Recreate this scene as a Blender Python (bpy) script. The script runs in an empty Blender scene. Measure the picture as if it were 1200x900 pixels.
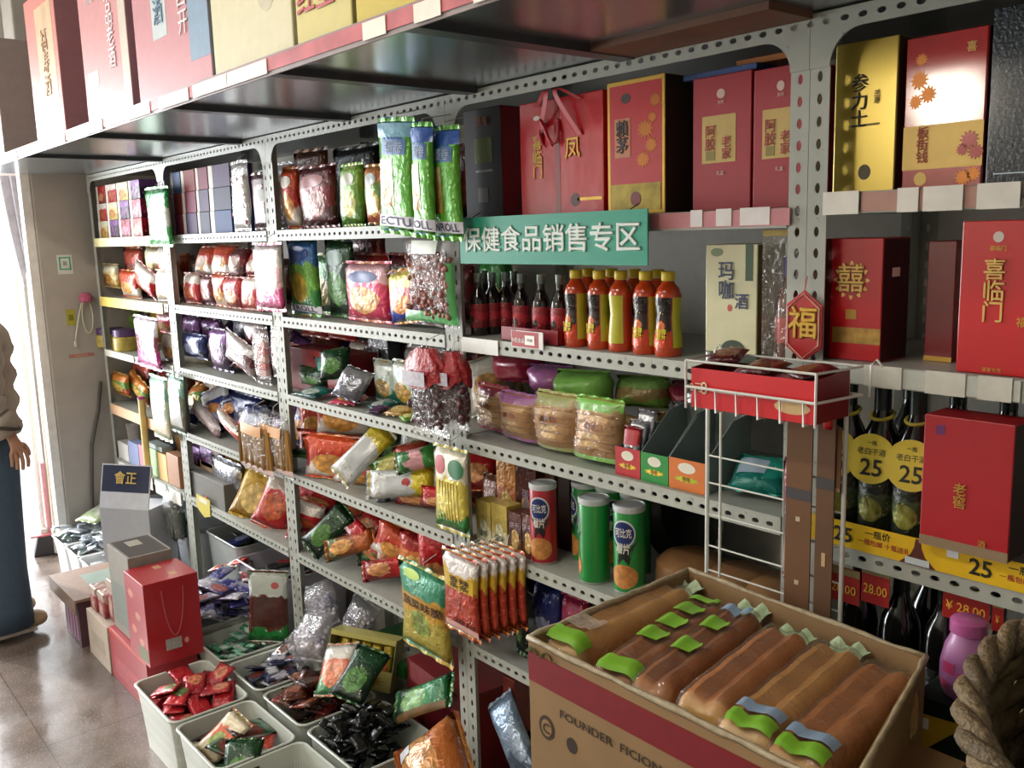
import bpy, bmesh, math, random
from mathutils import Vector, Matrix
S = bpy.context.scene
COL = S.collection
PI = math.pi
R_ = random.Random(7)

# ------------------------------------------------------------------ camera
F_PX = 1076.0
EX = Vector((0.64537544, 0.10615653, -0.75645313))
EY = Vector((0.76336005, -0.12565082, 0.63363499))
EZ = Vector((-0.02778446, -0.98637856, -0.1621276))
CAM = Vector((0.0, -1.406, 1.65))
ROT = Matrix((EX, EY, EZ))                      # world = ROT @ (right, down, forward)
cd = bpy.data.cameras.new('camera'); cam = bpy.data.objects.new('camera', cd); COL.objects.link(cam)
cd.sensor_width = 36.0; cd.lens = F_PX / 1200.0 * 36.0; cd.clip_start = 0.02
m3 = Matrix([[r[0], -r[1], -r[2]] for r in (EX, EY, EZ)])
cam.matrix_world = Matrix.Translation(CAM) @ m3.to_4x4()
S.camera = cam
# ------------------------------------------------------------------ light and exposure
S.view_settings.view_transform = 'Standard'; S.view_settings.look = 'None'
S.view_settings.exposure = 0.0; S.view_settings.gamma = 1.0; S.view_settings.use_curve_mapping = False
S.cycles.use_denoising = True
S.cycles.max_bounces = 7; S.cycles.transparent_max_bounces = 16
S.cycles.sample_clamp_indirect = 4.0
W = bpy.data.worlds.new('sky'); S.world = W; W.use_nodes = True
W.node_tree.nodes['Background'].inputs[0].default_value = (0.93, 0.97, 1.0, 1)
W.node_tree.nodes['Background'].inputs[1].default_value = 4.2
def area(name, loc, size, energy, col, rot, shape='RECTANGLE', spread=PI):
    l = bpy.data.lights.new(name, 'AREA'); l.shape = shape; l.size, l.size_y = size; l.energy = energy; l.color = col; l.spread = spread
    o = bpy.data.objects.new(name, l); o.location = loc; o.rotation_euler = rot; COL.objects.link(o); return o
# daylight from the open shop front at the far end
area('doorway_daylight', (-6.3, -1.5, 1.5), (2.3, 2.1), 215.0, (0.95, 0.98, 1.0), (0, -PI/2, 0))
SUNL = bpy.data.lights.new('sun', 'SUN'); SUNL.energy = 3.0; SUNL.angle = 0.05; SUNL.color = (1, .96, .9)
suno = bpy.data.objects.new('sun', SUNL); COL.objects.link(suno); suno.location = (-9, -2, 6)
suno.rotation_euler = Vector((0.80, 0.22, -0.62)).to_track_quat('-Z', 'Y').to_euler()
LAMP_W = 17.0; BULB_W = 32.0

# ------------------------------------------------------------------ pixel -> point helpers
def ray(px, py): return ROT @ Vector((px - 600.0, py - 450.0, F_PX))
def PY(px, py, y):
    d = ray(px, py); return CAM + d * ((y - CAM.y) / d.y)
def PZ(px, py, z):
    d = ray(px, py); return CAM + d * ((z - CAM.z) / d.z)
def PX(px, py, x):
    d = ray(px, py); return CAM + d * ((x - CAM.x) / d.x)
def fit(rect, Y, z=None):
    """centre x, base z, width, height on the plane y = Y of a pixel rectangle"""
    a, b, c, d = rect; ym = (b + d) / 2; xm = (a + c) / 2
    x0, x1 = PY(a, ym, Y).x, PY(c, ym, Y).x
    z1, z0 = PY(xm, b, Y).z, PY(xm, d, Y).z
    if z is not None: z0 = z
    return (x0 + x1) / 2, z0, x1 - x0, max(z1 - z0, .01)

# ------------------------------------------------------------------ materials
MATS = {}
def srgb(h):
    if isinstance(h, str):
        h = h.lstrip('#'); v = [int(h[i:i+2], 16) / 255 for i in (0, 2, 4)]
    else: v = h
    return tuple((c / 12.92 if c <= .04045 else ((c + .055) / 1.055) ** 2.4) for c in v) + (1,)
def new_mat(key):
    m = bpy.data.materials.new(key); m.use_nodes = True
    nt = m.node_tree; b = nt.nodes['Principled BSDF']
    MATS[key] = m; return m, nt, b
def N(nt, t, **kw):
    n = nt.nodes.new(t)
    for k, v in kw.items(): setattr(n, k, v)
    return n
def math_n(nt, op, a, b=None):
    n = N(nt, 'ShaderNodeMath', operation=op)
    for i, v in enumerate((a, b)):
        if v is None: continue
        if isinstance(v, (int, float)): n.inputs[i].default_value = v
        else: nt.links.new(v, n.inputs[i])
    return n.outputs[0]
def mixc(nt, fac, a, b):
    n = N(nt, 'ShaderNodeMix', data_type='RGBA')
    if isinstance(fac, (int, float)): n.inputs[0].default_value = fac
    else: nt.links.new(fac, n.inputs[0])
    for i, v in ((6, a), (7, b)):
        if isinstance(v, tuple): n.inputs[i].default_value = v
        else: nt.links.new(v, n.inputs[i])
    return n.outputs[2]
def noise(nt, vec, scale, detail=2.0, dist=0.0):
    n = N(nt, 'ShaderNodeTexNoise'); n.inputs['Scale'].default_value = scale; n.inputs['Detail'].default_value = detail
    n.inputs['Distortion'].default_value = dist
    if vec is not None: nt.links.new(vec, n.inputs['Vector'])
    return n.outputs[0]
def bump(nt, b, h, strength=.3, dist=.01):
    n = N(nt, 'ShaderNodeBump'); n.inputs['Strength'].default_value = strength; n.inputs['Distance'].default_value = dist
    nt.links.new(h, n.inputs['Height']); nt.links.new(n.outputs[0], b.inputs['Normal'])
def plain(col, rough=.5, metal=0., coat=0., var=.12, bmp=0., sc=30., em=0.):
    key = 'plain_%s_%g_%g_%g_%g_%g_%g' % (col, rough, metal, coat, var, bmp, em)
    if key in MATS: return MATS[key]
    m, nt, b = new_mat(key); c = srgb(col)
    tc = N(nt, 'ShaderNodeTexCoord').outputs['Object']
    n = noise(nt, tc, sc, 3)
    if var: 
        k = math_n(nt, 'MULTIPLY', n, 1.0)
        dk = tuple(x * (1 - var * 1.6) for x in c[:3]) + (1,); lt = tuple(min(1, x * (1 + var)) for x in c[:3]) + (1,)
        nt.links.new(mixc(nt, k, dk, lt), b.inputs['Base Color'])
    else: b.inputs['Base Color'].default_value = c
    b.inputs['Roughness'].default_value = rough; b.inputs['Metallic'].default_value = metal
    b.inputs['Coat Weight'].default_value = coat; b.inputs['Coat Roughness'].default_value = .12
    if bmp: bump(nt, b, n, bmp)
    if em: b.inputs['Emission Color'].default_value = c; b.inputs['Emission Strength'].default_value = em
    return m
def foil(top, mid, bot, food=None, accent='#f0e8d8', rough=.33, fpos=(.5, .36), fr=.3, metal=.15, split=(.33, .66)):
    """printed glossy pouch film: three bands, a picture blob, small print mottling, crumple bump"""
    key = 'film_%s%s%s%s%s%s%s%s' % (top, mid, bot, food, accent, fpos, fr, split)
    if key in MATS: return MATS[key]
    m, nt, b = new_mat(key)
    tc = N(nt, 'ShaderNodeTexCoord'); g = tc.outputs['Generated']; ob = tc.outputs['Object']
    sp = N(nt, 'ShaderNodeSeparateXYZ'); nt.links.new(g, sp.inputs[0])
    w = noise(nt, g, 3.2, 1)
    zz = math_n(nt, 'ADD', sp.outputs[2], math_n(nt, 'MULTIPLY', math_n(nt, 'SUBTRACT', w, .5), .45))
    rp = N(nt, 'ShaderNodeValToRGB'); rp.color_ramp.interpolation = 'EASE'; nt.links.new(zz, rp.inputs[0])
    e = rp.color_ramp.elements; e[0].position = split[0] - .03; e[0].color = srgb(bot); e[1].position = split[0] + .03; e[1].color = srgb(mid)
    for p, c in ((split[1] - .03, mid), (split[1] + .03, top)):
        q = e.new(p); q.color = srgb(c)
    col = rp.outputs[0]
    sm = N(nt, 'ShaderNodeTexVoronoi'); sm.inputs['Scale'].default_value = 9; nt.links.new(g, sm.inputs['Vector'])
    k = math_n(nt, 'LESS_THAN', sm.outputs['Distance'], .17)
    inb = math_n(nt, 'GREATER_THAN', noise(nt, g, 4.5, 0), .53)
    col = mixc(nt, math_n(nt, 'MULTIPLY', math_n(nt, 'MULTIPLY', k, inb), .75), col, srgb(accent))
    if food:
        dx = math_n(nt, 'SUBTRACT', sp.outputs[0], fpos[0]); dz = math_n(nt, 'MULTIPLY', math_n(nt, 'SUBTRACT', sp.outputs[2], fpos[1]), 1.25)
        dd = math_n(nt, 'ADD', math_n(nt, 'MULTIPLY', dx, dx), math_n(nt, 'MULTIPLY', dz, dz))
        dd = math_n(nt, 'ADD', dd, math_n(nt, 'MULTIPLY', math_n(nt, 'SUBTRACT', noise(nt, g, 6, 2), .5), .07))
        inn = math_n(nt, 'LESS_THAN', dd, fr * fr)
        fc = srgb(food); v2 = N(nt, 'ShaderNodeTexVoronoi'); v2.inputs['Scale'].default_value = 7; nt.links.new(g, v2.inputs['Vector'])
        f2 = mixc(nt, v2.outputs['Distance'], tuple(min(1, x * 1.5) for x in fc[:3]) + (1,), tuple(x * .35 for x in fc[:3]) + (1,))
        col = mixc(nt, inn, col, f2)
    nt.links.new(col, b.inputs['Base Color'])
    b.inputs['Roughness'].default_value = rough; b.inputs['Metallic'].default_value = metal
    b.inputs['Coat Weight'].default_value = .2; b.inputs['Coat Roughness'].default_value = .12
    bump(nt, b, noise(nt, ob, 38, 2, .6), .55, .012)
    return m
def clear(col='#ffffff', op=.12, gloss=.3, rough=.12):
    """thin clear film: see-through with crinkled shine"""
    key = 'clear_%s_%g_%g' % (col, op, gloss)
    if key in MATS: return MATS[key]
    m, nt, b = new_mat(key)
    ob = N(nt, 'ShaderNodeTexCoord').outputs['Object']
    b.inputs['Base Color'].default_value = srgb(col); b.inputs['Roughness'].default_value = .35
    gl = N(nt, 'ShaderNodeBsdfGlossy'); gl.inputs['Roughness'].default_value = rough
    bp = N(nt, 'ShaderNodeBump'); bp.inputs['Strength'].default_value = .8; bp.inputs['Distance'].default_value = .015
    nt.links.new(noise(nt, ob, 45, 2, 1.0), bp.inputs['Height']); nt.links.new(bp.outputs[0], gl.inputs['Normal'])
    tr = N(nt, 'ShaderNodeBsdfTransparent')
    fr = N(nt, 'ShaderNodeFresnel'); nt.links.new(bp.outputs[0], fr.inputs['Normal']); fr.inputs[0].default_value = 1.45
    m1 = N(nt, 'ShaderNodeMixShader'); m1.inputs[0].default_value = op
    nt.links.new(tr.outputs[0], m1.inputs[1]); nt.links.new(b.outputs[0], m1.inputs[2])
    m2 = N(nt, 'ShaderNodeMixShader'); nt.links.new(math_n(nt, 'MINIMUM', math_n(nt, 'MULTIPLY', fr.outputs[0], gloss * 3), .35), m2.inputs[0])
    nt.links.new(m1.outputs[0], m2.inputs[1]); nt.links.new(gl.outputs[0], m2.inputs[2])
    nt.links.new(m2.outputs[0], nt.nodes['Material Output'].inputs['Surface'])
    return m
def holed(axis, other, per, a, bb, col='#bcc4bc', cen=0.0):
    """painted slotted steel with real see-through slots along an axis of the part"""
    key = 'slotted_%d%d_%g_%g_%s_%g' % (axis, other, per, a, col, cen)
    if key in MATS: return MATS[key]
    m, nt, b = new_mat(key)
    ob = N(nt, 'ShaderNodeTexCoord').outputs['Object']
    sp = N(nt, 'ShaderNodeSeparateXYZ'); nt.links.new(ob, sp.inputs[0])
    u = math_n(nt, 'SUBTRACT', math_n(nt, 'FRACT', math_n(nt, 'DIVIDE', sp.outputs[axis], per)), .5)
    u = math_n(nt, 'DIVIDE', math_n(nt, 'MULTIPLY', u, per), a)
    v = math_n(nt, 'DIVIDE', math_n(nt, 'SUBTRACT', sp.outputs[other], cen), bb)
    d = math_n(nt, 'ADD', math_n(nt, 'MULTIPLY', u, u), math_n(nt, 'MULTIPLY', v, v))
    hole = math_n(nt, 'LESS_THAN', d, 1.0)
    c = srgb(col); n = noise(nt, ob, 25, 4)
    st = math_n(nt, 'GREATER_THAN', noise(nt, ob, 60, 3), .68)
    cc = mixc(nt, n, tuple(x * .8 for x in c[:3]) + (1,), tuple(min(1, x * 1.15) for x in c[:3]) + (1,))
    cc = mixc(nt, math_n(nt, 'MULTIPLY', st, .55), cc, srgb('#7a7468'))
    nt.links.new(cc, b.inputs['Base Color']); b.inputs['Roughness'].default_value = .42
    tr = N(nt, 'ShaderNodeBsdfTransparent'); mx = N(nt, 'ShaderNodeMixShader')
    nt.links.new(hole, mx.inputs[0]); nt.links.new(b.outputs[0], mx.inputs[1]); nt.links.new(tr.outputs[0], mx.inputs[2])
    nt.links.new(mx.outputs[0], nt.nodes['Material Output'].inputs['Surface'])
    return m

# ------------------------------------------------------------------ mesh helpers
class MB:
    def __init__(s): s.v = []; s.f = []
    def add(s, vs, fs):
        o = len(s.v); s.v += [tuple(p) for p in vs]; s.f += [tuple(o + i for i in f) for f in fs]; return s
    def box(s, x0, x1, y0, y1, z0, z1):
        return s.add([(x, y, z) for z in (z0, z1) for y in (y0, y1) for x in (x0, x1)],
                     [(0, 2, 3, 1), (4, 5, 7, 6), (0, 1, 5, 4), (1, 3, 7, 5), (3, 2, 6, 7), (2, 0, 4, 6)])
    def prism(s, pts, y0, y1):
        """outline in x,z pushed along y"""
        n = len(pts)
        return s.add([(x, y0, z) for x, z in pts] + [(x, y1, z) for x, z in pts],
                     [tuple(range(n)), tuple(range(2 * n - 1, n - 1, -1))] + [(i + n, (i + 1) % n + n, (i + 1) % n, i) for i in range(n)])
    def lathe(s, prof, n=20, cx=0, cy=0, squash=1.0):
        o = len(s.v); k = len(prof)
        for r, z in prof:
            for i in range(n):
                a = 2 * PI * i / n; s.v.append((cx + r * math.cos(a), cy + squash * r * math.sin(a), z))
        for j in range(k - 1):
            for i in range(n):
                i2 = (i + 1) % n; s.f.append((o + j * n + i, o + j * n + i2, o + (j + 1) * n + i2, o + (j + 1) * n + i))
        if prof[0][0] > .02 and abs(prof[0][0] - prof[-1][0]) < .012: return s      # an open ring
        if prof[0][0] > 1e-6: s.f.append(tuple(o + i for i in range(n - 1, -1, -1)))
        if prof[-1][0] > 1e-6: s.f.append(tuple(o + (k - 1) * n + i for i in range(n)))
        return s
    def tube(s, pts, r, n=6, closed=False):
        pts = [Vector(p) for p in pts]; m = len(pts); o = len(s.v)
        for i, p in enumerate(pts):
            a = pts[(i - 1) % m] if (i or closed) else p; b = pts[(i + 1) % m] if (i < m - 1 or closed) else p
            t = (b - a).normalized(); up = Vector((0, 0, 1)) if abs(t.z) < .9 else Vector((1, 0, 0))
            u = t.cross(up).normalized(); w = u.cross(t)
            rr = r[i] if isinstance(r, (list, tuple)) else r
            for k in range(n):
                q = p + u * rr * math.cos(2 * PI * k / n) + w * rr * math.sin(2 * PI * k / n); s.v.append(tuple(q))
        for i in range(m if closed else m - 1):
            j = (i + 1) % m
            for k in range(n): s.f.append((o + i * n + k, o + i * n + (k + 1) % n, o + j * n + (k + 1) % n, o + j * n + k))
        if not closed:
            s.f.append(tuple(o + k for k in range(n - 1, -1, -1))); s.f.append(tuple(o + (m - 1) * n + k for k in range(n)))
        return s
    def grid(s, nu, nv, fn):
        o = len(s.v)
        for j in range(nv + 1):
            for i in range(nu + 1): s.v.append(tuple(fn(i / nu, j / nv)))
        for j in range(nv):
            for i in range(nu):
                a = o + j * (nu + 1) + i; s.f.append((a, a + 1, a + nu + 2, a + nu + 1))
        return s
    def mesh(s, name, mat=None, smooth=False, bevel=0., bseg=2):
        me = bpy.data.meshes.new(name); me.from_pydata(s.v, [], s.f)
        bm = bmesh.new(); bm.from_mesh(me)
        bmesh.ops.recalc_face_normals(bm, faces=bm.faces)
        if bevel: bmesh.ops.bevel(bm, geom=[e for e in bm.edges if e.is_manifold and e.calc_face_angle(0) > .6], offset=bevel, segments=bseg, affect='EDGES', profile=.5)
        bm.to_mesh(me); bm.free()
        if smooth:
            me.polygons.foreach_set('use_smooth', [True] * len(me.polygons))
            if smooth != 'all':
                try: me.set_sharp_from_angle(angle=.7)
                except Exception: pass
        if mat: me.materials.append(mat)
        me.update(); return me
    def ob(s, name, mat=None, parent=None, loc=(0, 0, 0), rot=(0, 0, 0), **kw):
        return link(name, s.mesh(name, mat, **kw), parent, loc, rot)
def link(name, me, parent=None, loc=(0, 0, 0), rot=(0, 0, 0)):
    o = bpy.data.objects.new(name, me); COL.objects.link(o); o.location = loc; o.rotation_euler = rot
    if parent: o.parent = parent
    return o
def tag(o, label, cat, group=None, kind=None):
    o['label'] = label; o['category'] = cat
    if group: o['group'] = group
    if kind: o['kind'] = kind
    return o
def empty(name, loc, label=None, cat=None, group=None, rot=(0, 0, 0)):
    o = link(name, None, None, loc, rot)
    if label: tag(o, label, cat, group)
    return o
def struct(name, mb, mat, **kw):
    o = mb.ob(name, mat, **kw); o['kind'] = 'structure'; return o
def copy_tree(o, parent=None):
    c = o.copy(); COL.objects.link(c)
    if parent: c.parent = parent; c.matrix_parent_inverse = o.matrix_parent_inverse
    for ch in list(o.children): copy_tree(ch, c)
    return c
ORD = ['first', 'second', 'third', 'fourth', 'fifth', 'sixth', 'seventh', 'eighth', 'ninth', 'tenth', 'eleventh', 'twelfth']

# lettering: text turned into a flat mesh of unit character size
TXT = {}
def text_mesh(s, bold=.012):
    key = (s, bold)
    if key in TXT: return TXT[key]
    c = bpy.data.curves.new('lettering', 'FONT'); c.body = s; c.size = 1; c.align_x = 'CENTER'; c.align_y = 'CENTER'
    c.bevel_depth = bold * .9; c.bevel_resolution = 0; c.resolution_u = 2; c.space_line = .95
    o = bpy.data.objects.new('lettering', c); COL.objects.link(o)
    dg = bpy.context.evaluated_depsgraph_get(); dg.update()
    me = bpy.data.meshes.new_from_object(o.evaluated_get(dg))
    bpy.data.objects.remove(o); bpy.data.curves.remove(c); me.name = 'lettering'
    TXT[key] = me; return me
FACE = {'front': (PI/2, 0, 0), 'right': (PI/2, 0, PI/2), 'left': (PI/2, 0, -PI/2), 'top': (0, 0, 0)}
def text(parent, s, loc, size, mat, face='front', bold=.012, fitw=None, rot=0., name='lettering', sx=1.0):
    me = text_mesh(s, bold).copy(); me.materials.clear(); me.materials.append(mat)
    o = link(name, me, parent, loc, FACE[face])
    if rot: o.rotation_euler = (Matrix.Rotation(FACE[face][2], 3, 'Z') @ Matrix.Rotation(FACE[face][0], 3, 'X') @ Matrix.Rotation(rot, 3, 'Z')).to_euler()
    k = size
    o.scale = (k * sx, k, k)
    if fitw:
        w = max(v.co.x for v in me.vertices) - min(v.co.x for v in me.vertices); o.scale = (fitw / w, k, k)
    return o
def vert(s): return '\n'.join(s)
def decal(parent, name, x0, x1, z0, z1, mat, face='front', off=0., th=.0006, shape='rect', at=0.0):
    """thin printed plate on a face of a box: coordinates in that face; `at` is the face's plane"""
    mb = MB()
    if shape == 'rect': pts = [(x0, z0), (x1, z0), (x1, z1), (x0, z1)]
    elif shape == 'disc': pts = [((x0 + x1) / 2 + (x1 - x0) / 2 * math.cos(2 * PI * i / 28), (z0 + z1) / 2 + (z1 - z0) / 2 * math.sin(2 * PI * i / 28)) for i in range(28)]
    elif shape == 'flower':
        pts = [((x0 + x1) / 2 + (x1 - x0) / 2 * (.82 + .18 * math.cos(12 * t)) * math.cos(t), (z0 + z1) / 2 + (z1 - z0) / 2 * (.82 + .18 * math.cos(12 * t)) * math.sin(t)) for t in [2 * PI * i / 96 for i in range(96)]]
    else: pts = shape
    mb.prism(pts, -th - off, -off)
    o = mb.ob(name, mat, parent)
    if face == 'front': o.location = (0, at, 0)
    elif face == 'right': o.rotation_euler = (0, 0, PI/2); o.location = (at, 0, 0)
    elif face == 'left': o.rotation_euler = (0, 0, -PI/2); o.location = (at, 0, 0)
    elif face == 'top': o.rotation_euler = (-PI/2, 0, 0); o.location = (0, 0, at)
    return o

# ------------------------------------------------------------------ the room
XA, XB, XC, XD, XE = -.886, -1.906, -2.915, -3.91, -4.925
SH = [1.68, 1.392, 1.125, .846, .556]
PANEL_Y = .40
tile = plain('#7d6a60', .22, 0, .25, .25, .02, 7)
flr = MB().box(-9, 1.6, -2.9, .46, -.06, 0); struct('floor', flr, tile)
def floor_mat():
    m, nt, b = new_mat('terrazzo')
    ob = N(nt, 'ShaderNodeTexCoord').outputs['Object']
    a = noise(nt, ob, 9, 4); c = noise(nt, ob, 140, 2); br = N(nt, 'ShaderNodeTexBrick')
    br.offset = 0; br.inputs['Scale'].default_value = 1.0; br.inputs['Brick Width'].default_value = .8; br.inputs['Row Height'].default_value = .8
    br.inputs['Mortar Size'].default_value = .003; br.inputs['Color1'].default_value = (1, 1, 1, 1); br.inputs['Color2'].default_value = (.92, .92, .92, 1); br.inputs['Mortar'].default_value = (.6, .6, .6, 1)
    nt.links.new(ob, br.inputs['Vector'])
    col = mixc(nt, a, srgb('#463c36'), srgb('#7d7068')); col = mixc(nt, math_n(nt, 'MULTIPLY', math_n(nt, 'GREATER_THAN', c, .6), .25), col, srgb('#b8a99c'))
    mu = N(nt, 'ShaderNodeMix', data_type='RGBA', blend_type='MULTIPLY'); mu.inputs[0].default_value = 1
    nt.links.new(col, mu.inputs[6]); nt.links.new(br.outputs[0], mu.inputs[7]); nt.links.new(mu.outputs[2], b.inputs['Base Color'])
    rg = N(nt, 'ShaderNodeMapRange'); rg.inputs[1].default_value = .35; rg.inputs[2].default_value = .7; rg.inputs[3].default_value = .12; rg.inputs[4].default_value = .32
    nt.links.new(noise(nt, ob, 5, 3), rg.inputs[0]); nt.links.new(rg.outputs[0], b.inputs['Roughness'])
    bump(nt, b, noise(nt, ob, 14, 3), .12, .01)
    return m
bpy.data.objects['floor'].data.materials[0] = floor_mat()
wallm = plain('#c9c6bd', .8, 0, 0, .1, .05, 6)
struct('wall_back', MB().box(-5.56, 1.6, .44, .54, 0, 3.0), wallm)
struct('wall_right', MB().box(1.5, 1.6, -2.9, .44, 0, 3.0), wallm)
struct('wall_front', MB().box(-5.56, 1.5, -2.9, -2.8, 0, 3.0), wallm)
struct('ceiling', MB().box(-5.56, 1.6, -2.9, .54, 3.0, 3.06), plain('#b9b7b0', .85))
# shop front end: wall with a wide open doorway, and the column beside the rack
struct('wall_left', MB().box(-5.66, -5.56, -.04, .54, 0, 3.0).box(-5.66, -5.56, -2.9, -.04, 2.45, 3.0), wallm)
struct('pillar', MB().box(-5.2, -5.0, -.24, .44, 0, 3.0), plain('#b0a9a0', .75, 0, 0, .12, .05, 9), bevel=.008)
struct('trim_1', MB().box(-5.56, -5.50, -.215, -.0, 0, 2.45), plain('#a39f98', .6), bevel=.006)
struct('trim_2', MB().box(-5.07, -5.004, -.285, -.241, 0, 2.4), plain('#e9e6df', .6), bevel=.004)  # added pale strip: doorway light on the pillar's corner, put into its colour
struct('ground_outside', MB().box(-14, -9, -9, 6, -.12, -.06).box(-9, -5.66, -9, -2.9, -.12, -.06).box(-9, -5.66, .46, 6, -.12, -.06), plain('#d8d6d0', .8))
# ------------------------------------------------------------------ the racks
paint = '#a6a9a0'
lipm = holed(0, 2, .031, .0075, .0048, paint, -.017)
postm = holed(2, 0, .036, .0085, .0046, paint, .018)
beamm = holed(0, 2, .031, .0075, .0048, paint, -.016)
boardm = plain('#a4a8a2', .45, 0, 0, .12)
backm = plain('#dcdad4', .5, 0, 0, .08)
def rack(x0, x1, shelves, label, strip=None):
    r = empty('display_rack', ((x0 + x1) / 2, 0, 0), label, 'shelf rack', 'slotted steel racks along the wall')
    w = (x1 - x0) / 2
    for sx in (-1, 1):
        xx = -w if sx < 0 else w - .036
        mb = MB().box(0, .036, 0, .002, 0, 1.985)
        mb.box(0 if sx < 0 else .034, .002 if sx < 0 else .036, .002, .036, 0, 1.985)
        mb.ob('post', postm, r, (xx, 0, 0))
        mb = MB().box(0, .036, .036, .038, 0, 1.985).box(0 if sx < 0 else .034, .002 if sx < 0 else .036, 0, .036, 0, 1.985)
        mb.ob('post', postm, r, (xx, PANEL_Y - .04, 0))
    # front top beam with rounded corners running into the posts
    rad = .055; n = 8
    pts = [(-w, 0), (w, 0), (w, -.032 - rad)]
    a = w - .036
    pts.append((a, -.032 - rad))
    pts += [(a - rad + rad * math.cos(t * PI / 2 / n), -.032 - rad + rad * math.sin(t * PI / 2 / n)) for t in range(1, n + 1)]
    pts += [(-a + rad - rad * math.sin(t * PI / 2 / n), -.032 - rad + rad * math.cos(t * PI / 2 / n)) for t in range(0, n)]
    pts += [(-a, -.032 - rad), (-w, -.032 - rad)]
    mb = MB().prism(pts[::-1], -.003, -.0005); mb.box(-w, w, -.0005, .03, -.002, 0)
    mb.ob('top_beam', beamm, r, (0, 0, 1.99))
    for zs in shelves:
        b = MB().box(-w + .003, w - .003, .002, PANEL_Y - .002, -.012, 0).ob('shelf_board', boardm, r, (0, 0, zs), bevel=.001)
        MB().box(-w + .037, w - .037, -.003, .001, -.034, .0005).ob('front_lip', lipm, b)
    MB().box(-w + .002, w - .002, PANEL_Y - .001, PANEL_Y + .004, .06, 1.95).ob('back_panel', backm, r)
    return r
rk = [rack(XA, XA + 1.02, [1.70, 1.42, 1.105, .80, .5], 'white slotted rack of liquor gift boxes at the near end'),
      rack(XB, XA - .001, SH, 'white slotted rack under the green sign, with bread and drinks'),
      rack(XC, XB - .001, SH, 'white slotted rack between the hanging egg roll packs and the next post'),
      rack(XD, XC - .001, SH, 'white slotted rack with purple and navy packs, second from the pillar'),
      rack(XE, XD - .001, SH, 'white slotted rack beside the pillar, its lips striped with yellow')]
# price strips that hang on the lips, one part each
def strip(r, x0, x1, z, mat, h=.036, y=-.006, name='price_strip'):
    c = r.location.x
    return MB().box(x0 - c, x1 - c, y - .0015, y, z - h, z + .001).ob(name, mat, r)
yst = plain('#e8cf6a', .5); wst = plain('#ece6dc', .45); rst = plain('#b62b35', .4)
strip(rk[4], -4.88, -4.0, SH[1], yst, .045); strip(rk[4], -4.88, -4.0, SH[0], plain('#efe6b0', .5), .04)
strip(rk[4], -4.88, -4.45, SH[2], wst, .03); strip(rk[4], -4.88, -4.2, SH[3], plain('#d8b08a', .5), .05)
for k in range(5): strip(rk[4], -4.84 + .18 * k, -4.70 + .18 * k, SH[4] - .004, wst, .06, -.008, 'price_card')
strip(rk[1], XB + .04, PY(586, 400, 0).x, SH[1], plain('#dfe0dc', .4), .036)
for a, b in ((812, 826), (842, 860), (870, 905)): strip(rk[1], PY(a, 245, 0).x, PY(b, 245, 0).x, SH[0] + .002, plain('#e6dfdd', .4), .03, -.006, 'price_card')
strip(rk[1], PY(765, 250, 0).x, PY(928, 240, 0).x, SH[0] - .002, plain('#c97f86', .5), .028, -.0045)
for a, b in ((968, 1010), (1055, 1080), (1085, 1132), (1148, 1199)): strip(rk[0], PY(a, 230, 0).x, PY(b, 222, 0).x, 1.701, wst, .036, -.008, 'price_card')
strip(rk[0], PY(1012, 230, 0).x, PY(1199, 220, 0).x, 1.698, plain('#b98a7c', .5), .03, -.005)
for a, b in ((1016, 1060), (1088, 1135), (1150, 1190)): strip(rk[0], PY(a, 435, 0).x, PY(b, 438, 0).x, 1.421, plain('#d8d6cc', .45), .035, -.008, 'price_card')
strip(rk[0], PY(984, 430, 0).x, PY(1199, 440, 0).x, 1.418, plain('#c9cdc6', .45), .03, -.005)
black_ink = plain('#15130f', .5, var=0); red_ink = plain('#a3222a', .5, var=0); gold = plain('#c9a24a', .3, .55, 0, .1); goldflat = plain('#d8b564', .4, .2, 0, .1)
white_ink = plain('#f2f0ea', .5, var=0); yel_ink = plain('#f0d23c', .5, var=0)
# yellow 25 yuan rail of the near rack
cx = rk[0].location.x
yr = MB().box(-.505, .505, -.0025, 0, -.042, .003).ob('price_rail', plain('#e3b81c', .35, 0, .2, .08), rk[0], (0, -.004, 1.145))
for px in (990, 1153): 
    x = PY(px, 640, 0).x - cx
    text(yr, '25', (x, -.0035, -.021), .036, black_ink, bold=.02)
    text(yr, '一瓶价', (x + .062, -.0035, -.009), .015, black_ink)
    text(yr, '一瓶包邮 十瓶送礼', (x + .073, -.0035, -.024), .011, red_ink)
    decal(yr, 'white_sticker', x - .052, x - .034, -.014, .001, plain('#dde3ea', .4, var=0), at=-.0027)
bx = PY(1078, 640, 0).x - cx
decal(yr, 'bottle_picture', 0, 0, 0, 0, plain('#5a2a20', .4), at=-.0027, shape=[(bx - .03, -.042), (bx + .03, -.042), (bx + .012, -.026), (bx + .006, -.012), (bx + .004, .002), (bx - .004, .002), (bx - .006, -.012), (bx - .012, -.026)])
decal(yr, 'gift_picture', bx - .02, bx + .02, -.041, -.03, plain('#c8d4d8', .4), at=-.0034)

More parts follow.
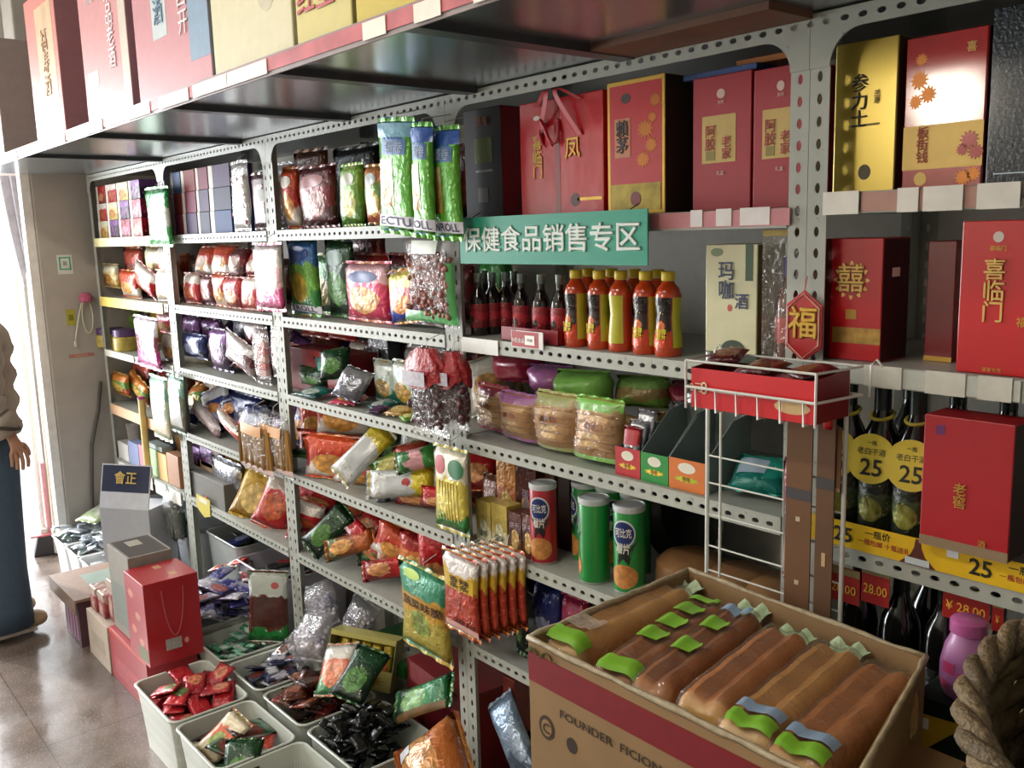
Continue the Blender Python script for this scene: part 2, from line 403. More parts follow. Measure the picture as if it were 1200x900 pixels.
# overhead deck that carries the stock cartons, jutting out over the aisle
deckm = plain('#8f969a', .24, .75, 0, .2, .03, 4)
od = empty('overhead_shelf', (-2.5, -.55, 1.993), 'dark metal overhead deck jutting out above the racks', 'shelf')
MB().box(-2.4, 2.7, 0, .98, 0, .008).ob('deck_panel', deckm, od)
rail = MB().box(-2.4, 2.7, -.004, 0, -.026, .012).ob('front_rail', plain('#8a7f80', .4, .2), od)
MB().box(-2.4, 2.7, -.0065, -.0045, -.018, .008).ob('price_strip', plain('#c2606a', .4, 0, 0, .5, 0, 12), rail)
for px in (8, 60, 100, 150, 190, 230, 270, 430, 490, 560):
    x = PY(px, 187 - px * .34, -.55).x + 2.5
    MB().box(x, x + .07 + .12 * (px < 300), -.0085, -.007, -.022, .006).ob('price_card', wst, rail)
for px, py in ((30, 188), (92, 165), (178, 132), (300, 92), (470, 40)):
    q = PZ(px, py, 1.97); 
    MB().box(-.02, .02, .004, .545, -.014, 0).ob('crossbeam', plain('#4a4f54', .4, .4), od, (q.x + 2.5, 0, 0))
MB().box(1.2, 1.62, .42, .543, -.012, 0).ob('wooden_board', plain('#6b4630', .6, 0, 0, .25, 0, 12), od)

# ------------------------------------------------------------------ lamps on the ceiling behind the camera's side of the aisle
tubem = plain('#fff6e6', .4, 0, 0, 0, 0, 1, 6.0)
def tube_lamp(x, y, label):
    r = empty('fluorescent_lamp', (x, y, 2.9), label, 'lamp')
    MB().box(-.62, .62, -.05, .05, .03, .1).ob('lamp_housing', plain('#d8d8d4', .4), r, bevel=.006)
    MB().tube([(-.58, 0, 0), (.58, 0, 0)], .016, 10).ob('light_tube', tubem, r)
    l = bpy.data.lights.new('tube_light', 'AREA'); l.shape = 'RECTANGLE'; l.size = 1.2; l.size_y = .1; l.energy = LAMP_W; l.color = (1, .93, .82)
    lo = bpy.data.objects.new('tube_light', l); COL.objects.link(lo); lo.parent = r; lo.location = (0, 0, -.03)
def bulb_lamp(x, y, z, label):
    r = empty('pendant_bulb_lamp', (x, y, z), label, 'lamp')
    MB().lathe([(0, -.12), (.06, -.11), (.105, -.05), (.115, 0), (.1, .05), (.05, .09), (.03, .1), (0, .1)], 28).ob('glass_globe', plain('#fff2dc', .4, 0, 0, 0, 0, 1, 38.0), r, smooth=True)
    MB().lathe([(0, .1), (.032, .1), (.032, .15), (.01, .16), (0, .16)], 20).ob('lamp_socket', plain('#d8d8d4', .4), r, smooth=True)
    MB().tube([(0, 0, .16), (0, 0, 3.0 - z)], .004, 6).ob('lamp_cord', plain('#2a2a2a', .5), r)
    l = bpy.data.lights.new('bulb_light', 'POINT'); l.energy = BULB_W; l.color = (1, .93, .82); l.shadow_soft_size = .13
    lo = bpy.data.objects.new('bulb_light', l); COL.objects.link(lo); lo.parent = r
bulb_lamp(-1.87, -2.5, 2.15, 'white globe bulb hanging from the ceiling over the far side of the aisle')
tube_lamp(-1.3, -1.75, 'white fluorescent tube lamp on the ceiling above the aisle')
tube_lamp(-3.4, -1.75, 'white fluorescent tube lamp on the ceiling towards the shop front')
# ------------------------------------------------------------------ builders of the goods
def wob(u, v, sd):
    return math.sin(5.1 * u + 3.3 * v + sd * 1.7) * .5 + math.sin(9.7 * v - 4.2 * u + sd * 2.9) * .3 + math.sin(14 * u + 11 * v + sd) * .2
class Pouch:
    """shape of a filled film pouch, centred; u across, v up"""
    def __init__(s, w, h, t, sd, gus=0.):
        s.w, s.h, s.t, s.sd, s.g = w, h, t, sd, gus
    def f(s, u, v, side=-1, off=0.):
        a = max(0, 1 - abs(2 * u - 1) ** 3) ; b = max(0, 1 - abs(2 * v - 1) ** 2.4)
        k = (a ** .6) * (b ** .55)
        if s.g and v < .5: k = (a ** .5) * (1 - (1 - s.g) * (1 - b ** .55))
        y = s.t / 2 * k * (1 + .22 * wob(u, v, s.sd + (side > 0) * 5))
        x = (u - .5) * s.w * (1 - .07 * b + .015 * math.sin(7 * v + s.sd))
        z = (v - .5) * s.h * (1 - .03 * a * 0) + .012 * s.h * math.sin(3 * u + s.sd) * (abs(2 * v - 1))
        return Vector((x, side * (y + off) + .08 * s.t * math.sin(2.5 * v + s.sd), z))
PCACHE = {}
def pouch_mesh(w, h, t, sd, gus=0.):
    key = (round(w, 3), round(h, 3), round(t, 3), sd, gus)
    if key in PCACHE: return PCACHE[key]
    P = Pouch(*key); nu, nv = 8, 10
    mb = MB().grid(nu, nv, lambda u, v: P.f(u, v, -1)).grid(nu, nv, lambda u, v: P.f(u, v, 1))
    me = bpy.data.meshes.new('pouch'); me.from_pydata(mb.v, [], mb.f)
    bm = bmesh.new(); bm.from_mesh(me); bmesh.ops.remove_doubles(bm, verts=bm.verts, dist=h * .004); bmesh.ops.recalc_face_normals(bm, faces=bm.faces)
    bm.to_mesh(me); bm.free(); me.polygons.foreach_set('use_smooth', [True] * len(me.polygons))
    me.materials.append(None)
    # crimped seal strips
    sl = min(.012, h * .045); ns = 14
    def seal(v0, sg):
        def g(u, q):
            p = P.f(u, v0); return Vector((p.x * (1 - .02 * q), p.y * (1 - q) + .003 * q * math.sin(u * 22 + sd) * 1.2, p.z + sg * q * sl))
        m = MB().grid(ns, 1, g); me2 = bpy.data.meshes.new('seal'); me2.from_pydata(m.v, [], m.f); me2.materials.append(None); return me2
    PCACHE[key] = (P, me, seal(1, 1), seal(0, -1)); return PCACHE[key]
def setmat(o, m):
    o.material_slots[0].link = 'OBJECT'; o.material_slots[0].material = m
SD = [0]
def pack(c, w, h, t, mat, label, cat='snack pack', name='snack_pack', roll=0., lean=0., yaw=0., seal=True, group=None, sealmat=None, gus=0., sd=None, tagit=True, parent=None):
    SD[0] += 1
    P, me, s1, s2 = pouch_mesh(w, h, t, (SD[0] % 4) if sd is None else sd, gus)
    o = link(name, me, parent, c); setmat(o, mat)
    o.rotation_euler = (Matrix.Rotation(yaw, 3, 'Z') @ Matrix.Rotation(lean, 3, 'X') @ Matrix.Rotation(roll, 3, 'Y')).to_euler()
    if seal:
        for s_ in (s1, s2): setmat(link('seal', s_, o), sealmat or mat)
    if tagit: tag(o, label, cat, group)
    o['_p'] = 0; del o['_p']
    PO[o.name] = P
    return o
PO = {}
def pk(rect, Y, mat, label, t=.05, z=None, ws=1., **kw):
    x, z0, w, h = fit(rect, Y, z); w *= ws
    return pack((x, Y + t / 2, z0 + h / 2 + .004), w, h * .95, t, mat, label, **kw)
def patch(o, u0, u1, v0, v1, mat, name='label_panel', shape='rect', side=-1, off=.0012):
    """printed panel that follows the pouch's bulge"""
    P = PO[o.name]
    if shape == 'rect':
        mb = MB().grid(6, 6, lambda a, b: P.f(u0 + (u1 - u0) * a, v0 + (v1 - v0) * b, side, off))
    else:
        uc, vc, ur, vr = (u0 + u1) / 2, (v0 + v1) / 2, (u1 - u0) / 2, (v1 - v0) / 2
        mb = MB().add([P.f(uc, vc, side, off)], []); 
        rings = 4; n = 20
        for j in range(1, rings + 1):
            for i in range(n):
                a = 2 * PI * i / n; mb.v.append(tuple(P.f(uc + ur * j / rings * math.cos(a), vc + vr * j / rings * math.sin(a), side, off)))
        for i in range(n): mb.f.append((0, 1 + i, 1 + (i + 1) % n))
        for j in range(rings - 1):
            for i in range(n): mb.f.append((1 + j * n + i, 1 + (j + 1) * n + i, 1 + (j + 1) * n + (i + 1) % n, 1 + j * n + (i + 1) % n))
    return mb.ob(name, mat, o, smooth='all')
def ptext(o, s, u0, u1, v0, v1, mat, bold=.012, side=-1, off=.0022):
    P = PO[o.name]; me = text_mesh(s, bold).copy(); me.materials.clear(); me.materials.append(mat)
    xs = [v.co.x for v in me.vertices]; ys = [v.co.y for v in me.vertices]
    ax, bx_, ay, by = min(xs), max(xs), min(ys), max(ys)
    for v in me.vertices:
        v.co = P.f(u0 + (u1 - u0) * (v.co.x - ax) / (bx_ - ax), v0 + (v1 - v0) * (v.co.y - ay) / (by - ay), side, off)
    return link('lettering', me, o)

CCACHE = {}
def carton(c, w, h, d, mat, label, cat='carton', name='gift_carton', yaw=0., group=None, bevel=.0015, tagit=True):
    key = (round(w, 3), round(h, 3), round(d, 3), bevel)
    if key not in CCACHE:
        me = MB().box(-w / 2, w / 2, 0, d, 0, h).mesh('carton', None, bevel=bevel); me.materials.append(None); CCACHE[key] = me
    o = link(name, CCACHE[key], None, c, (0, 0, yaw)); setmat(o, mat)
    if tagit: tag(o, label, cat, group)
    o['w'] = w; o['h'] = h; o['d'] = d
    return o
def ct(rect, Y, d, mat, label, z=None, **kw):
    x, z0, w, h = fit(rect, Y, z)
    return carton((x, Y, z0 + .001), w, h, d, mat, label, **kw)
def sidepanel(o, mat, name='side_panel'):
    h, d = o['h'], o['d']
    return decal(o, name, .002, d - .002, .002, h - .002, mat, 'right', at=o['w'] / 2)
def front(o, name, x0, x1, z0, z1, mat, **kw):
    """front-face decal in fractions of width and height"""
    w, h = o['w'], o['h']
    return decal(o, name, (x0 - .5) * w, (x1 - .5) * w, z0 * h, z1 * h, mat, **kw)
def ftext(o, s, x, z, size, mat, **kw):
    return text(o, s, ((x - .5) * o['w'], -.0024, z * o['h']), size * o['h'], mat, **kw)
def rtext(o, s, y, z, size, mat, **kw):
    return text(o, s, (o['w'] / 2 + .0024, y * o['d'], z * o['h']), size * o['h'], mat, 'right', **kw)

def lathe_thing(name, parts, loc, label, cat, group=None, scale=1.):
    """parts: list of (part name, profile, material, segments); first is the body and root"""
    root = None
    for nm, prof, m, n in parts:
        me = MB().lathe(prof, n).mesh(nm, m, smooth=True)
        o = link(nm if root else name, me, root, (0, 0, 0))
        if not root: root = o
    root.location = loc; root.scale = (scale,) * 3
    return tag(root, label, cat, group) if label else root

redc = '#b80f1c'
RED = plain(redc, .35, 0, .15, .1); DRED = plain('#6e1019', .4, 0, .2, .1); CRIM = plain('#a01024', .45, 0, .05, .08)
DARK = plain('#1c1413', .65, 0, 0, .2); BROWN = plain('#4a3320', .5, 0, .1, .2); CARD = plain('#a07d56', .75, 0, 0, .18, .03, 14)
GREEN = plain('#1f8a3a', .35, 0, .2, .1); TEAL = plain('#04967a', .45, 0, 0, .04)
WHITE = plain('#e8e6e0', .4); GREY = plain('#4b5052', .5)
GOLDBOX = plain('#c0a94e', .28, .55, .3, .08, 0, 3)
CLEAR = clear()
F = dict(
 orange=foil('#c9461c', '#b8321a', '#d8cfc4', '#d99a4a'), red=foil('#b81a20', '#a5151c', '#7c1018', '#c98a58'), redw=foil('#e4dcd4', '#b81c24', '#a5151c', '#b8542c'),
 dred=foil('#5d1218', '#7a1620', '#4a0e14', '#7a3a24'), purple=foil('#7d4f92', '#3a2148', '#2a1636', '#6a3a6a'), navy=foil('#1c2a6a', '#1a2560', '#101840', '#8f96b8'),
 navys=foil('#c8ccd8', '#1e2c70', '#182258', '#c88a50'), silver=foil('#c4c6cc', '#9a9ca6', '#70727c', None, '#3a3c50', .22, metal=.6), pink=foil('#e8b8c0', '#d8456a', '#c02850', '#d8a060'),
 green=foil('#2a8a34', '#1c7a2a', '#145a20', '#c9b060'), dgreen=foil('#123f20', '#0e341c', '#0a2414', '#4a7a34'), yellow=foil('#c9a22c', '#b8922a', '#98722a', '#d8b870'),
 gold=foil('#b08a3a', '#9a7430', '#7a5424', '#c89850'), white=foil('#e6e4dc', '#d8d6d0', '#c9c4b8', '#c8a060', '#a03038'), black=foil('#1a1a1c', '#141416', '#101012', '#3a3a34'),
 brown=foil('#6a3a20', '#5a2c18', '#44200f', '#a8703a'), teal=foil('#12605a', '#1a7a72', '#0f4a48', '#c8d8d0'), lime=foil('#8ab840', '#7aa838', '#5a8a2a', '#d8d080'),
 cream=foil('#e0d8bc', '#d2c48e', '#b89a50', '#c98a40'), mag=foil('#8a1440', '#a01c4c', '#6a1030', '#c86a80'), wgreen=foil('#d8e0d8', '#c8d8cc', '#1a6a58', '#b8903c', '#1c5a4a', fr=.28),
 whiteyel=foil('#d8c428', '#ccd0d0', '#d2d4d2', None, '#b03034', split=(.2, .7)), rbrown=foil('#a8402c', '#7a2a20', '#5a2018', '#c07a48'), ogreen=foil('#c87830', '#5f8a34', '#a84824', '#d8b050'),
)
# ------------------------------------------------------------------ near rack: liquor gift boxes
Z1, Z2, Z3 = 1.70, 1.42, 1.145
o = ct((978, 48, 1050, 228), .05, .08, GOLDBOX, 'tall plain gold liquor box with brush lettering on the top shelf', Z1)
ftext(o, vert('参力士'), .42, .60, .125, black_ink); ftext(o, vert('益寿'), .70, .62, .05, plain('#6a4a1c', .5))
decal(o, 'seal_mark', .0, .022, .02, .045, plain('#4a3a14', .4), shape='disc').location.x = -.008
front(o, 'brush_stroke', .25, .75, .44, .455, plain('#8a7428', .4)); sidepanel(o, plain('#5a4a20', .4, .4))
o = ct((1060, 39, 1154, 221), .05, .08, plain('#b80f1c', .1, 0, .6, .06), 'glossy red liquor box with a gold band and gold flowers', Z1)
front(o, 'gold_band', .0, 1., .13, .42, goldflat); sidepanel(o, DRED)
ftext(o, vert('板街钱'), .26, .285, .085, red_ink)
for i, (x, z, r) in enumerate(((.18, .72, .12), (.30, .62, .11), (.14, .58, .09), (.78, .06, .10), (.9, .08, .09), (.2, .85, .08))):
    front(o, 'gold_flower', x - r, x + r, z - r * .55, z + r * .55, plain('#c87828', .35, .3), shape='flower')
for x, z, r in ((.84, .3, .12), (.92, .22, .1), (.76, .24, .08)): front(o, 'red_flower', x - r, x + r, z - r * .5, z + r * .5, RED, shape='flower', off=.0008)
ftext(o, '喜', .82, .88, .07, goldflat); decal(o, 'seal_mark', -.042, -.022, .005, .026, goldflat, shape='disc')
o = ct((1160, 2, 1262, 219), .05, .09, plain('#1c2834', .32, .1, .4, .3, .5, 160), 'blue-black leather-grained box at the end of the top shelf', Z1)
front(o, 'wave_line', .1, .9, .06, .066, plain('#8a98a8', .3, .6))
# second shelf
def double_happiness(o, zc, r):
    w, h = o['w'], o['h']
    decal(o, 'gold_medallion', -r, r, zc - r, zc + r, goldflat, shape='flower')
    decal(o, 'red_disc', -r * .78, r * .78, zc - r * .78, zc + r * .78, plain('#a5262a', .4), shape='disc', off=.0008)
    text(o, '囍', (0, -.0028, zc), r * 1.5, goldflat, bold=.02)
o = ct((963, 280, 1033, 428), .03, .09, RED, 'red wedding liquor box with a round gold double happiness medallion', Z2)
double_happiness(o, o['h'] * .66, .033)
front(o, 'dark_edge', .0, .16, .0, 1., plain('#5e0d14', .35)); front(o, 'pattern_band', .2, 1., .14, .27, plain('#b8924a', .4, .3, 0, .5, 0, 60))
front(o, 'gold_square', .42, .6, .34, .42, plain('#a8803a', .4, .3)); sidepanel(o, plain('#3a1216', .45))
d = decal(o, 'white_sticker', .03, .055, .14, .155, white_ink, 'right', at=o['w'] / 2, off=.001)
o = ct((1085, 283, 1118, 430), .1, .09, plain('#7e121b', .3, 0, .4), 'plain dark red box between the medallion box and the big red box', Z2)
front(o, 'gold_rim', .0, 1., .0, .04, gold)
o = ct((1124, 259, 1213, 441), -.0 + .015, .11, plain('#c40e1a', .35, 0, .2, .06), 'big red liquor box with three large gold characters', Z2)
ftext(o, vert('喜临门'), .47, .54, .145, goldflat, bold=.02)
front(o, 'white_emblem', .42, .56, .86, .93, plain('#d8c8c0', .4), shape='disc'); ftext(o, '喜临门', .5, .82, .035, gold); ftext(o, '福', .86, .35, .07, gold)
ftext(o, '喜宴专用', .5, .03, .03, gold)
# third shelf: black wine bottles with round 25 tags, red carton
bm_ = plain('#0d100f', .12, 0, .5, .1); capm = plain('#1c2a24', .3, .3)
wlab = foil('#1a2018', '#3a4a2a', '#20281c', '#8a8a3a', '#b8a84a', .4)
def wine(x, y, z, label, ringtag=None, group=None):
    o = lathe_thing('wine_bottle', [('wine_bottle', [(.0, .0), (.036, .0), (.0375, .006), (.0375, .17), (.034, .195), (.02, .225), (.0145, .245), (.014, .3), (.016, .302), (.016, .312), (.0, .312)], bm_, 24),
         ('foil_cap', [(.0147, .248), (.0150, .3), (.0168, .301), (.0168, .3135), (.0, .3137)], capm, 20),
         ('bottle_label', [(.0378, .035), (.0380, .036), (.0380, .128), (.0378, .129)], wlab, 24)], (x, y, z), label, 'bottle', group, .94 if z > 1 else .91)
    if ringtag:
        tg = MB().prism([(.045 * math.cos(2 * PI * i / 30), .045 * math.sin(2 * PI * i / 30)) for i in range(30)], -.001, 0).ob('price_tag', plain('#dcc33a', .45, 0, 0, .1), o, (ringtag, -.043, .165), (-.12, 0, .1))
        text(tg, '25', (.002, -.0016, -.017), .042, black_ink, bold=.015); text(tg, '老白干酒', (0, -.0016, .012), .013, plain('#4a4420', .5)); text(tg, '一瓶', (0, -.0016, .028), .009, plain('#4a4420', .5))
        MB().tube([(.0 + .02 * math.cos(a), .02 * math.sin(a), .238 + .006 * math.sin(a)) for a in [2 * PI * i / 16 for i in range(16)]], .0032, 6, True).ob('tag_ring', plain('#c2b13c', .5), o)
    return o
xs = [PY(p, 600, .05).x for p in (991, 1030, 1071)]
wine(xs[0], .05, 1.106, 'black wine bottle with a yellow 25 tag, half behind the cardboard strips', -.002, 'wine bottles with round yellow tags')
wine(xs[1], .05, 1.106, 'black wine bottle with a round yellow 25 tag beside the wire stand', .004, 'wine bottles with round yellow tags')
wine(xs[2], .05, 1.106, 'black wine bottle with a round yellow 25 tag next to the upright red carton', .012, 'wine bottles with round yellow tags')
for i, px in enumerate(range(4)):
    wine(-.775 + .082 * i, .17, 1.106, 'untagged black wine bottle, %s in the rear row behind the tagged ones' % ORD[i], None, 'untagged wine bottles at the back')
o = ct((1080, 492, 1186, 646), -.03, .07, plain('#aa1220', .38, 0, .15, .08), 'upright red liquor carton standing by the yellow price rail', 1.1495)
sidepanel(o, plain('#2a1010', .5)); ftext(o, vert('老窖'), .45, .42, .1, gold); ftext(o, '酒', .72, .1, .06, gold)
front(o, 'small_seal', .14, .24, .86, .93, plain('#6a2a6a', .4)); front(o, 'tan_base', 0, 1, 0, .075, plain('#8a7458', .5))
# shelf below the rail: dark bottles with red 28.00 cards
for i, (px, Y) in enumerate(((965, .06), (1003, .06), (1042, .06), (1075, .07), (1105, .06), (1142, .06), (1175, .06), (1085, .2), (1130, .2))):
    wine((-.80 + .0765 * i) if i < 7 else (-.72 + .1 * (i - 7)), Y if i < 7 else .16, .801, 'dark bottle on the lower shelf behind the red price cards, %s of its row' % ORD[i], None, 'dark bottles on the lower shelf')
for i, (x0, x1, y0, y1, tx, nm) in enumerate(((955, 1003, 672, 706, '¥ 26.00', 'red 26.00 price card partly behind the cardboard strips'), (1005, 1038, 674, 711, '28.00', 'small red 28.00 price card next to the wire stand'),
        (1100, 1156, 697, 733, '¥ 28.00', 'wide red 28.00 price card above the pink jar'), (1158, 1172, 712, 743, '¥', 'red price card cut off by the wicker basket'))):
    x, z0, w, h = fit((x0, y0, x1, y1), .005)
    c = tag(MB().box(-w / 2, w / 2, -.001, 0, -h / 2, h / 2 + .01).ob('price_card', plain('#a3231f', .45, 0, 0, .15), None, (x, .0185, z0 + h / 2)), nm, 'price card', 'red price cards on the dark bottles')
    text(c, tx, (0, -.0018, -.003), h * .42, plain('#e0a83a', .5, var=0), fitw=w * (.85 if len(tx) > 1 else .3)); decal(c, 'top_band', -w / 2, w / 2, h / 2 - .004, h / 2 + .009, plain('#8a7a4a', .5), at=-.001)

# ------------------------------------------------------------------ rack under the green sign, top shelf
z = SH[0]
o = ct((545, 127, 588, 252), .06, .09, DARK, 'dark red and black liquor box with a small window, beside the egg roll packs', z)
front(o, 'window_panel', .28, .75, .52, .74, plain('#8f9a6a', .2, .2, .4, .4)); front(o, 'lower_emblem', .35, .62, .17, .3, plain('#4a2a20', .4)); ftext(o, '酒鬼', .5, .88, .09, plain('#a05a2a', .4)); sidepanel(o, plain('#8c1726', .35, 0, .2)); front(o, 'silver_line', .3, .75, .44, .46, plain('#8a8a84', .3, .6))
# gift bag
x, z0, w, h = fit((610, 114, 707, 248), .04, z)
gb = tag(link('gift_bag', None, None, (x, .04, z + .001)), 'shiny red paper gift bag with ribbon handles and gold lettering', 'gift bag')
MB().box(-w / 2, w / 2, 0, .07, 0, h).ob('bag_body', plain('#c00f1c', .25, 0, .4, .1, .3, 14), gb, bevel=.002)
text(gb, vert('喜临门'), (-w * .27, -.0024, h * .52), .034, gold, bold=.02); text(gb, '凤', (w * .16, -.0024, h * .56), .05, gold, bold=.02); decal(gb, 'white_emblem', -w * .32, -w * .24, h * .84, h * .88, white_ink, shape='disc')
decal(gb, 'gold_stripe', w * .2, w * .48, h * .135, h * .16, gold); decal(gb, 'round_seal', w * .12, w * .23, h * .09, h * .2, plain('#5a2a1a', .4), shape='disc'); decal(gb, 'fold_panel', -w * .06, w * .0, 0, h, plain('#8c1019', .25, 0, .5))
for sx in (-.17, .17):
    MB().grid(12, 1, lambda u, v, s=sx: Vector((s * w * (1.5 - 1.2 * math.sin(PI * u)) + (v - .5) * .014, -.004 - .022 * math.sin(PI * u) , h - .012 - .075 * u + .06 * math.sin(PI * u)))).ob('ribbon_handle', plain('#c02530', .4, 0, .2), gb, smooth='all')
MB().tube([(-.1 * w - .03 * math.cos(t), -.006 - .01 * math.sin(t), h * .72 + .03 * math.sin(t * 2)) for t in [PI * 2 * i / 14 for i in range(15)]], .004, 6).ob('ribbon_bow', plain('#c02530', .4, 0, .2), gb, smooth='all')
o = ct((712, 92, 779, 245), .03, .1, gold, 'gold-framed red liquor box with two dark characters, under the board', z)
front(o, 'red_panel', .05, .95, .03, .965, RED); sidepanel(o, plain('#33241a', .45)); front(o, 'pale_cartouche', .14, .42, .43, .72, plain('#c07a50', .45), off=.0007); ftext(o, vert('賴茅'), .28, .575, .13, plain('#1c0e0e', .5), bold=.02); front(o, 'gold_base', .06, .94, .03, .23, plain('#96833a', .3, .6, .2, .5, 0, 30), off=.0008)
for i, (cx_, cz, r) in enumerate(((.68, .62, .14), (.78, .5, .11), (.64, .4, .12), (.85, .82, .1), (.8, .7, .08))): front(o, 'gold_dragon_scroll', cx_ - r, cx_ + r, cz - r * .5, cz + r * .55, plain('#b06a34', .3, .5), shape='flower', off=.0007)
front(o, 'round_seal', .26, .42, .83, .9, plain('#2a1a14', .4), shape='disc', off=.0007); front(o, 'red_medal', .42, .6, .06, .17, plain('#7a1a1a', .4), shape='disc', off=.0016)
for i, (r_, nm) in enumerate((((812, 88, 880, 240), 'crimson tonic box with a gold panel, first from the gold-framed box'), ((883, 78, 948, 236), 'crimson tonic box with a gold panel, half behind the double post'))):
    o = ct(r_, .05, .08, CRIM, nm, z, group='crimson tonic boxes')
    front(o, 'gold_panel', .17, .75, .36, .71, plain('#b79c5c', .4, .2)); ftext(o, vert('阿胶'), .32, .54, .1, red_ink); ftext(o, vert('老家'), .6, .46, .09, red_ink); front(o, 'gold_seal', .24, .4, .38, .45, plain('#8a7a30', .4), off=.0007)
    front(o, 'white_emblem', .42, .56, .83, .9, plain('#d8b8b0', .4), shape='disc'); ftext(o, '东阿', .5, .8, .03, plain('#d8b8b0', .4)); ftext(o, '礼盒', .5, .28, .035, plain('#d8b8b0', .4))
zt = z + .245
for i, (px, w_, h_, m_, nm, yy) in enumerate(((838, .17, .011, plain('#35508a', .4), 'flat blue box lying on the crimson tonic boxes', .06), (885, .12, .011, plain('#b06a30', .4), 'flat orange box lying on the flat blue box', .075))):
    top = max(fit((812, 88, 880, 240), .05, z)[3], fit((883, 78, 948, 236), .05, z)[3])
    carton((PY(px, 80, .05).x, yy, z + top + .0025 + .0118 * i), w_, h_, .07, m_, nm, 'box', 'flat_box', bevel=.001)
# green hanging board
q0, q1, q2 = PY(541, 312, -.03), PY(760, 307, -.03), PY(541, 258, -.03)
sw = q1.x - q0.x; sh = (PY(650, 250, -.03).z - PY(650, 310, -.03).z)
b = tag(MB().box(-sw / 2, sw / 2, -.003, .0, -sh / 2, sh / 2).ob('hanging_sign', TEAL, None, ((q0.x + q1.x) / 2, -.03, (PY(650, 250, -.03).z + PY(650, 310, -.03).z) / 2)), 'teal green board with white lettering hung across the drinks shelf', 'sign')
text(b, '保健食品销售专区', (0, -.0042, -.002), .062, plain('#e6efe9', .5, var=0), fitw=sw * .95, bold=.03)
for sx in (-.42, .42): MB().tube([(sx * sw, 0, sh / 2), (sx * sw, .027, sh / 2 + .012)], .0012, 5).ob('hanging_wire', GREY, b)

# second shelf: small wine bottles, tray carton, orange drinks, maca box
z = SH[1]
sb = plain('#1a0c0c', .12, 0, .5); slab = foil('#8a1a24', '#b02434', '#7a1620', '#3a2a20', '#d8b0a0', .4, fr=.2); neckm = plain('#7e8a84', .2, .5)
for i, (px, Y, nm) in enumerate(((562, .05, 'first'), (578, .09, 'second'), (594, .12, 'third'), (612, .075, 'fourth'), (635, .075, 'fifth'), (657, .075, 'sixth'), (569, .17, 'rear first'), (604, .17, 'rear second'))):
    x = PY(px, 380, Y).x
    o = lathe_thing('wine_bottle', [('wine_bottle', [(0, 0), (.022, 0), (.0235, .004), (.0235, .085), (.021, .1), (.011, .118), (.0095, .125), (.0095, .15), (.011, .151), (.011, .156), (0, .156)], sb, 20),
        ('screw_cap', [(.0108, .135), (.0112, .136), (.0112, .158), (0, .1585)], neckm, 16), ('bottle_label', [(.0237, .02), (.0239, .021), (.0239, .08), (.0237, .081)], slab, 20)],
        (x, Y, z + .001), 'small dark wine bottle with a red label, %s behind the red tray' % nm, 'bottle', 'small wine bottles under the green board')
tr = tag(link('display_tray', None, None, (PY(625, 380, .03).x, .012, z + .001)), 'low red cardboard tray edge in front of the small wine bottles', 'tray')
MB().box(-.1, .105, 0, .0016, 0, .034).box(-.1, -.0985, 0, .03, 0, .034).box(.1035, .105, 0, .03, 0, .034).box(-.1, .105, 0, .03, 0, .0015).ob('tray_wall', plain('#8a1722', .4, 0, .2), tr)
ob_ = plain('#b8401a', .15, 0, .5, .15); capy = plain('#d8bc2c', .4); olab = foil('#1a1210', '#2a1810', '#c8401c', '#d86a20', '#d8d020', .3, fr=.22); ylab = plain('#b8b42c', .35, 0, .2, .15)
def drink(x, y, label, dim=False, turn=0.):
    prof = [(0, 0), (.027, 0), (.0285, .006), (.0285, .03), (.0255, .065), (.0235, .08), (.0265, .11), (.0275, .122), (.022, .138), (.014, .147), (.0125, .152), (0, .152)]
    o = lathe_thing('drink_bottle', [('drink_bottle', prof, ob_, 24)], (x, y, z + .001), label, 'bottle', 'orange drink bottles')
    o.rotation_euler.z = turn
    lp = [(r + .0005, q) for r, q in ((.0286, .018), (.0285, .03), (.0255, .065), (.0235, .08), (.0265, .11), (.0275, .12))]
    def arc(a0, a1, nm, m):
        MB().grid(10, 5, lambda u, v: Vector((lp[round(v * 5)][0] * math.cos(a0 + (a1 - a0) * u), lp[round(v * 5)][0] * math.sin(a0 + (a1 - a0) * u), lp[round(v * 5)][1]))).ob(nm, m, o, smooth='all')
    arc(-PI / 2 - 1.15, -PI / 2 + .75, 'front_label', olab); arc(-PI / 2 + .85, -PI / 2 + 2.2, 'back_label', ylab)
    MB().lathe([(.0136, .153), (.0142, .154), (.0142, .17), (.013, .1715), (0, .1715)], 18).ob('cap', capy, o, smooth=True)
    t = text(o, '玛咖\n果汁', (.0, -.0305, .045), .012, plain('#d8d82a', .5, var=0), bold=.03, name='lettering')
    return o
for i, px in enumerate((676, 703, 728, 757, 783)):
    drink(PY(px, 392, .045).x, .045, 'orange drink bottle with black and yellow labels, %s from the red tray' % ORD[i], turn=(0, 0, -1.3, .1, .2)[i])
for i, px in enumerate((690, 717, 744, 771)):
    drink(PY(px, 392, .115).x, .115, 'orange drink bottle in the rear row, %s from the red tray' % ORD[i], turn=.3 * i)
o = ct((827, 287, 887, 413), .03, .09, plain('#c3bf9c', .35, .1, .2, .1), 'pale gold maca wine box with dark blue characters', z)
ftext(o, vert('玛咖'), .42, .69, .17, plain('#1c2c5a', .4)); ftext(o, '酒', .72, .52, .14, plain('#1c2c5a', .4)); front(o, 'dark_green_base', .0, 1., 0, .09, plain('#20321f', .4)); front(o, 'green_arch', .32, .8, .02, .2, plain('#20321f', .4), shape='disc', off=.0007)
for i in range(4): front(o, 'maca_bulb', .42 + .07 * i, .52 + .07 * i, .05 + .03 * (i % 2), .12 + .03 * (i % 2), plain('#8a8038', .4), shape='disc', off=.0016)
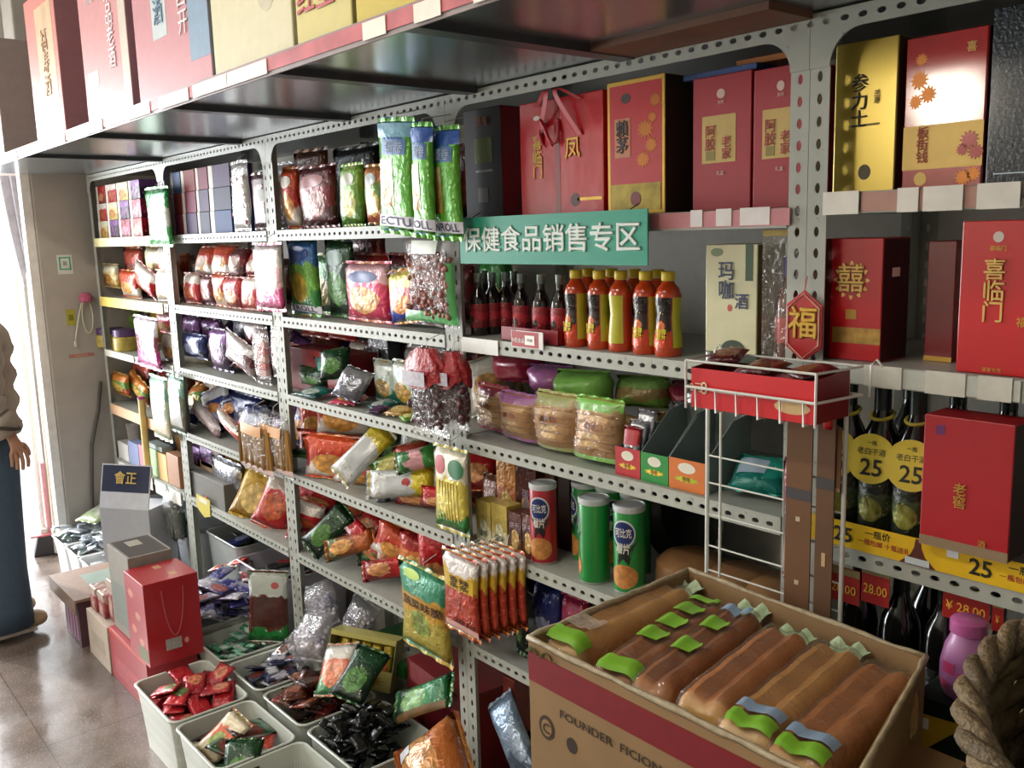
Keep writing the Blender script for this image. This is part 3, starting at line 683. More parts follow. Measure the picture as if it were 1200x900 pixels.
front(o, 'green_strip', .78, .92, .7, 1., plain('#2a4a2a', .4)); front(o, 'white_emblem', .1, .34, .9, .97, plain('#7a8a6a', .4), shape='disc'); sidepanel(o, plain('#6a6440', .4)); front(o, 'red_drop', .44, .53, .44, .5, plain('#b04030', .4), shape='disc')
# clear display box with a bottle
x, z0, w, h = fit((893, 270, 930, 416), .03, z)
cb = empty('display_case', (x, .03, z + .001), 'clear display case holding an amber bottle, beside the pale gold box', 'box')
MB().box(-w / 2, w / 2, 0, .07, .014, h - .012).ob('clear_panel', clear('#fff4d8', .06, .35, .05), cb)
MB().box(-w / 2, w / 2, 0, .07, 0, .013).ob('gold_base', plain('#a8925a', .25, .6), cb); MB().box(-w / 2, w / 2, 0, .07, h - .011, h).ob('gold_top', plain('#8a7a4a', .25, .6), cb)
lathe_thing('liquor_bottle', [('liquor_bottle', [(0, 0), (.022, 0), (.023, .004), (.023, .1), (.018, .125), (.009, .14), (.009, .18), (0, .18)], plain('#5a2418', .12, .1, .5), 20), ('bottle_label', [(.0232, .03), (.0234, .031), (.0234, .075), (.0232, .076)], plain('#b02424', .4), 20), ('cap', [(.0095, .15), (.011, .151), (.011, .185), (0, .186)], plain('#4a3a8a', .3, .2), 16)], (x, .066, z + .016), 'amber liquor bottle with a red label inside the clear case', 'bottle')
# red hexagonal gold-character charm hung on the double post
q = PY(943, 382, -.012)
ch = tag(MB().prism([(0, .062), (.035, .036), (.035, -.036), (0, -.062), (-.035, -.036), (-.035, .036)], -.004, 0).ob('fortune_charm', plain('#a8151c', .3, 0, .4), None, (q.x, -.012, q.z), bevel=.0015), 'red hexagonal fortune charm with a gold character hung on the double post', 'charm')
text(ch, '福', (0, -.0052, .002), .058, gold, bold=.04); 
MB().tube([(.030 * x_, -.0055, .030 * z_) for x_, z_ in ((0, 1.85), (1, 1.05), (1, -1.05), (0, -1.85), (-1, -1.05), (-1, 1.05))], .0014, 5, True).ob('beaded_border', plain('#d8a89a', .4), ch); MB().tube([(0, -.002, .062), (0, .004, .085)], .001, 5).ob('hanging_thread', RED, ch)
# red price card holder clipped to the lip
q = PY(615, 398, -.012)
pc = tag(MB().box(-.05, .062, -.002, 0, -.02, .02).ob('price_card_holder', plain('#d8d4d0', .35, 0, .3), None, (q.x, -.009, q.z)), 'red and white price card in a clear clip on the drinks shelf lip', 'price card')
decal(pc, 'red_panel', -.048, .046, -.018, .018, plain('#a8262e', .4), at=-.002); decal(pc, 'white_slip', .0, .034, -.012, .01, white_ink, at=-.002, off=.0008); text(pc, '中药食品', (-.025, -.0036, -.004), .012, white_ink); text(pc, '15.00', (.017, -.0042, -.001), .009, black_ink); MB().tube([(-.045, -.002, .018), (-.043, -.002, .034), (-.036, -.002, .034), (-.037, -.002, .018)], .0012, 5).ob('clip_loop', plain('#c8a0a0', .3), pc)

# bread shelf
z = SH[2]
loaf = plain('#b98a52', .6, 0, 0, .3, .15, 22); loaf2 = foil('#c9a068', '#b98a50', '#a87a44', '#d8b070', '#c89028', .35, fr=.2)
def bread_bag(rect, Y, top, label, logo):
    x, z0, w, h = fit(rect, Y, z); t = .075
    o = pack((x, Y + t / 2, z + h / 2 + .003), w, h * .88, t, loaf2, label, 'bread', 'bread_bag', sealmat=top, group='packed loaves in clear bags', gus=.6)
    for i in range(5):
        v = .2 + .14 * i
        MB().tube([PO[o.name].f(.08 + .84 * k / 8, v + .02 * math.sin(3 * k / 8), -1, -.001) for k in range(9)], .0035, 5).ob('slice_ridge', loaf, o, smooth='all')
    patch(o, .3, .75, .52, .66, plain('#c8781c', .35), 'brand_panel', 'disc', off=.004); ptext(o, '面包', .36, .7, .54, .65, plain('#5a2a10', .5), off=.006)
    patch(o, .0, 1., .83, .99, top, 'tinted_top', off=.0022); patch(o, .05, .95, .01, .09, top, 'tinted_base', off=.002)
    w_ = clear('#ffffff', .04, .35, .1); patch(o, .02, .98, .04, .96, w_, 'clear_film', off=.007)
    return o
PNK = plain('#b06aa8', .35, 0, .3, .1, .6, 26); RPK = plain('#a01c40', .3, 0, .4, .12, .6, 26); LGR = plain('#8cd060', .35, 0, .3, .12, .6, 26)
bread_bag((546, 452, 582, 520), .06, RPK, 'loaf bag with a dark red top, half behind the date bags', 0)
bread_bag((577, 462, 621, 527), .035, PNK, 'loaf bag with a purple top, second on the bread shelf', 0)
bread_bag((616, 462, 668, 534), .02, plain('#b8bc7a', .35, 0, .3), 'loaf bag with a pale yellow-green top, third on the bread shelf', 0)
bread_bag((661, 468, 716, 545), .012, LGR, 'loaf bag with a bright green top beside the pouch box', 0)
tops = [((552, 421, 612, 452), .13, RPK, 'dark red wrapped loaf lying on top of the upright loaf bags'), ((598, 432, 648, 466), .12, PNK, 'purple wrapped loaf lying on top between the red and green ones'),
        ((640, 438, 703, 478), .11, LGR, 'bright green wrapped loaf lying on top of the loaf bags'), ((696, 447, 757, 482), .13, foil('#8cbc66', '#a08a58', '#7ab04a', None, '#4a7a30'), 'green and tan wrapped loaf lying behind the pouch row'),
        ((606, 414, 650, 440), .24, plain('#7a4a78', .4, 0, .2, .15), 'dull purple wrapped loaf at the back against the panel'), ((752, 455, 796, 490), .14, foil('#7a1430', '#8a1838', '#5a1024', None), 'crimson wrapped loaf lying behind the open display boxes')]
for r_, Y, m_, nm in tops:
    x, z0, w, h = fit(r_, Y)
    carton_top = pack((x, Y + .05, z0 + h / 2), w, h, .1, m_, nm, 'bread', 'wrapped_loaf', roll=-.06)
    zc = z0 - z
    if r_[0] in (696, 752, 552, 598, 606): # the loaf beneath it, hidden by the front bags
        pass
# loaves behind the front bags that carry the lying ones
for i, (px, nm) in enumerate(((570, 'first'), (618, 'second'), (668, 'third'), (722, 'fourth'), (765, 'fifth'))):
    x = PY(px, 500, .12).x
    pack((x, .155, z + .046), .15, .085, .085, loaf2, 'wrapped loaf in the rear row under the lying loaves, %s along' % nm, 'bread', 'wrapped_loaf', group='rear wrapped loaves')
# pouch box and display boxes
def display_box(rect, Y, m, label, dep=.14, back=.075, ink=yel_ink):
    x, z0, w, h = fit(rect, Y, z)
    r = empty('display_box', (x, Y, z + .001), label, 'display box', 'small open snack display boxes')
    b = MB().box(-w / 2, w / 2, 0, .0015, 0, h).ob('front_panel', m, r)
    for sx in (-1, 1):
        xx = sx * (w / 2 - .00075)
        mb = MB(); pts = [(0.0016, 0), (dep, 0), (dep, h + back), (dep * .6, h + back * .9), (.0016, h)]
        mb.add([(xx - .0007, a, c) for a, c in pts] + [(xx + .0007, a, c) for a, c in pts], [(0, 1, 2, 3, 4), (9, 8, 7, 6, 5)] + [(i, (i + 1) % 5, (i + 1) % 5 + 5, i + 5) for i in range(5)])
        mb.ob('side_panel', plain('#7c8a88', .55, 0, 0, .1), r)
    MB().box(-w / 2, w / 2, dep, dep + .0015, 0, h + back).ob('back_panel', plain('#7f8a87', .55), r); MB().box(-w / 2 + .002, w / 2 - .002, .002, dep, 0, .0015).ob('bottom_panel', GREY, r)
    decal(b, 'mascot_patch', -w * .24, w * .24, h * .56, h * .9, plain('#e0dccc', .4), shape='disc'); decal(b, 'yellow_swirl', -w * .36, w * .36, h * .26, h * .46, ink, shape='flower'); text(b, '咪咪', (0, -.0018, h * .36), h * .16, plain('#8a2a1a', .5))
    return r, w
r1, w1 = display_box((721, 526, 750, 560), .012, plain('#b3181f', .35, 0, .3), 'small red open display box holding snack pouches', .13, .0)
display_box((751, 533, 783, 567), .012, plain('#1f8a34', .35, 0, .3), 'small green open display box with tall dark grey sides', .15, .085)
display_box((784, 540, 826, 574), .012, plain('#d0702a', .35, 0, .3), 'small orange open display box with tall dark grey sides', .15, .08, plain('#b8c82a', .4))
x0 = r1.location.x
for i in range(7):
    m_ = F['silver'] if i else foil('#b01c22', '#9c9aa0', '#8a888e', '#5a4a48', '#d8a0a0', .25, metal=.3)
    p = pack((x0 + .003 * i, .024 + .0165 * i, z + .052 + .0035 * i), .05, .098, .014, m_, 'silver and red snack pouch, %s from the front in the red display box' % ORD[i], 'snack pouch', 'snack_pouch', lean=-.12, group='snack pouches in the red display box')
    if not i: patch(p, .08, .92, .62, .95, plain('#a81c22', .35), 'red_header')
# teal pouch lying by itself
q = PY(880, 572, .06)
p = pack((q.x, .1, z + .04), .125, .1, .04, foil('#1f9a8c', '#2aa898', '#157a72', None, '#c8e8e0'), 'teal and white wet wipe pack lying alone behind the wire stand', 'wipes', 'wipe_pack', lean=-1.1, yaw=.3)
patch(p, .1, .6, .3, .7, plain('#a8c0d8', .4), 'pale_panel')

# can shelf
z = SH[3]
def can(x, y, r, h, m, label, name='crisp_can', turn=0., arrow=True):
    o = lathe_thing(name, [(name, [(0, 0), (r * .98, 0), (r, .003), (r, h - .012), (r * .98, h - .01)], m, 28)], (x, y, z + .001), label, 'can')
    o.rotation_euler.z = turn
    MB().lathe([(r * 1.0, h - .014), (r * 1.03, h - .012), (r * 1.03, h - .002), (r * .97, h), (r * .94, h - .003), (0, h - .003)], 28).ob('lid', plain('#c6ccd0', .35, 0, .2), o, smooth=True)
    MB().lathe([(r * .985, -.0002), (r * 1.01, .0), (r * 1.01, .004), (r * .99, .0045)], 28).ob('base_rim', plain('#b8b8b4', .3, .7), o, smooth=True)
    def curved(pts, nm, mm, off=.0007):
        # fan of a polygon in (angle, height) wrapped on the can
        c = (sum(a for a, b in pts) / len(pts), sum(b for a, b in pts) / len(pts)); mb = MB(); K = 4
        W_ = lambda a, q: ((r + off) * math.sin(a), -(r + off) * math.cos(a), q)
        mb.v.append(W_(*c)); n = len(pts)
        for k in range(1, K + 1):
            for a, b in pts: mb.v.append(W_(c[0] + (a - c[0]) * k / K, c[1] + (b - c[1]) * k / K))
        for i in range(n): mb.f.append((0, 1 + i, 1 + (i + 1) % n))
        for k in range(K - 1):
            for i in range(n): mb.f.append((1 + k * n + i, 1 + (k + 1) * n + i, 1 + (k + 1) * n + (i + 1) % n, 1 + k * n + (i + 1) % n))
        mb.ob(nm, mm, o, smooth='all')
    circ = lambda a0, z0, ra, rz: [(a0 + ra * math.cos(2 * PI * i / 24), z0 + rz * math.sin(2 * PI * i / 24)) for i in range(24)]
    curved([(-.95, h * .62), (.95, h * .62), (.35, h * .34), (-.35, h * .34)], 'dark_panel', plain('#1a1f22', .35), .0006)
    curved(circ(0, h * .70, .78, .031), 'logo_ring', plain('#cfd6dc', .35), .0009); curved(circ(0, h * .70, .68, .027), 'logo_disc', plain('#1c2f6a', .3), .0013)
    curved(circ(.0, h * .2, .95, .028), 'crisps_picture', plain('#d08c4a', .45, 0, 0, .5, 0, 60), .0008)
    tm = text_mesh('可比克', .03).copy(); tm.materials.clear(); tm.materials.append(white_ink)
    for v in tm.vertices: a = v.co.x * .36; q = v.co.y * .022; v.co = ((r + .002) * math.sin(a), -(r + .002) * math.cos(a), h * .70 + q)
    link('lettering', tm, o)
    tm = text_mesh('薯片', .03).copy(); tm.materials.clear(); tm.materials.append(white_ink)
    for v in tm.vertices: a = v.co.x * .45; q = v.co.y * .026; v.co = ((r + .0018) * math.sin(a), -(r + .0018) * math.cos(a), h * .52 + q)
    link('lettering', tm, o)
    return o
rc = plain('#a8182a', .3, 0, .35, .06); gc = plain('#1c8a3c', .3, 0, .35, .06)
can(PY(638, 655, .045).x, .045, .0335, .2, rc, 'tall red potato crisp can standing on the can shelf', turn=.5)
can(PY(697, 675, .045).x, .045, .036, .2, gc, 'tall green crisp can with its label turned away, ahead of the others', turn=-1.1)
can(PY(738, 690, .06).x, .06, .036, .2, gc, 'tall green crisp can with its round logo showing, by the bread carton', turn=.35)
can(PY(688, 650, .13).x, .13, .036, .2, gc, 'green crisp can in the second row behind the turned one', turn=-.6)
can(PY(716, 655, .15).x, .15, .036, .2, gc, 'green crisp can in the second row, middle of three', turn=.9)
can(PY(745, 660, .15).x, .15, .036, .2, gc, 'green crisp can in the second row, nearest the black pan', turn=.2)
ybx = foil('#c9b45c', '#b8a04a', '#d8ccA0'.lower(), '#e0d8b0', '#4a4a1c', .4, fr=.25); bbx = foil('#5a2c22', '#4a2620', '#6a3a24', '#d8b070', '#c8b0b8', .4)
obx = foil('#c88438', '#a8602c', '#7a3c22', '#d8b860', '#e0c890', .4)
o = ct((558, 588, 575, 635), .02, .05, ybx, 'small yellow biscuit carton, first on the can shelf', z); ftext(o, '蛋卷', .5, .22, .16, plain('#3a4a2a', .5))
o = ct((576, 592, 594, 642), .02, .05, ybx, 'small yellow biscuit carton, second on the can shelf', z); ftext(o, '蛋卷', .5, .22, .16, plain('#3a4a2a', .5))
o = ct((596, 602, 611, 646), .02, .05, bbx, 'small brown biscuit carton beside the yellow ones', z); ftext(o, '饼干', .5, .7, .16, plain('#b8a0b0', .5))
o = ct((612, 604, 625, 652), .02, .05, bbx, 'small brown biscuit carton touching the red can', z); ftext(o, '饼干', .5, .7, .16, plain('#b8a0b0', .5))
o = ct((582, 540, 604, 590), .09, .05, obx, 'orange-brown biscuit carton standing behind the yellow ones', z + .001, bevel=.001)
o = ct((605, 545, 628, 600), .09, .05, bbx, 'dark brown biscuit carton behind the small brown ones', z); ftext(o, vert('蛋黄'), .5, .55, .14, plain('#a090a0', .5))
o = ct((632, 552, 650, 655), .12, .05, plain('#5a3a20', .5, 0, .1, .3), 'tall brown carton standing in the shade behind the red can', z)
o = ct((654, 556, 668, 655), .13, .05, plain('#3a2620', .5, 0, .1, .3), 'narrow dark carton in the shade, second behind the red can', z)
ct((660, 570, 676, 660), .21, .05, plain('#59402a', .5, 0, .1, .3), 'narrow brown carton at the back of the can shelf', z)
pk((553, 560, 578, 592), .1, F['brown'], 'crumpled amber and brown pouch behind the first yellow carton', z=z + .0)
pk((545, 548, 572, 568), .16, F['silver'], 'grey-white pouch leaning at the back corner of the can shelf', z=z)
# round black pan at the end of the can shelf
pn = tag(MB().lathe([(0, 0), (.09, 0), (.115, .03), (.118, .034), (.112, .032), (.088, .004), (0, .004)], 40).ob('frying_pan', plain('#2b2d2e', .35, .5, .2), None, (PY(800, 640, .24).x, .27, z + .132), (PI / 2 - .2, 0, 0), smooth=True), 'round dark grey pan leaning against the back of the can shelf', 'pan')
MB().lathe([(.1175, .033), (.1205, .0335), (.1205, .036), (.1175, .0365)], 40).ob('rim', plain('#4a4a48', .3, .6), pn, smooth=True)
# lowest shelf of this rack
z = SH[4]
pk((598, 668, 612, 748), .03, F['dgreen'], 'tall slim green pouch standing on the lowest shelf', z=z, t=.03)
for i, (r_, k, nm, Y) in enumerate((((617, 690, 650, 742), 'navy', 'dark blue pouch on the lowest shelf next to the slim green one', .05), ((648, 705, 680, 755), 'mag', 'dark magenta pouch on the lowest shelf', .05), ((622, 668, 660, 710), 'gold', 'dull gold pouch behind the dark blue pouch', .13),
      ((575, 655, 600, 745), 'brown', 'brown pouch on the lowest shelf behind the chilli packs', .09), ((555, 660, 580, 735), 'dgreen', 'dark green pouch at the rear beside the post', .12), ((665, 680, 700, 740), 'dred', 'dark red pouch far along the lowest shelf', .13), ((690, 715, 730, 775), 'black', 'black pouch far along the lowest shelf', .05))):
    pk(r_, Y, F[k], nm, z=z)
# ------------------------------------------------------------------ hanging goods at the posts
def hanger(o, top, y1=.0):
    """short loop from the top of a hanging bag up to the lip or post"""
    MB().tube([(0, 0, top), (0, .002, top + .02), (0, y1, top + .035)], .0012, 5).ob('hanging_loop', plain('#d8d8d4', .3), o)
def hang(rect, Y, mat, label, t=.03, roll=0., **kw):
    x, z0, w, h = fit(rect, Y)
    kw.setdefault('name', 'hanging_bag'); kw.setdefault('cat', 'snack pack')
    o = pack((x, Y, z0 + h / 2), w, h * .96, t, mat, label, roll=roll, **kw)
    hanger(o, h * .48, -Y - .003)
    return o
egg = foil('#2a5aa0', '#5cae2c', '#4a9c28', None, '#c8dca0', .28, split=(.05, .86))
eggb = plain('#d8d4e0', .35); navyink = plain('#1c1a5a', .4)
for i, (r_, Y, tx, rl, nm) in enumerate((((444, 140, 487, 273), -.075, 'ECTU', .06, 'green egg roll bag, most tilted of the three at the post'), ((483, 146, 509, 277), -.09, 'OLL', .03, 'green egg roll bag squeezed in the middle of the three hanging at the post'),
      ((504, 150, 541, 280), -.065, 'ENROLL', 0., 'green egg roll bag nearest the green board, hanging at the post'))):
    o = hang(r_, Y, egg, nm, .028, roll=rl, sd=1, seal=True, group=None)
    patch(o, .0, 1., .03, .14, eggb, 'white_band'); ptext(o, tx, .08, .92, .045, .125, navyink, .02)
    patch(o, .08, .5, .22, .66, foil('#c8b080', '#c09c60', '#b08848', None, '#e0d0a0', .3), 'egg_roll_picture'); patch(o, .15, .85, .70, .84, plain('#4a78b8', .35), 'blue_panel'); ptext(o, '蛋卷', .3, .8, .715, .83, plain('#c8d8ec', .4), .02)
    patch(o, .0, 1., .86, .99, plain('#7fb4c8', .3, .1, .3, .2, .4, 40) if i == 0 else plain('#2a5ab0', .3, .1, .3, .2, .4, 40), 'twisted_top')
# nuts bag
o = hang((474, 275, 536, 380), -.035, clear('#b89a90', .14, .03), 'clear bag of pink-brown nuts with a green base hanging at the post', .035)
P = Pouch(o.dimensions.x * .8, .16, .026, 2)
def lumps(parent, name, n, box, r, mat, loc=(0, 0, 0), sq=.8, seed=1, rows=None):
    """one uncountable filling: many small rounded lumps packed in a flat slab"""
    rr = random.Random(seed); mb = MB(); x0, x1, y0, y1, z0, z1 = box
    for i in range(n):
        cx_, cy_, cz = rr.uniform(x0, x1), rr.uniform(y0, y1), rr.uniform(z0, z1); k = r * rr.uniform(.75, 1.2); a = rr.uniform(0, PI)
        M_ = Matrix.Rotation(a, 3, 'Y') @ Matrix.Diagonal((k * 1.25, k * .8, k * sq))
        vs = []; 
        for j, ph in enumerate((-.9, 0, .9)):
            for q in range(6): vs.append(Vector((cx_, cy_, cz)) + M_ @ Vector((math.cos(ph) * math.cos(q * PI / 3), math.cos(ph) * math.sin(q * PI / 3), math.sin(ph))))
        vs += [Vector((cx_, cy_, cz)) + M_ @ Vector((0, 0, -1)), Vector((cx_, cy_, cz)) + M_ @ Vector((0, 0, 1))]
        fs = [(j * 6 + q, j * 6 + (q + 1) % 6, (j + 1) * 6 + (q + 1) % 6, (j + 1) * 6 + q) for j in (0, 1) for q in range(6)] + [(18, (q + 1) % 6, q) for q in range(6)] + [(19, 12 + q, 12 + (q + 1) % 6) for q in range(6)]
        mb.add(vs, fs)
    f_ = mb.ob(name, mat, parent, loc, smooth='all'); f_['kind'] = 'stuff'; return f_
w, h = PO[o.name].w, PO[o.name].h
lumps(o, 'nut_filling', 260, (-w * .38, w * .38, -.014, .008, -h * .42, h * .28), .0075, plain('#a0625a', .45, 0, .2, .5, 0, 60))
patch(o, .0, 1., .0, .13, plain('#2a9c3c', .3, 0, .4, .2, .4, 40), 'green_base', off=.004); patch(o, .9, 1., .1, .7, plain('#3a8a44', .35), 'green_edge', off=.004); patch(o, .25, .75, .80, .95, plain('#d8dcd0', .35), 'paper_header', off=.004)
# date bags with red mesh tops
def datebag(rect, Y, label, n):
    x, z0, w, h = fit(rect, Y)
    o = pack((x, Y, z0 + h / 2), w, h * .96, .05, clear('#d8c8c8', .07, .3), label, 'date bag', 'date_bag', gus=.7)
    lumps(o, 'date_filling', n, (-w * .42, w * .42, -.016, .012, -h * .36, h * .22), .0095, plain('#4a1620', .3, 0, .3, .4), seed=n)
    def cap_(u, v):
        a = 2 * PI * u; q = math.sin(min(v * 1.15, 1) * PI / 2); k = (1 - max(0, v - .55) / .45 * .55) * (.94 + .06 * math.sin(a * 9 + v * 5))
        return Vector((w * .54 * k * math.copysign(abs(math.cos(a)) ** .7, math.cos(a)), .036 * k * math.sin(a), h * (.16 + .34 * v) - .012 * (1 - v) * (1 + math.sin(a * 3))))
    MB().grid(40, 8, cap_).ob('red_mesh_top', plain('#a8141c', .4, 0, .3, .4, .9, 90), o, smooth='all')
    MB().grid(4, 4, lambda u, v: Vector((-w * .35 + w * .6 * u, -.040 - .002 * math.sin(3 * u), h * (.10 + .16 * v)))).ob('paper_label', plain('#b0a8b4', .5, 0, 0, .3, 0, 90), o)
    hanger(o, h * .5, -Y - .003); return o
datebag((481, 408, 524, 512), -.06, 'clear bag of dark dates with a red mesh top hanging at the post', 150)
datebag((518, 412, 547, 505), -.035, 'narrow clear bag of dark dates tucked behind the larger date bag', 90)
# noodle pack
o = hang((509, 526, 549, 622), -.04, foil('#d8d4c4', '#c8b84c', '#2a7a34', '#d8c860', '#f0ecd8', .28, fr=.24, split=(.18, .62)), 'slim pack of yellow bean curd sticks with a green frog-like round badge hanging at the post', .025)
o['label'] = 'slim pack of yellow bean curd sticks with a round green badge hanging at the post'
patch(o, .5, .95, .66, .9, plain('#1c6a3c', .35), 'round_badge', 'disc'); patch(o, .1, .4, .68, .92, plain('#b8404a', .4), 'red_print', 'disc')
for k in range(7): MB().tube([PO[o.name].f(.25 + .085 * k + .02 * math.sin(k), .12, -1, .001), PO[o.name].f(.22 + .09 * k, .6, -1, .001)], .0022, 5).ob('bean_curd_stick', plain('#cdb54a', .5), o)
# sticks bag at post between second and third racks
for i, (r_, Y, nm) in enumerate((((281, 482, 318, 552), -.05, 'clear bag of brown dough sticks, front one under the navy packs'), ((305, 483, 341, 553), -.03, 'clear bag of brown dough sticks, behind the front one under the navy packs'))):
    o = hang(r_, Y, clear('#e8e0d0', .05, .04), nm, .04); w, h = PO[o.name].w, PO[o.name].h
    for k in range(15): MB().tube([(-w * .42 + w * .06 * k, -.008 + .006 * (k % 3), -h * .42), (-w * .41 + w * .062 * k, -.006 + .004 * (k % 2), h * (.22 + .05 * math.sin(k * 2)))], .0075, 6).ob('dough_stick', plain('#a87c38' if k % 3 else '#7f6028', .7), o, smooth=True)
    patch(o, .0, 1., .0, .1, plain('#d8b8b0', .3, 0, .3), 'pink_base', off=.003); patch(o, .15, .85, .62, .8, plain('#c88a34', .4), 'amber_header', off=.003)
# pink white hanging pack, tissue pack, green packs on the far rack
o = hang((298, 285, 333, 362), -.03, foil('#e4dcd8', '#e0b8bc', '#c0407a', None, '#c04050', .25), 'pink and white patterned pouch hanging in front of the second post from the pillar', .03)
o = hang((272, 190, 292, 270), -.03, clear('#f0ece8', .5, .5), 'tall crinkled clear bag hanging beside the red cup cartons', .03); w, h = PO[o.name].w, PO[o.name].h
lumps(o, 'candy_filling', 60, (-w * .36, w * .36, -.006, .006, -h * .4, h * .3), .009, foil('#d8c0c0', '#c8a0a8', '#b07080'), seed=4)
o = hang((172, 220, 200, 288), -.03, foil('#2f9a4c', '#d8e0d4', '#3aa050', None, '#a8c8a8', .25), 'green and white pouch hanging on the post beside the pillar rack', .03)
o = hang((159, 372, 187, 430), -.03, foil('#d8d4dc', '#8a4a5c', '#b83a8a', None, '#e0d0d8', .25), 'white and plum tissue pouch hanging at the pillar rack', .03)
for i, (r_, nm) in enumerate((((178, 442, 199, 512), 'pale green pouch, first of two hanging on the post next to the yellow pole'), ((198, 442, 217, 506), 'grey-green pouch, second of two hanging on the post next to the yellow pole'))):
    o = hang(r_, -.03, foil('#7aa898', '#b8c8ac' if i == 0 else '#6a7260', '#d0c8a8' if i == 0 else '#5a5a48', None, '#e0e8e0', .28), nm, .03); patch(o, .15, .85, .1, .6, plain('#c8b89a' if i == 0 else '#77705c', .4, 0, .3, .3, 0, 40), 'window_panel')
# yellow pole hanging from the lip
x, z0, w, h = fit((165, 430, 173, 520), -.012)
yp = tag(MB().lathe([(0, 0), (.016, 0), (.016, h), (0, h)], 14).ob('yellow_pole', plain('#d8bc74', .5), None, (x, -.022, SH[4] + .001), smooth=True), 'yellow plastic pole standing at the front of the pillar rack', 'pole')
MB().lathe([(.0165, h * .03), (.02, h * .03), (.02, h * .12), (.0165, h * .12)], 14).ob('base_collar', plain('#c8c4c0', .4), yp, smooth=True); MB().lathe([(0.001, h), (.018, h), (.018, h + .01), (0.001, h + .012)], 14).ob('end_cap', plain('#b8488a', .4), yp, smooth=True)
# packs hanging below the middle rack
o = hang((470, 668, 528, 765), -.05, foil('#3a8a6a', '#c89a3c', '#b0a048', '#8a9a44', '#5a5020', .35, fr=.2, split=(.4, .66)), 'green and yellow vegetable crisp bag hanging under the middle rack', .04)
patch(o, .15, .5, .86, .97, plain('#a8c83c', .4), 'lime_badge', 'disc'); patch(o, .0, 1., .52, .68, plain('#b88a3a', .4), 'amber_band'); ptext(o, '蔬菜味脆', .12, .95, .53, .65, plain('#5a3a1c', .5), .02)
for i in range(6):
    o = hang((520 + 11 * i, 652 - 2 * i, 562 + 11 * i, 742 - 3 * i), -.075 + .013 * i, foil('#d8d0cc', '#c8a02a', '#a83a24', '#b8442a', '#e8e0d0', .3, fr=.2, split=(.55, .78)), 'red chilli strip pack, %s of the bunch hanging at the post foot' % ORD[i], .011, group='chilli packs hanging at the post', sd=1)
    if i < 1: patch(o, .12, .9, .56, .74, plain('#c8a424', .4), 'yellow_header'); ptext(o, '香辣\n条条', .2, .8, .575, .73, plain('#4a2a14', .5), .02); patch(o, .05, .95, .02, .1, plain('#c89a94', .35), 'pink_base'); ptext(o, '2018', .3, .9, .11, .17, plain('#4a1c14', .5), .02)

# ------------------------------------------------------------------ shelf goods of the three further racks
def R(items, Y, z, cat='snack pack', t=.05, **kw):
    for it in items:
        r_, m_, nm = it[:3]; o = it[3] if len(it) > 3 else {}
        a = dict(kw); a.update(o); yy = a.pop('Y', Y); tt = a.pop('t', t); zz = a.pop('z', z)
        lab = a.pop('logo', None)
        p = pk(r_, yy, F[m_] if isinstance(m_, str) else m_, nm, t=tt, z=zz, cat=cat, **a)
        if lab: 
            patch(p, .2, .8, .66, .88, plain(lab, .35), 'logo_disc', 'disc')
def C(items, Y, z, d=.06, cat='carton', name='snack_carton', **kw):
    out = []
    for it in items:
        r_, m_, nm = it[:3]; a = dict(kw); a.update(it[3] if len(it) > 3 else {}); yy = a.pop('Y', Y); zz = a.pop('z', z); dd = a.pop('d', d); edge = a.pop('edge', None)
        o = ct(r_, yy, dd, F[m_] if isinstance(m_, str) else m_, nm, zz, cat=cat, name=name, **a)
        if edge: front(o, 'white_edge', 0, edge, .0, 1., plain('#efe9e0', .4)); out.append(o)
    return out
def stackc(cols, layers, Y, z, hz, mats, what, group, name='cup_carton'):
    """a wall of small cartons: columns by pixel span, rows by height"""
    k = 0
    for j in range(layers):
        for i, (a, b) in enumerate(cols):
            x0, x1 = PY(a, 260, Y).x, PY(b, 260, Y).x
            m_ = mats[(i * 2 + j * 3) % len(mats)]
            o = carton(((x0 + x1) / 2, Y + .002 * j, z + .001 + j * (hz + .0012)), x1 - x0 - .003, hz, .09, F[m_] if isinstance(m_, str) else m_, '%s, %s from the pillar, %s layer' % (what, ORD[i], ('bottom', 'middle', 'top')[j]), 'carton', name, group=group)
            front(o, 'white_edge', 0, .2, 0, 1., plain('#d8d2c8', .6)); k += 1
z = SH[0]
stackc(((115, 125), (126, 138), (139, 152), (153, 166)), 3, .02, z, .083, ['cream', 'red', 'purple', 'redw', 'mag'], 'small cup carton on the pillar rack', 'cup cartons on the pillar rack')
stackc(((203, 214), (215, 231), (232, 246), (247, 272)), 3, .02, z, .083, [plain('#7a2444', .65), plain('#24447e', .65), plain('#4a3560', .65), plain('#8a2a30', .65), plain('#3a3f5a', .65)], 'white-edged cup carton on the purple rack', 'cup cartons on the purple rack')
R([((292, 193, 318, 272), clear('#e0d0d0', .35, .4), 'clear bag of dark red sweets beside the third post on the top shelf')], .02, z, t=.06)
o = pk((293, 205, 317, 262), .03, F['dred'], 'dark red sweets pack with a white slip inside the clear top bag', t=.03, z=z); patch(o, .3, .8, .5, .72, white_ink, 'white_slip')
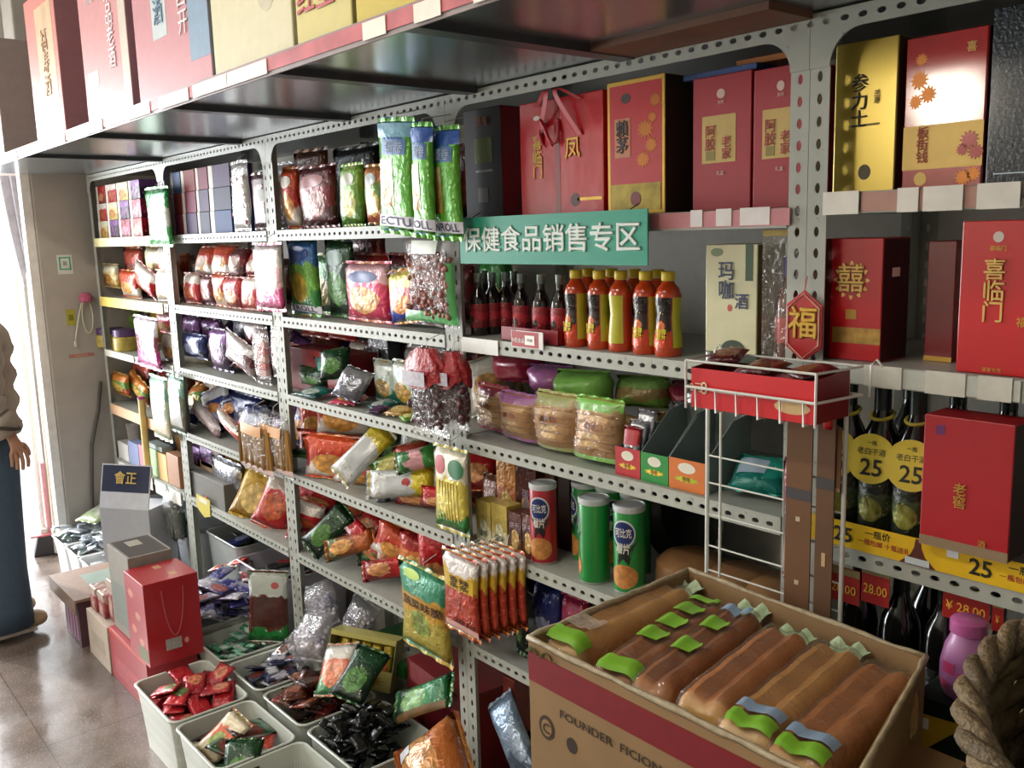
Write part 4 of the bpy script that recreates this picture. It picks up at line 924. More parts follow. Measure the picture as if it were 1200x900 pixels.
R([((326, 198, 344, 268), 'orange', 'white and orange box-shaped pouch at the start of the middle rack top shelf', dict(logo='#e8e0d8')), ((345, 196, 388, 266), 'dred', 'large dark red pouch with clear top on the middle rack', dict(logo='#b87a7a')),
   ((391, 194, 418, 262), 'lime', 'yellow-green pouch, first of two on the middle rack top shelf', dict(logo='#c8c4b0')), ((420, 196, 446, 260), 'ogreen', 'yellow-green pouch, second of two on the middle rack top shelf', dict(logo='#c0c8c8')),
   ((340, 178, 380, 262), 'brown', 'brown pouch at the back behind the dark red one', dict(Y=.14)), ((385, 174, 440, 255), 'black', 'black pouch at the back of the middle rack top shelf', dict(Y=.16)), ((448, 185, 500, 258), 'dred', 'dark red pouch hidden behind the egg roll bags', dict(Y=.1))], .02, z)
z = SH[1]
R([((111, 320, 134, 352), 'cream', 'white and yellow bread roll pack beside the pillar post'), ((134, 318, 156, 352), 'orange', 'orange-brown pack, second on the pillar rack shelf of buns'), ((155, 322, 177, 354), 'redw', 'white and plum pack, third on the pillar rack shelf of buns', dict(roll=.3)), ((177, 318, 198, 355), 'white', 'white pack beside the post on the pillar rack shelf of buns'),
   ((140, 292, 162, 322), 'rbrown', 'brown pack leaning in the upper row of buns', dict(Y=.08)), ((164, 290, 182, 322), 'cream', 'cream pack leaning in the upper row of buns', dict(Y=.08)), ((180, 288, 200, 320), 'redw', 'pink-white pack leaning in the upper row of buns', dict(Y=.08))], .02, z)
for i, (r_, m_) in enumerate((((206, 322, 224, 360), 'redw'), ((223, 325, 240, 361), 'dred'), ((238, 322, 256, 362), 'orange'), ((255, 326, 276, 363), 'red'), ((276, 328, 299, 364), 'redw'))):
    pk(r_, .02, F[m_], 'red noodle snack pack, %s from the post in the lower row' % ORD[i], z=z, t=.05, group='red noodle packs')
for i, (r_, m_) in enumerate((((214, 290, 236, 325), 'orange'), ((237, 288, 262, 326), 'orange'), ((264, 292, 284, 327), 'dred'), ((284, 294, 304, 326), 'red'))):
    p = pk(r_, .05, F[m_], 'red noodle snack pack, %s from the post in the upper row' % ORD[i], t=.06, lean=-.35, group='red noodle packs'); patch(p, .25, .75, .2, .6, plain('#d8c0b0', .35), 'logo_disc', 'disc')
trl = foil('#2a62a0', '#6aa83a', '#2a7a34', '#b8a03c', '#d8e0d0', .28, fr=.26)
o = pk((331, 282, 366, 371), .02, trl, 'green and blue roll snack pack with a white base band standing by the third post', z=z); patch(o, .15, .85, .72, .92, plain('#2a4a9a', .35), 'logo_disc', 'disc'); patch(o, 0, 1, .01, .11, eggb, 'white_band'); ptext(o, 'TROLL', .1, .9, .025, .1, navyink, .02)
R([((367, 284, 400, 373), 'dgreen', 'dark green roll snack pack beside the blue-topped one', dict(logo='#3a6a4a')), ((392, 310, 446, 378), 'pink', 'pink tapered crisp bag with a blue round logo', dict(logo='#24408a')), ((446, 322, 486, 380), foil('#c8b82c', '#b8201c', '#1c3a9a', '#d88a3c', fr=.26), 'red and blue puffed corn bag beside the nut bag', dict(roll=-.12)),
   ((400, 275, 445, 315), 'dred', 'dark red pouch in the shade behind the pink tapered bag', dict(Y=.16, z=None)), ((405, 300, 450, 376), 'red', 'red pouch at the back supporting the pink tapered bag', dict(Y=.13)), ((450, 300, 490, 378), 'dred', 'dull red pouch at the back beside the nut bag', dict(Y=.13)), ((352, 300, 400, 370), 'green', 'green pouch in the second row behind the roll snack packs', dict(Y=.1))], .02, z)
z = SH[2]
for i, (r_, m_) in enumerate((((121, 384, 139, 416), 'yellow'), ((140, 386, 158, 420), 'yellow'))):
    x, z0, w, h = fit(r_, .06, z); w *= .55
    o = lathe_thing('sweets_jar', [('sweets_jar', [(0, 0), (w * .48, 0), (w * .5, .006), (w * .5, h * .6), (w * .42, h * .7), (0, h * .7)], plain('#c2ae52', .3, 0, .3, .4, 0, 40), 18), ('purple_lid', [(w * .45, h * .66), (w * .48, h * .68), (w * .48, h * .98), (w * .4, h), (0, h)], plain('#54386a', .35, 0, .2), 18)], (x, .06, z + .001), 'yellow jar with a purple lid, %s from the pillar' % ORD[i], 'jar')
R([((134, 366, 158, 390), 'lime', 'yellow-green pack lying behind the purple-lidded jars', dict(Y=.16)), ((180, 368, 200, 392), 'pink', 'pink cup-shaped pouch behind the tissue pouch', dict(Y=.04, z=None)), ((186, 394, 207, 432), 'white', 'white pouch standing beside the last post of the jar shelf')], .02, z)
R([((209, 372, 228, 420), 'purple', 'white-striped purple pouch beside the post on the purple shelf', dict(z=None, Y=.06)), ((209, 404, 238, 440), 'navy', 'dark navy pouch low on the purple shelf'), ((226, 376, 248, 406), 'purple', 'silver and purple pouch resting high on the purple shelf', dict(z=None, Y=.07)),
   ((238, 388, 262, 446), 'purple', 'deep purple pouch in the middle of the purple shelf', dict(Y=.04)), ((255, 374, 286, 448), foil('#2a1838', '#3a1c4c', '#241030', None, '#6a3a7a'), 'near-black purple pouch behind the silver-brown ones', dict(Y=.08)), ((259, 410, 296, 452), foil('#c0b8b8', '#5a2a2c', '#8a7a78', '#a04a4a', fr=.2), 'silver and brown pouch leaning on the purple shelf lip', dict(roll=.25)),
   ((280, 378, 304, 416), foil('#b0a0a4', '#6a3034', '#4a2024', None), 'crinkled brown pouch above the leaning silver one', dict(z=None, Y=.05))], .02, z)
for i, r_ in enumerate(((296, 386, 312, 457), (313, 384, 333, 460))):
    o = pk(r_, .012, clear('#f0e4e4', .15, .5), 'clear tall bag of pink wafers, %s beside the third post' % ORD[i], t=.04, z=z); w, h = PO[o.name].w, PO[o.name].h
    for k in range(5): MB().box(-w * .3, w * .3, -.008, .008, -h * .38 + k * h * .13, -h * .38 + k * h * .13 + h * .11).ob('wafer', plain('#c8544e' if k % 2 else '#d8a8a0', .55), o, bevel=.001)
C([((337, 412, 406, 452), plain('#8a1a20', .4, 0, .2, .25, 0, 20), 'red shelf carton carrying crinkled pouches on the middle rack', dict(d=.12))], .08, z)
R([((333, 376, 366, 411), 'redw', 'red and silver crinkled pouch on the red shelf carton, first', dict(z=None, Y=.1)), ((368, 378, 402, 414), 'redw', 'red and silver crinkled pouch on the red shelf carton, second', dict(z=None, Y=.1)),
   ((340, 440, 372, 466), 'dgreen', 'dark green seaweed pouch in front of the red shelf carton', dict(Y=.03)), ((372, 444, 404, 474), 'dgreen', 'dark green seaweed pouch next to the teal ones', dict(Y=.035)), ((416, 428, 446, 466), 'wgreen', 'white and green nut pouch, first of two standing by the date bag', dict(Y=.06, logo='#d8e0dc', z=z)), ((446, 428, 477, 470), 'wgreen', 'white and green nut pouch, second of two standing by the date bag', dict(Y=.06, logo='#cfe0e4')),
   ((408, 418, 424, 452), 'silver', 'grey foil pouch in the shade behind the nut pouches', dict(Y=.14))], .03, z, t=.045)
o = ct((432, 388, 454, 432), .22, .05, F['silver'], 'silver foil brick pack standing against the back panel', z, cat='pack', name='foil_brick'); sidepanel(o, plain('#3a3c44', .35, .4))
def flat(px, py, w, h, m_, nm, Y, z, yaw=0., t=.02, **kw):
    """pack lying on the shelf"""
    q = PY(px, py, Y)
    return pack((q.x, Y + h * .3, z + t * .6 + .004), w, h, t, F[m_] if isinstance(m_, str) else m_, nm, lean=-1.42, yaw=yaw, **kw)
flat(400, 470, .11, .08, 'pink', 'silver-pink pouch lying flat on the teal ones', .02, z, .4); flat(365, 463, .14, .09, 'teal', 'teal pouch lying flat by the red shelf carton', .02, z, .1)
flat(432, 474, .1, .08, 'teal', 'teal pouch lying flat in front of the nut pouches', .02, z, -.3); flat(455, 482, .1, .07, 'yellow', 'yellow pouch lying flat beside the date bag', .005, z, .2); flat(474, 487, .07, .06, 'lime', 'lime pouch lying flat nearest the date bag', .004, z, -.4); flat(436, 484, .05, .06, 'purple', 'small purple pouch lying at the lip of the middle rack', .0, z, .5)
z = SH[3]
R([((127, 448, 148, 488), 'ogreen', 'orange and green snack pack by the pillar, first of the leaning ones'), ((146, 452, 166, 494), 'ogreen', 'orange and green snack pack by the yellow pole, second of the leaning ones', dict(roll=.3, Y=.05)), ((150, 426, 172, 456), 'rbrown', 'red-brown snack pack resting above the leaning ones', dict(Y=.1, z=None))], .02, z)
R([((217, 442, 250, 480), foil('#b8a46a', '#a8a8b0', '#8a8a98', '#8a7a4a'), 'gold and silver pouch resting high beside the navy packs', dict(z=None, Y=.06, roll=.3)), ((222, 470, 256, 512), 'navys', 'silver and navy pouch in the middle of the navy pile', dict(z=None, Y=.035, roll=-.3)), ((250, 466, 288, 535), 'navy', 'large navy pouch standing in the navy pile', dict(Y=.05)),
   ((222, 497, 254, 532), foil('#d8d0d4', '#c8b0b4', '#b890a0', '#9a8a90'), 'white and pink pouch low in front of the navy pile', dict(roll=.35)), ((258, 450, 302, 500), 'navy', 'navy pouch at the back of the navy pile', dict(z=None, Y=.12)), ((252, 508, 288, 545), 'redw', 'red and white pouch low beside the dough stick bags', dict(roll=.3)), ((215, 478, 226, 524), 'navys', 'narrow navy and silver pouch beside the post', dict(Y=.05)), ((300, 455, 330, 540), 'black', 'black pouch in shade behind the dough stick bags', dict(Y=.12))], .02, z)
o = flat(232, 522, .1, .1, 'wgreen', 'pale green tray pack lying under the navy pile', .05, z, 0, .03)
R([((344, 474, 366, 522), 'orange', 'orange-brown cracker bag, first beside the third post', dict(z=None, Y=.05)), ((366, 472, 398, 530), 'orange', 'orange-brown cracker bag, second beside the third post', dict(z=None, Y=.05)), ((343, 520, 366, 550), 'rbrown', 'dark red and silver pouch under the first cracker bag', dict(Y=.03, z=z)), ((366, 514, 400, 562), 'orange', 'amber cracker bag under the second one', dict(Y=.025)),
   ((398, 498, 422, 545), 'dgreen', 'dark green pouch standing behind the white tube pouch', dict(Y=.09, z=None)), ((412, 486, 450, 525), 'black', 'black pouch with pale edge in the middle of the pile', dict(Y=.12, z=None)), ((448, 498, 474, 540), 'whiteyel', 'grey pouch with yellow tip standing in the pile', dict(Y=.08, z=None)), ((474, 520, 508, 560), 'black', 'black pouch in the shade behind the bean curd sticks', dict(Y=.1, z=None)),
   ((415, 545, 432, 578), 'brown', 'brown pouch between the white tube pouches', dict(Y=.05, z=None)), ((434, 566, 462, 600), 'dred', 'dark red pouch under the white tube pouches', dict(Y=.04)), ((385, 560, 414, 584), 'orange', 'orange pouch low on the lip of the middle rack', dict(Y=.012, z=None)), ((370, 538, 398, 565), foil('#2a7a34', '#b8302c', '#d8a05a', None), 'red and green pouch lying above the orange one', dict(Y=.03, z=None, roll=.3)),
   ((340, 546, 372, 570), 'dgreen', 'dark green pouch low beside the third post', dict(Y=.012)), ((452, 580, 480, 606), 'red', 'bright red pouch on the lip under the white tube pouch', dict(z=None, Y=.012)), ((478, 578, 508, 602), 'red', 'red and amber pouch on the lip near the bean curd sticks', dict(z=None, Y=.02)), ((440, 520, 475, 565), 'dgreen', 'dark pouch at the back of the mixed pile', dict(Y=.17)), ((400, 545, 440, 590), 'dred', 'dark red pouch at the back of the mixed pile', dict(Y=.12)), ((470, 545, 510, 615), 'dred', 'deep red pouch at the back behind the lip pouches', dict(Y=.1))], .03, z, t=.055, yaw=.45, ws=1.25)
def tilted(px, py, w, h, m_, nm, Y, roll, t=.045, **kw):
    kw.setdefault('lean', -.3); kw.setdefault('yaw', .55); Y += .025
    q = PY(px, py, Y); return pack((q.x, Y, q.z), w * 1.25, h * 1.25, t, F[m_] if isinstance(m_, str) else m_, nm, roll=roll, **kw)
p = tilted(428, 532, .075, .17, 'whiteyel', 'white and yellow tube pouch leaning steeply across the pile', .015, .75); patch(p, .2, .8, .25, .75, plain('#c9cdd2', .3, 0, .3), 'pale_panel')
p = tilted(473, 567, .07, .17, 'whiteyel', 'white and yellow tube pouch lying along the lip under the date bag', -.005 + .02, 1.45); patch(p, .25, .75, .3, .62, plain('#c9cdd2', .3, 0, .3), 'pale_panel'); patch(p, .35, .65, .55, .68, plain('#b02a2a', .4), 'red_print', 'disc')
tilted(452, 546, .06, .13, 'lime', 'lime green pouch lying between the two white tube pouches', .045, 1.1); tilted(490, 538, .055, .11, foil('#3a8a3a', '#d8a0a8', '#2a6a30', None), 'green and pink pouch above the lying white tube pouch', .04, 1.3)
tilted(452, 592, .03, .07, 'silver', 'silver-grey pouch end sticking out under the lying white tube', .0 + .02, .3)
z = SH[4]
C([((139, 520, 151, 556), plain('#d8d4d0', .4), 'white carton, first in the box row by the pillar'), ((152, 520, 163, 560), plain('#8a94b8', .4), 'blue-white carton, second in the box row by the pillar'), ((164, 524, 174, 563), plain('#c88a9a', .4), 'pink carton, third in the box row by the pillar'), ((174, 527, 185, 570), plain('#a8c89a', .4), 'pale green carton, fourth in the box row by the pillar'),
   ((186, 533, 196, 575), plain('#d8b070', .4), 'orange-cream carton, fifth in the box row by the pillar'), ((197, 534, 210, 580), plain('#a87a5a', .4), 'brown carton, sixth in the box row by the pillar'),
   ((222, 560, 262, 584), plain('#6a6864', .6), 'dark grey carton with a pale top on the lowest shelf'), ], .012, z, .05)
for i, px in enumerate((146, 158)):
    lathe_thing('paper_cup', [('paper_cup', [(0, 0), (.03, 0), (.04, .15), (.038, .15), (0, .145)], plain('#d4d0cc', .45), 18), ('lid', [(.04, .148), (.043, .15), (.038, .163), (0, .164)], plain('#e0dcd8', .4), 18)], (PY(px, 520, .11).x, .115, z + .001), 'white lidded paper cup, %s behind the box row by the pillar' % ORD[i], 'cup')
c_ = PY(182, 522, .02); carton((c_.x, .014, z + .001 + fit((174, 527, 185, 570), .012, z)[3] + .003), .2, .022, .05, plain('#8f9a98', .4), 'flat grey-green tray pack lying across the box row', 'carton', 'flat_carton')
C([((222, 524, 234, 545), 'purple', 'purple-capped cup carton, first behind the dark grey carton', dict(Y=.1, z=None)), ((235, 526, 248, 547), 'purple', 'purple-capped cup carton, second behind the dark grey carton', dict(Y=.1, z=None)), ((249, 528, 262, 548), 'dred', 'red-brown cup carton, third behind the dark grey carton', dict(Y=.1, z=None))], .1, z, .05)
C([((234, 546, 268, 590), CARD, 'plain brown carton carrying the cup cartons at the back')], .1, z, .06)
R([((238, 552, 272, 592), 'silver', 'silver-blue pouch on the lowest shelf beside the dark grey carton', dict(Y=.03, z=None)),    ((262, 545, 290, 588), 'rbrown', 'red-brown pouch behind the yellow noodle pouches', dict(Y=.1)), ((290, 560, 326, 600), 'gold', 'olive gold pouch behind the third noodle pouch', dict(Y=.1)), ((318, 566, 342, 620), 'brown', 'brown pouch behind the white and red one', dict(Y=.1))], .015, z, t=.05)
R([((345, 570, 372, 608), 'red', 'red crinkled pouch high beside the third post', dict(z=None, Y=.06)), ((345, 604, 362, 648), 'redw', 'silver and red pouch low beside the third post', dict(roll=.2)), ((362, 574, 388, 620), 'redw', 'pale red foil pouch behind the dark green leaning one', dict(z=None, Y=.07)), ((390, 600, 440, 650), 'brown', 'brown pouch at the back of the red pile', dict(Y=.13)), ((440, 610, 480, 670), 'dgreen', 'dark green pouch at the back of the red pile', dict(Y=.13)), ((478, 614, 520, 690), 'dred', 'deep red pouch at the back beside the hanging bag', dict(Y=.12)),
   ((496, 622, 522, 672), 'red', 'red and orange pouch standing beside the hanging vegetable bag', dict(Y=.04)), ((400, 655, 432, 686), 'red', 'glossy red pouch at the lip of the red pile', dict(roll=.8, Y=.02)), ((430, 640, 462, 678), 'orange', 'orange-red pouch in the middle of the red pile', dict(Y=.05, roll=.4)), ((456, 640, 486, 684), foil('#a8201c', '#c8702c', '#8a1c18', '#d8b060'), 'red pouch with yellow crisps picture in the red pile', dict(Y=.05, roll=.2)), ((350, 640, 392, 664), 'dred', 'dark red pouch low beside the third post', dict(Y=.03))], .03, z, t=.06, yaw=.45, ws=1.3)
tilted(386, 622, .08, .15, 'dgreen', 'dark green foil pouch leaning over the red pile', .015, .75); tilted(412, 640, .06, .14, foil('#b8602c', '#8a4a24', '#5a5a24', '#d89a50'), 'orange-brown pouch lying under the dark green one', .02, 1.25); tilted(432, 650, .05, .13, 'dgreen', 'slim dark green pouch lying across the red pile', .045, 1.3)
tilted(448, 680, .055, .14, 'red', 'glossy red pouch lying along the lip near the hanging vegetable bag', .012, 1.35)
for px, py, w_, h_, m_, nm, rl, yy in ((262, 582, .15, .18, foil('#c8b04a', '#b8a050', '#a03c34', '#c8b8a8'), 'yellow and white noodle pouch, first at the lip of the lowest shelf', .35, .03), (291, 590, .15, .18, 'yellow', 'yellow noodle pouch with a red picture, second at the lip of the lowest shelf', .3, .03),
        (276, 572, .14, .17, foil('#a8883a', '#98782c', '#7a5a24', '#b84a3a'), 'dull gold noodle pouch tucked behind the two yellow ones', .3, .12), (318, 602, .13, .17, 'redw', 'white and red pouch leaning against the third post', .35, .03), (312, 584, .14, .16, 'rbrown', 'red-brown noodle pouch behind the white and red one', .2, .13)):
    tilted(px, py, w_, h_, m_, nm, yy, rl, .06, yaw=.7, lean=-.4)
# heaps in the middle of the fuller shelves
rr8 = random.Random(55)
def mids(x0, x1, z, mats, label, n, Y=.13, size=(.15, .16)):
    for i in range(n):
        x = x0 + (x1 - x0) * (i + .5) / n; m_ = mats[i % len(mats)]
        pack((x, Y + rr8.uniform(-.02, .02), z + .075 + .05 * (i % 2)), size[0] * rr8.uniform(.9, 1.15), size[1] * rr8.uniform(.9, 1.1), .055, F[m_] if isinstance(m_, str) else m_, label, roll=rr8.uniform(-.7, .7), lean=rr8.uniform(-.75, -.35), yaw=rr8.uniform(.2, .7), group=label)
mids(XC + .06, XB - .05, SH[3], ('orange', 'dred', 'dgreen', 'brown', 'red', 'black', 'rbrown', 'dred'), 'pouch heaped in the middle of the mixed fourth shelf of the middle rack', 8)
mids(XC + .06, XB - .05, SH[4], ('red', 'brown', 'dgreen', 'dred', 'orange', 'rbrown', 'red', 'dred'), 'pouch heaped in the middle of the red fifth shelf of the middle rack', 8)
mids(XC + .4, XB - .05, SH[2], ('wgreen', 'teal', 'white'), 'pouch heaped behind the nut pouches on the third shelf', 3, .2)
mids(XD + .06, XC - .05, SH[3], ('navy', 'navys', 'silver', 'navy', 'purple', 'navys'), 'navy pouch heaped in the middle of the navy shelf', 6)
mids(XD + .3, XC - .05, SH[4], ('gold', 'rbrown', 'yellow', 'brown', 'redw'), 'pouch heaped in the middle of the noodle shelf', 5)
mids(XD + .06, XC - .05, SH[2], ('purple', 'dred', 'purple', 'redw', 'purple', 'dred'), 'pouch heaped in the middle of the purple shelf', 6)
mids(XE + .06, XD - .1, SH[3], ('ogreen', 'rbrown', 'orange', 'brown', 'ogreen'), 'pouch heaped in the middle of the fourth shelf by the pillar', 5)
mids(XC + .1, XB - .06, SH[3], ('red', 'dgreen', 'orange', 'rbrown', 'lime', 'red'), 'small pouch lying near the lip of the mixed fourth shelf', 6, .10, (.12, .11))
mids(XC + .1, XB - .06, SH[4], ('dgreen', 'red', 'brown', 'orange', 'dred', 'red'), 'small pouch lying near the lip of the red fifth shelf', 6, .085, (.12, .11))
mids(XD + .1, XC - .3, SH[3], ('navy', 'navys', 'redw', 'navy'), 'small navy pouch lying near the lip of the navy shelf', 4, .06, (.12, .11))
mids(XD + .4, XC - .05, SH[2], ('dred', 'purple', 'redw'), 'small plum pouch lying near the lip of the purple shelf', 3, .06, (.12, .11))
mids(XC + .1, XC + .5, SH[2], ('teal', 'dgreen', 'silver'), 'small teal pouch lying near the lip of the nut pouch shelf', 3, .05, (.12, .1))
# yellow tag hanging from the lowest lip
x, z0, w, h = fit((231, 583, 246, 606), -.008)
yt = tag(MB().prism([(-w / 2, h / 2), (w / 2, h / 2), (w * .45, -h * .3), (0, -h / 2), (-w * .5, -h * .2)], -.001, 0).ob('shelf_tag', plain('#c8b84a', .5), None, (x, -.006, z0 + h / 2)), 'yellow paper tag hanging from the lowest lip by the second post', 'tag')
decal(yt, 'pale_corner', -w * .3, w * .3, h * .2, h * .42, plain('#d8d4c0', .5), at=-.001)

# ------------------------------------------------------------------ rear rows that fill the three further racks
rr9 = random.Random(91)
def rear(x0, x1, z, mats, label, hs=(.15, .21), Y=.24, n=6):
    for i in range(n):
        x = x0 + (x1 - x0) * (i + .5) / n; h = rr9.uniform(*hs)
        m_ = mats[i % len(mats)]
        pack((x, Y + rr9.uniform(-.015, .015), z + .006 + h / 2), (x1 - x0) / n * .93, h * .9, .06, F[m_] if isinstance(m_, str) else m_, label, roll=rr9.uniform(-.06, .06), group=label)
for k, (nm, bx0, bx1, pal) in enumerate((('middle rack', XC + .05, XB - .06, (('dred', 'brown', 'black', 'dred'), ('dred', 'green', 'red', 'brown'), ('redw', 'dred', 'wgreen'), ('orange', 'brown', 'dgreen', 'dred', 'orange'), ('red', 'brown', 'dgreen', 'dred'))),
        ('purple rack', XD + .05, XC - .06, (('purple', 'dred'), ('dred', 'orange', 'red'), ('purple', 'navy', 'purple'), ('navy', 'navys', 'black'), ('gold', 'brown', 'rbrown'))),
        ('pillar rack', XE + .05, XD - .06, (('cream', 'mag'), ('orange', 'brown', 'cream'), ('yellow', 'gold', 'purple'), ('ogreen', 'rbrown', 'brown'), ('silver', 'cream'))))):
    for j in range(5):
        rear(bx0, bx1, SH[j], pal[j], 'dim pouch in the rear row of the %s, %s shelf from the top' % (nm, ORD[j]), (.15, .21) if j else (.2, .25), .25)
# ------------------------------------------------------------------ plastic tubs on the floor and their sweets
def tub_mat(col):
    key = 'tub_' + col
    if key in MATS: return MATS[key]
    m, nt, b = new_mat(key); ob = N(nt, 'ShaderNodeTexCoord').outputs['Object']
    sp = N(nt, 'ShaderNodeSeparateXYZ'); nt.links.new(ob, sp.inputs[0])
    u = math_n(nt, 'FRACT', math_n(nt, 'DIVIDE', math_n(nt, 'ADD', sp.outputs[0], sp.outputs[1]), .011)); v = math_n(nt, 'FRACT', math_n(nt, 'DIVIDE', sp.outputs[2], .045))
    h = math_n(nt, 'MULTIPLY', math_n(nt, 'LESS_THAN', u, .4), math_n(nt, 'LESS_THAN', v, .7))
    nx = N(nt, 'ShaderNodeSeparateXYZ'); nt.links.new(N(nt, 'ShaderNodeNewGeometry').outputs['Normal'], nx.inputs[0])
    z0 = math_n(nt, 'MULTIPLY', math_n(nt, 'GREATER_THAN', sp.outputs[2], .03), math_n(nt, 'LESS_THAN', sp.outputs[2], .17))
    h = math_n(nt, 'MULTIPLY', math_n(nt, 'MULTIPLY', h, z0), math_n(nt, 'LESS_THAN', math_n(nt, 'ABSOLUTE', nx.outputs[2]), .5))
    c = srgb(col); nt.links.new(mixc(nt, math_n(nt, 'MULTIPLY', h, .38), c, tuple(x * .45 for x in c[:3]) + (1,)), b.inputs['Base Color'])
    b.inputs['Roughness'].default_value = .38; b.inputs['Subsurface Weight'].default_value = 0.0
    return MATS[key]
TUBC = {}
def tub(x0, x1, y0, y1, h, label, z=0., col='#c4c9c0', cat='tub', perforated=True, name='plastic_tub'):
    w, d = x1 - x0, y1 - y0
    def loop(ins, zz, r=.03):
        a, b = w / 2 - ins, d / 2 - ins; r = max(.004, r - ins * .3); out = []
        for cx_, cy_, a0 in ((a - r, b - r, 0), (-a + r, b - r, PI / 2), (-a + r, -b + r, PI), (a - r, -b + r, 1.5 * PI)):
            for k in range(6): t = a0 + PI / 2 * k / 5; out.append((cx_ + r * math.cos(t), cy_ + r * math.sin(t), zz))
        return out
    def skin(loops, cap0=True, cap1=False):
        mb = MB(); n = len(loops[0])
        for l in loops: mb.v += l
        for j in range(len(loops) - 1):
            for i in range(n): mb.f.append((j * n + i, j * n + (i + 1) % n, (j + 1) * n + (i + 1) % n, (j + 1) * n + i))
        if cap0: mb.f.append(tuple(range(n - 1, -1, -1)))
        if cap1: mb.f.append(tuple((len(loops) - 1) * n + i for i in range(n)))
        return mb
    tp = .022
    body = skin([loop(tp, 0), loop(tp * .5 + .003, h * .5), loop(.004, h - .004), loop(.0065, h - .004), loop(tp * .5 + .0055, h * .5), loop(tp + .002, .004)], True, True)
    m_ = tub_mat(col) if perforated else plain(col, .38, 0, .15, .06)
    o = tag(body.ob(name, m_, None, ((x0 + x1) / 2, (y0 + y1) / 2, z), smooth=True), label, cat)
    skin([loop(.0035, h - .008), loop(-.001, h - .007), loop(-.003, h - .002), loop(.0, h + .001), loop(.006, h - .001), loop(.0065, h - .006)], False).ob('rim', plain(col, .35, 0, .2, .05), o, smooth=True)
    return o
def heap(x0, x1, y0, y1, z, n, size, mats, label, group, name='sachet', cat='sachet', t=.014, tilt=.5, rise=.002, seed=1, cl=.035, seal=False, sprint=None):
    rr = random.Random(seed)
    for i in range(n):
        k = rr.uniform(.88, 1.12) ; w, h = size
        x = rr.uniform(x0 + cl, x1 - cl); y = rr.uniform(y0 + cl, y1 - cl)
        dx = abs(x - (x0 + x1) / 2) / (x1 - x0) * 2; 
        p = pack((x, y, z + t * .6 + rise * i + .02 * (1 - dx)), w, h, t, mats[i % len(mats)], label, cat, name, lean=-PI / 2 + rr.uniform(-tilt, tilt * .4), yaw=rr.uniform(0, 2 * PI), roll=rr.uniform(-.3, .3), seal=seal, group=group, sd=i % 2)
        if sprint and i % 2 == 0: patch(p, .25, .75, .3, .7, sprint, 'printed_patch')
TY0, TY1, TZ = -.565, -.315, .22
# nearest row
tub(-3.0, -2.645, TY0, TY1, TZ, 'white slotted tub of red sachets, beside the red gift carton')
heap(-3.0, -2.645, TY0, TY1, .115, 24, (.075, .1), [foil('#a01a24', '#b01c26', '#8a1620', None, '#d8b0a0'), foil('#b8202a', '#a01820', '#98141c', '#5a6a3a', '#e0c0b0'), foil('#8e1520', '#a51c26', '#b0262c', '#c87a5a')], 'red shiny sachet heaped in the tub next to the red gift carton', 'red sachets in the tub', seed=3, rise=.0016)
tub(-2.625, -2.31, TY0, TY1 - .005, TZ, 'white slotted tub of flat jerky packets, nearest the aisle')
jm = [foil('#c8c0b0', '#4a2418', '#2a4a2c', '#6a3020'), foil('#2a5a34', '#7a2c22', '#3a1c14', '#8a4a30'), foil('#b83a24', '#c8bfae', '#a8482c', '#6a8a3a'), foil('#3a1a18', '#6a2a22', '#c8c4b8', '#7a3828')]
heap(-2.625, -2.31, TY0, TY1, .085, 10, (.1, .145), jm, 'flat jerky packet lying in the front tub', 'jerky packets in the front tub', 'snack_packet', 'packet', .014, .35, .006, 5, .06)
pack((-2.42, -.50, .17), .10, .14, .016, foil('#d8ccb0', '#c8582a', '#b8a888', '#8a9a4a', fr=.26), 'orange and cream packet leaning on the rim of the jerky tub', 'packet', 'snack_packet', lean=-.9, yaw=.6, roll=.5)
pack((-2.345, -.535, .17), .11, .12, .018, F['dgreen'], 'dark green packet sticking out of the jerky tub corner', 'packet', 'snack_packet', lean=-.9, yaw=.9)
tub(-2.295, -1.96, TY0 + .01, TY1, TZ, 'white slotted tub at the aisle edge, mostly empty')
heap(-2.295, -1.96, TY0, TY1, .03, 6, (.09, .12), jm, 'packet at the bottom of the mostly empty tub', 'packets in the mostly empty tub', 'snack_packet', 'packet', .014, .3, .004, 8, .07)
# middle row
MY0, MY1 = -.285, -.015
tub(-3.50, -3.215, MY0, MY1, .24, 'white tub heaped with purple and silver sachets behind the red gift carton')
pm = [foil('#a8a8b8', '#4a4a8a', '#8a88a0', None, '#2a2a5a', .22, metal=.45), foil('#3a3a7a', '#9a98ac', '#5a5890', None, '#d8d8e0', .22, metal=.4), foil('#b8b4c0', '#8a84a0', '#3c3870', '#a05050', metal=.4)]
heap(-3.50, -3.215, MY0, MY1, .19, 36, (.075, .15), pm, 'purple and silver stick sachet heaped in the tub behind the gift carton', 'purple and silver sachets', 'sachet', 'sachet', .011, .55, .0024, 11, .03)
heap(-3.62, -3.4, -.05, .1, .28, 8, (.07, .08), [F['orange'], F['redw']], 'orange-red sachet on the far end of the purple sachet heap', 'orange-red sachets', seed=31, cl=.03)
tub(-3.195, -2.935, MY0, MY1, TZ, 'pale tub of green and white wrapped sweets with a meat pouch standing in it')
gm = [foil('#7ab89a', '#c8d8d0', '#3a8a64', None, '#e8f0ea'), foil('#d0dcd8', '#5aa886', '#a8ccc0', None), foil('#2a7a50', '#b8d4c8', '#88c0a4', None)]
heap(-3.195, -2.935, MY0, MY1, .10, 44, (.04, .065), gm, 'green and white wrapped sweet in the pale tub', 'green and white wrapped sweets', 'wrapped_sweet', 'sweet', .014, .6, .0012, 13, .03)
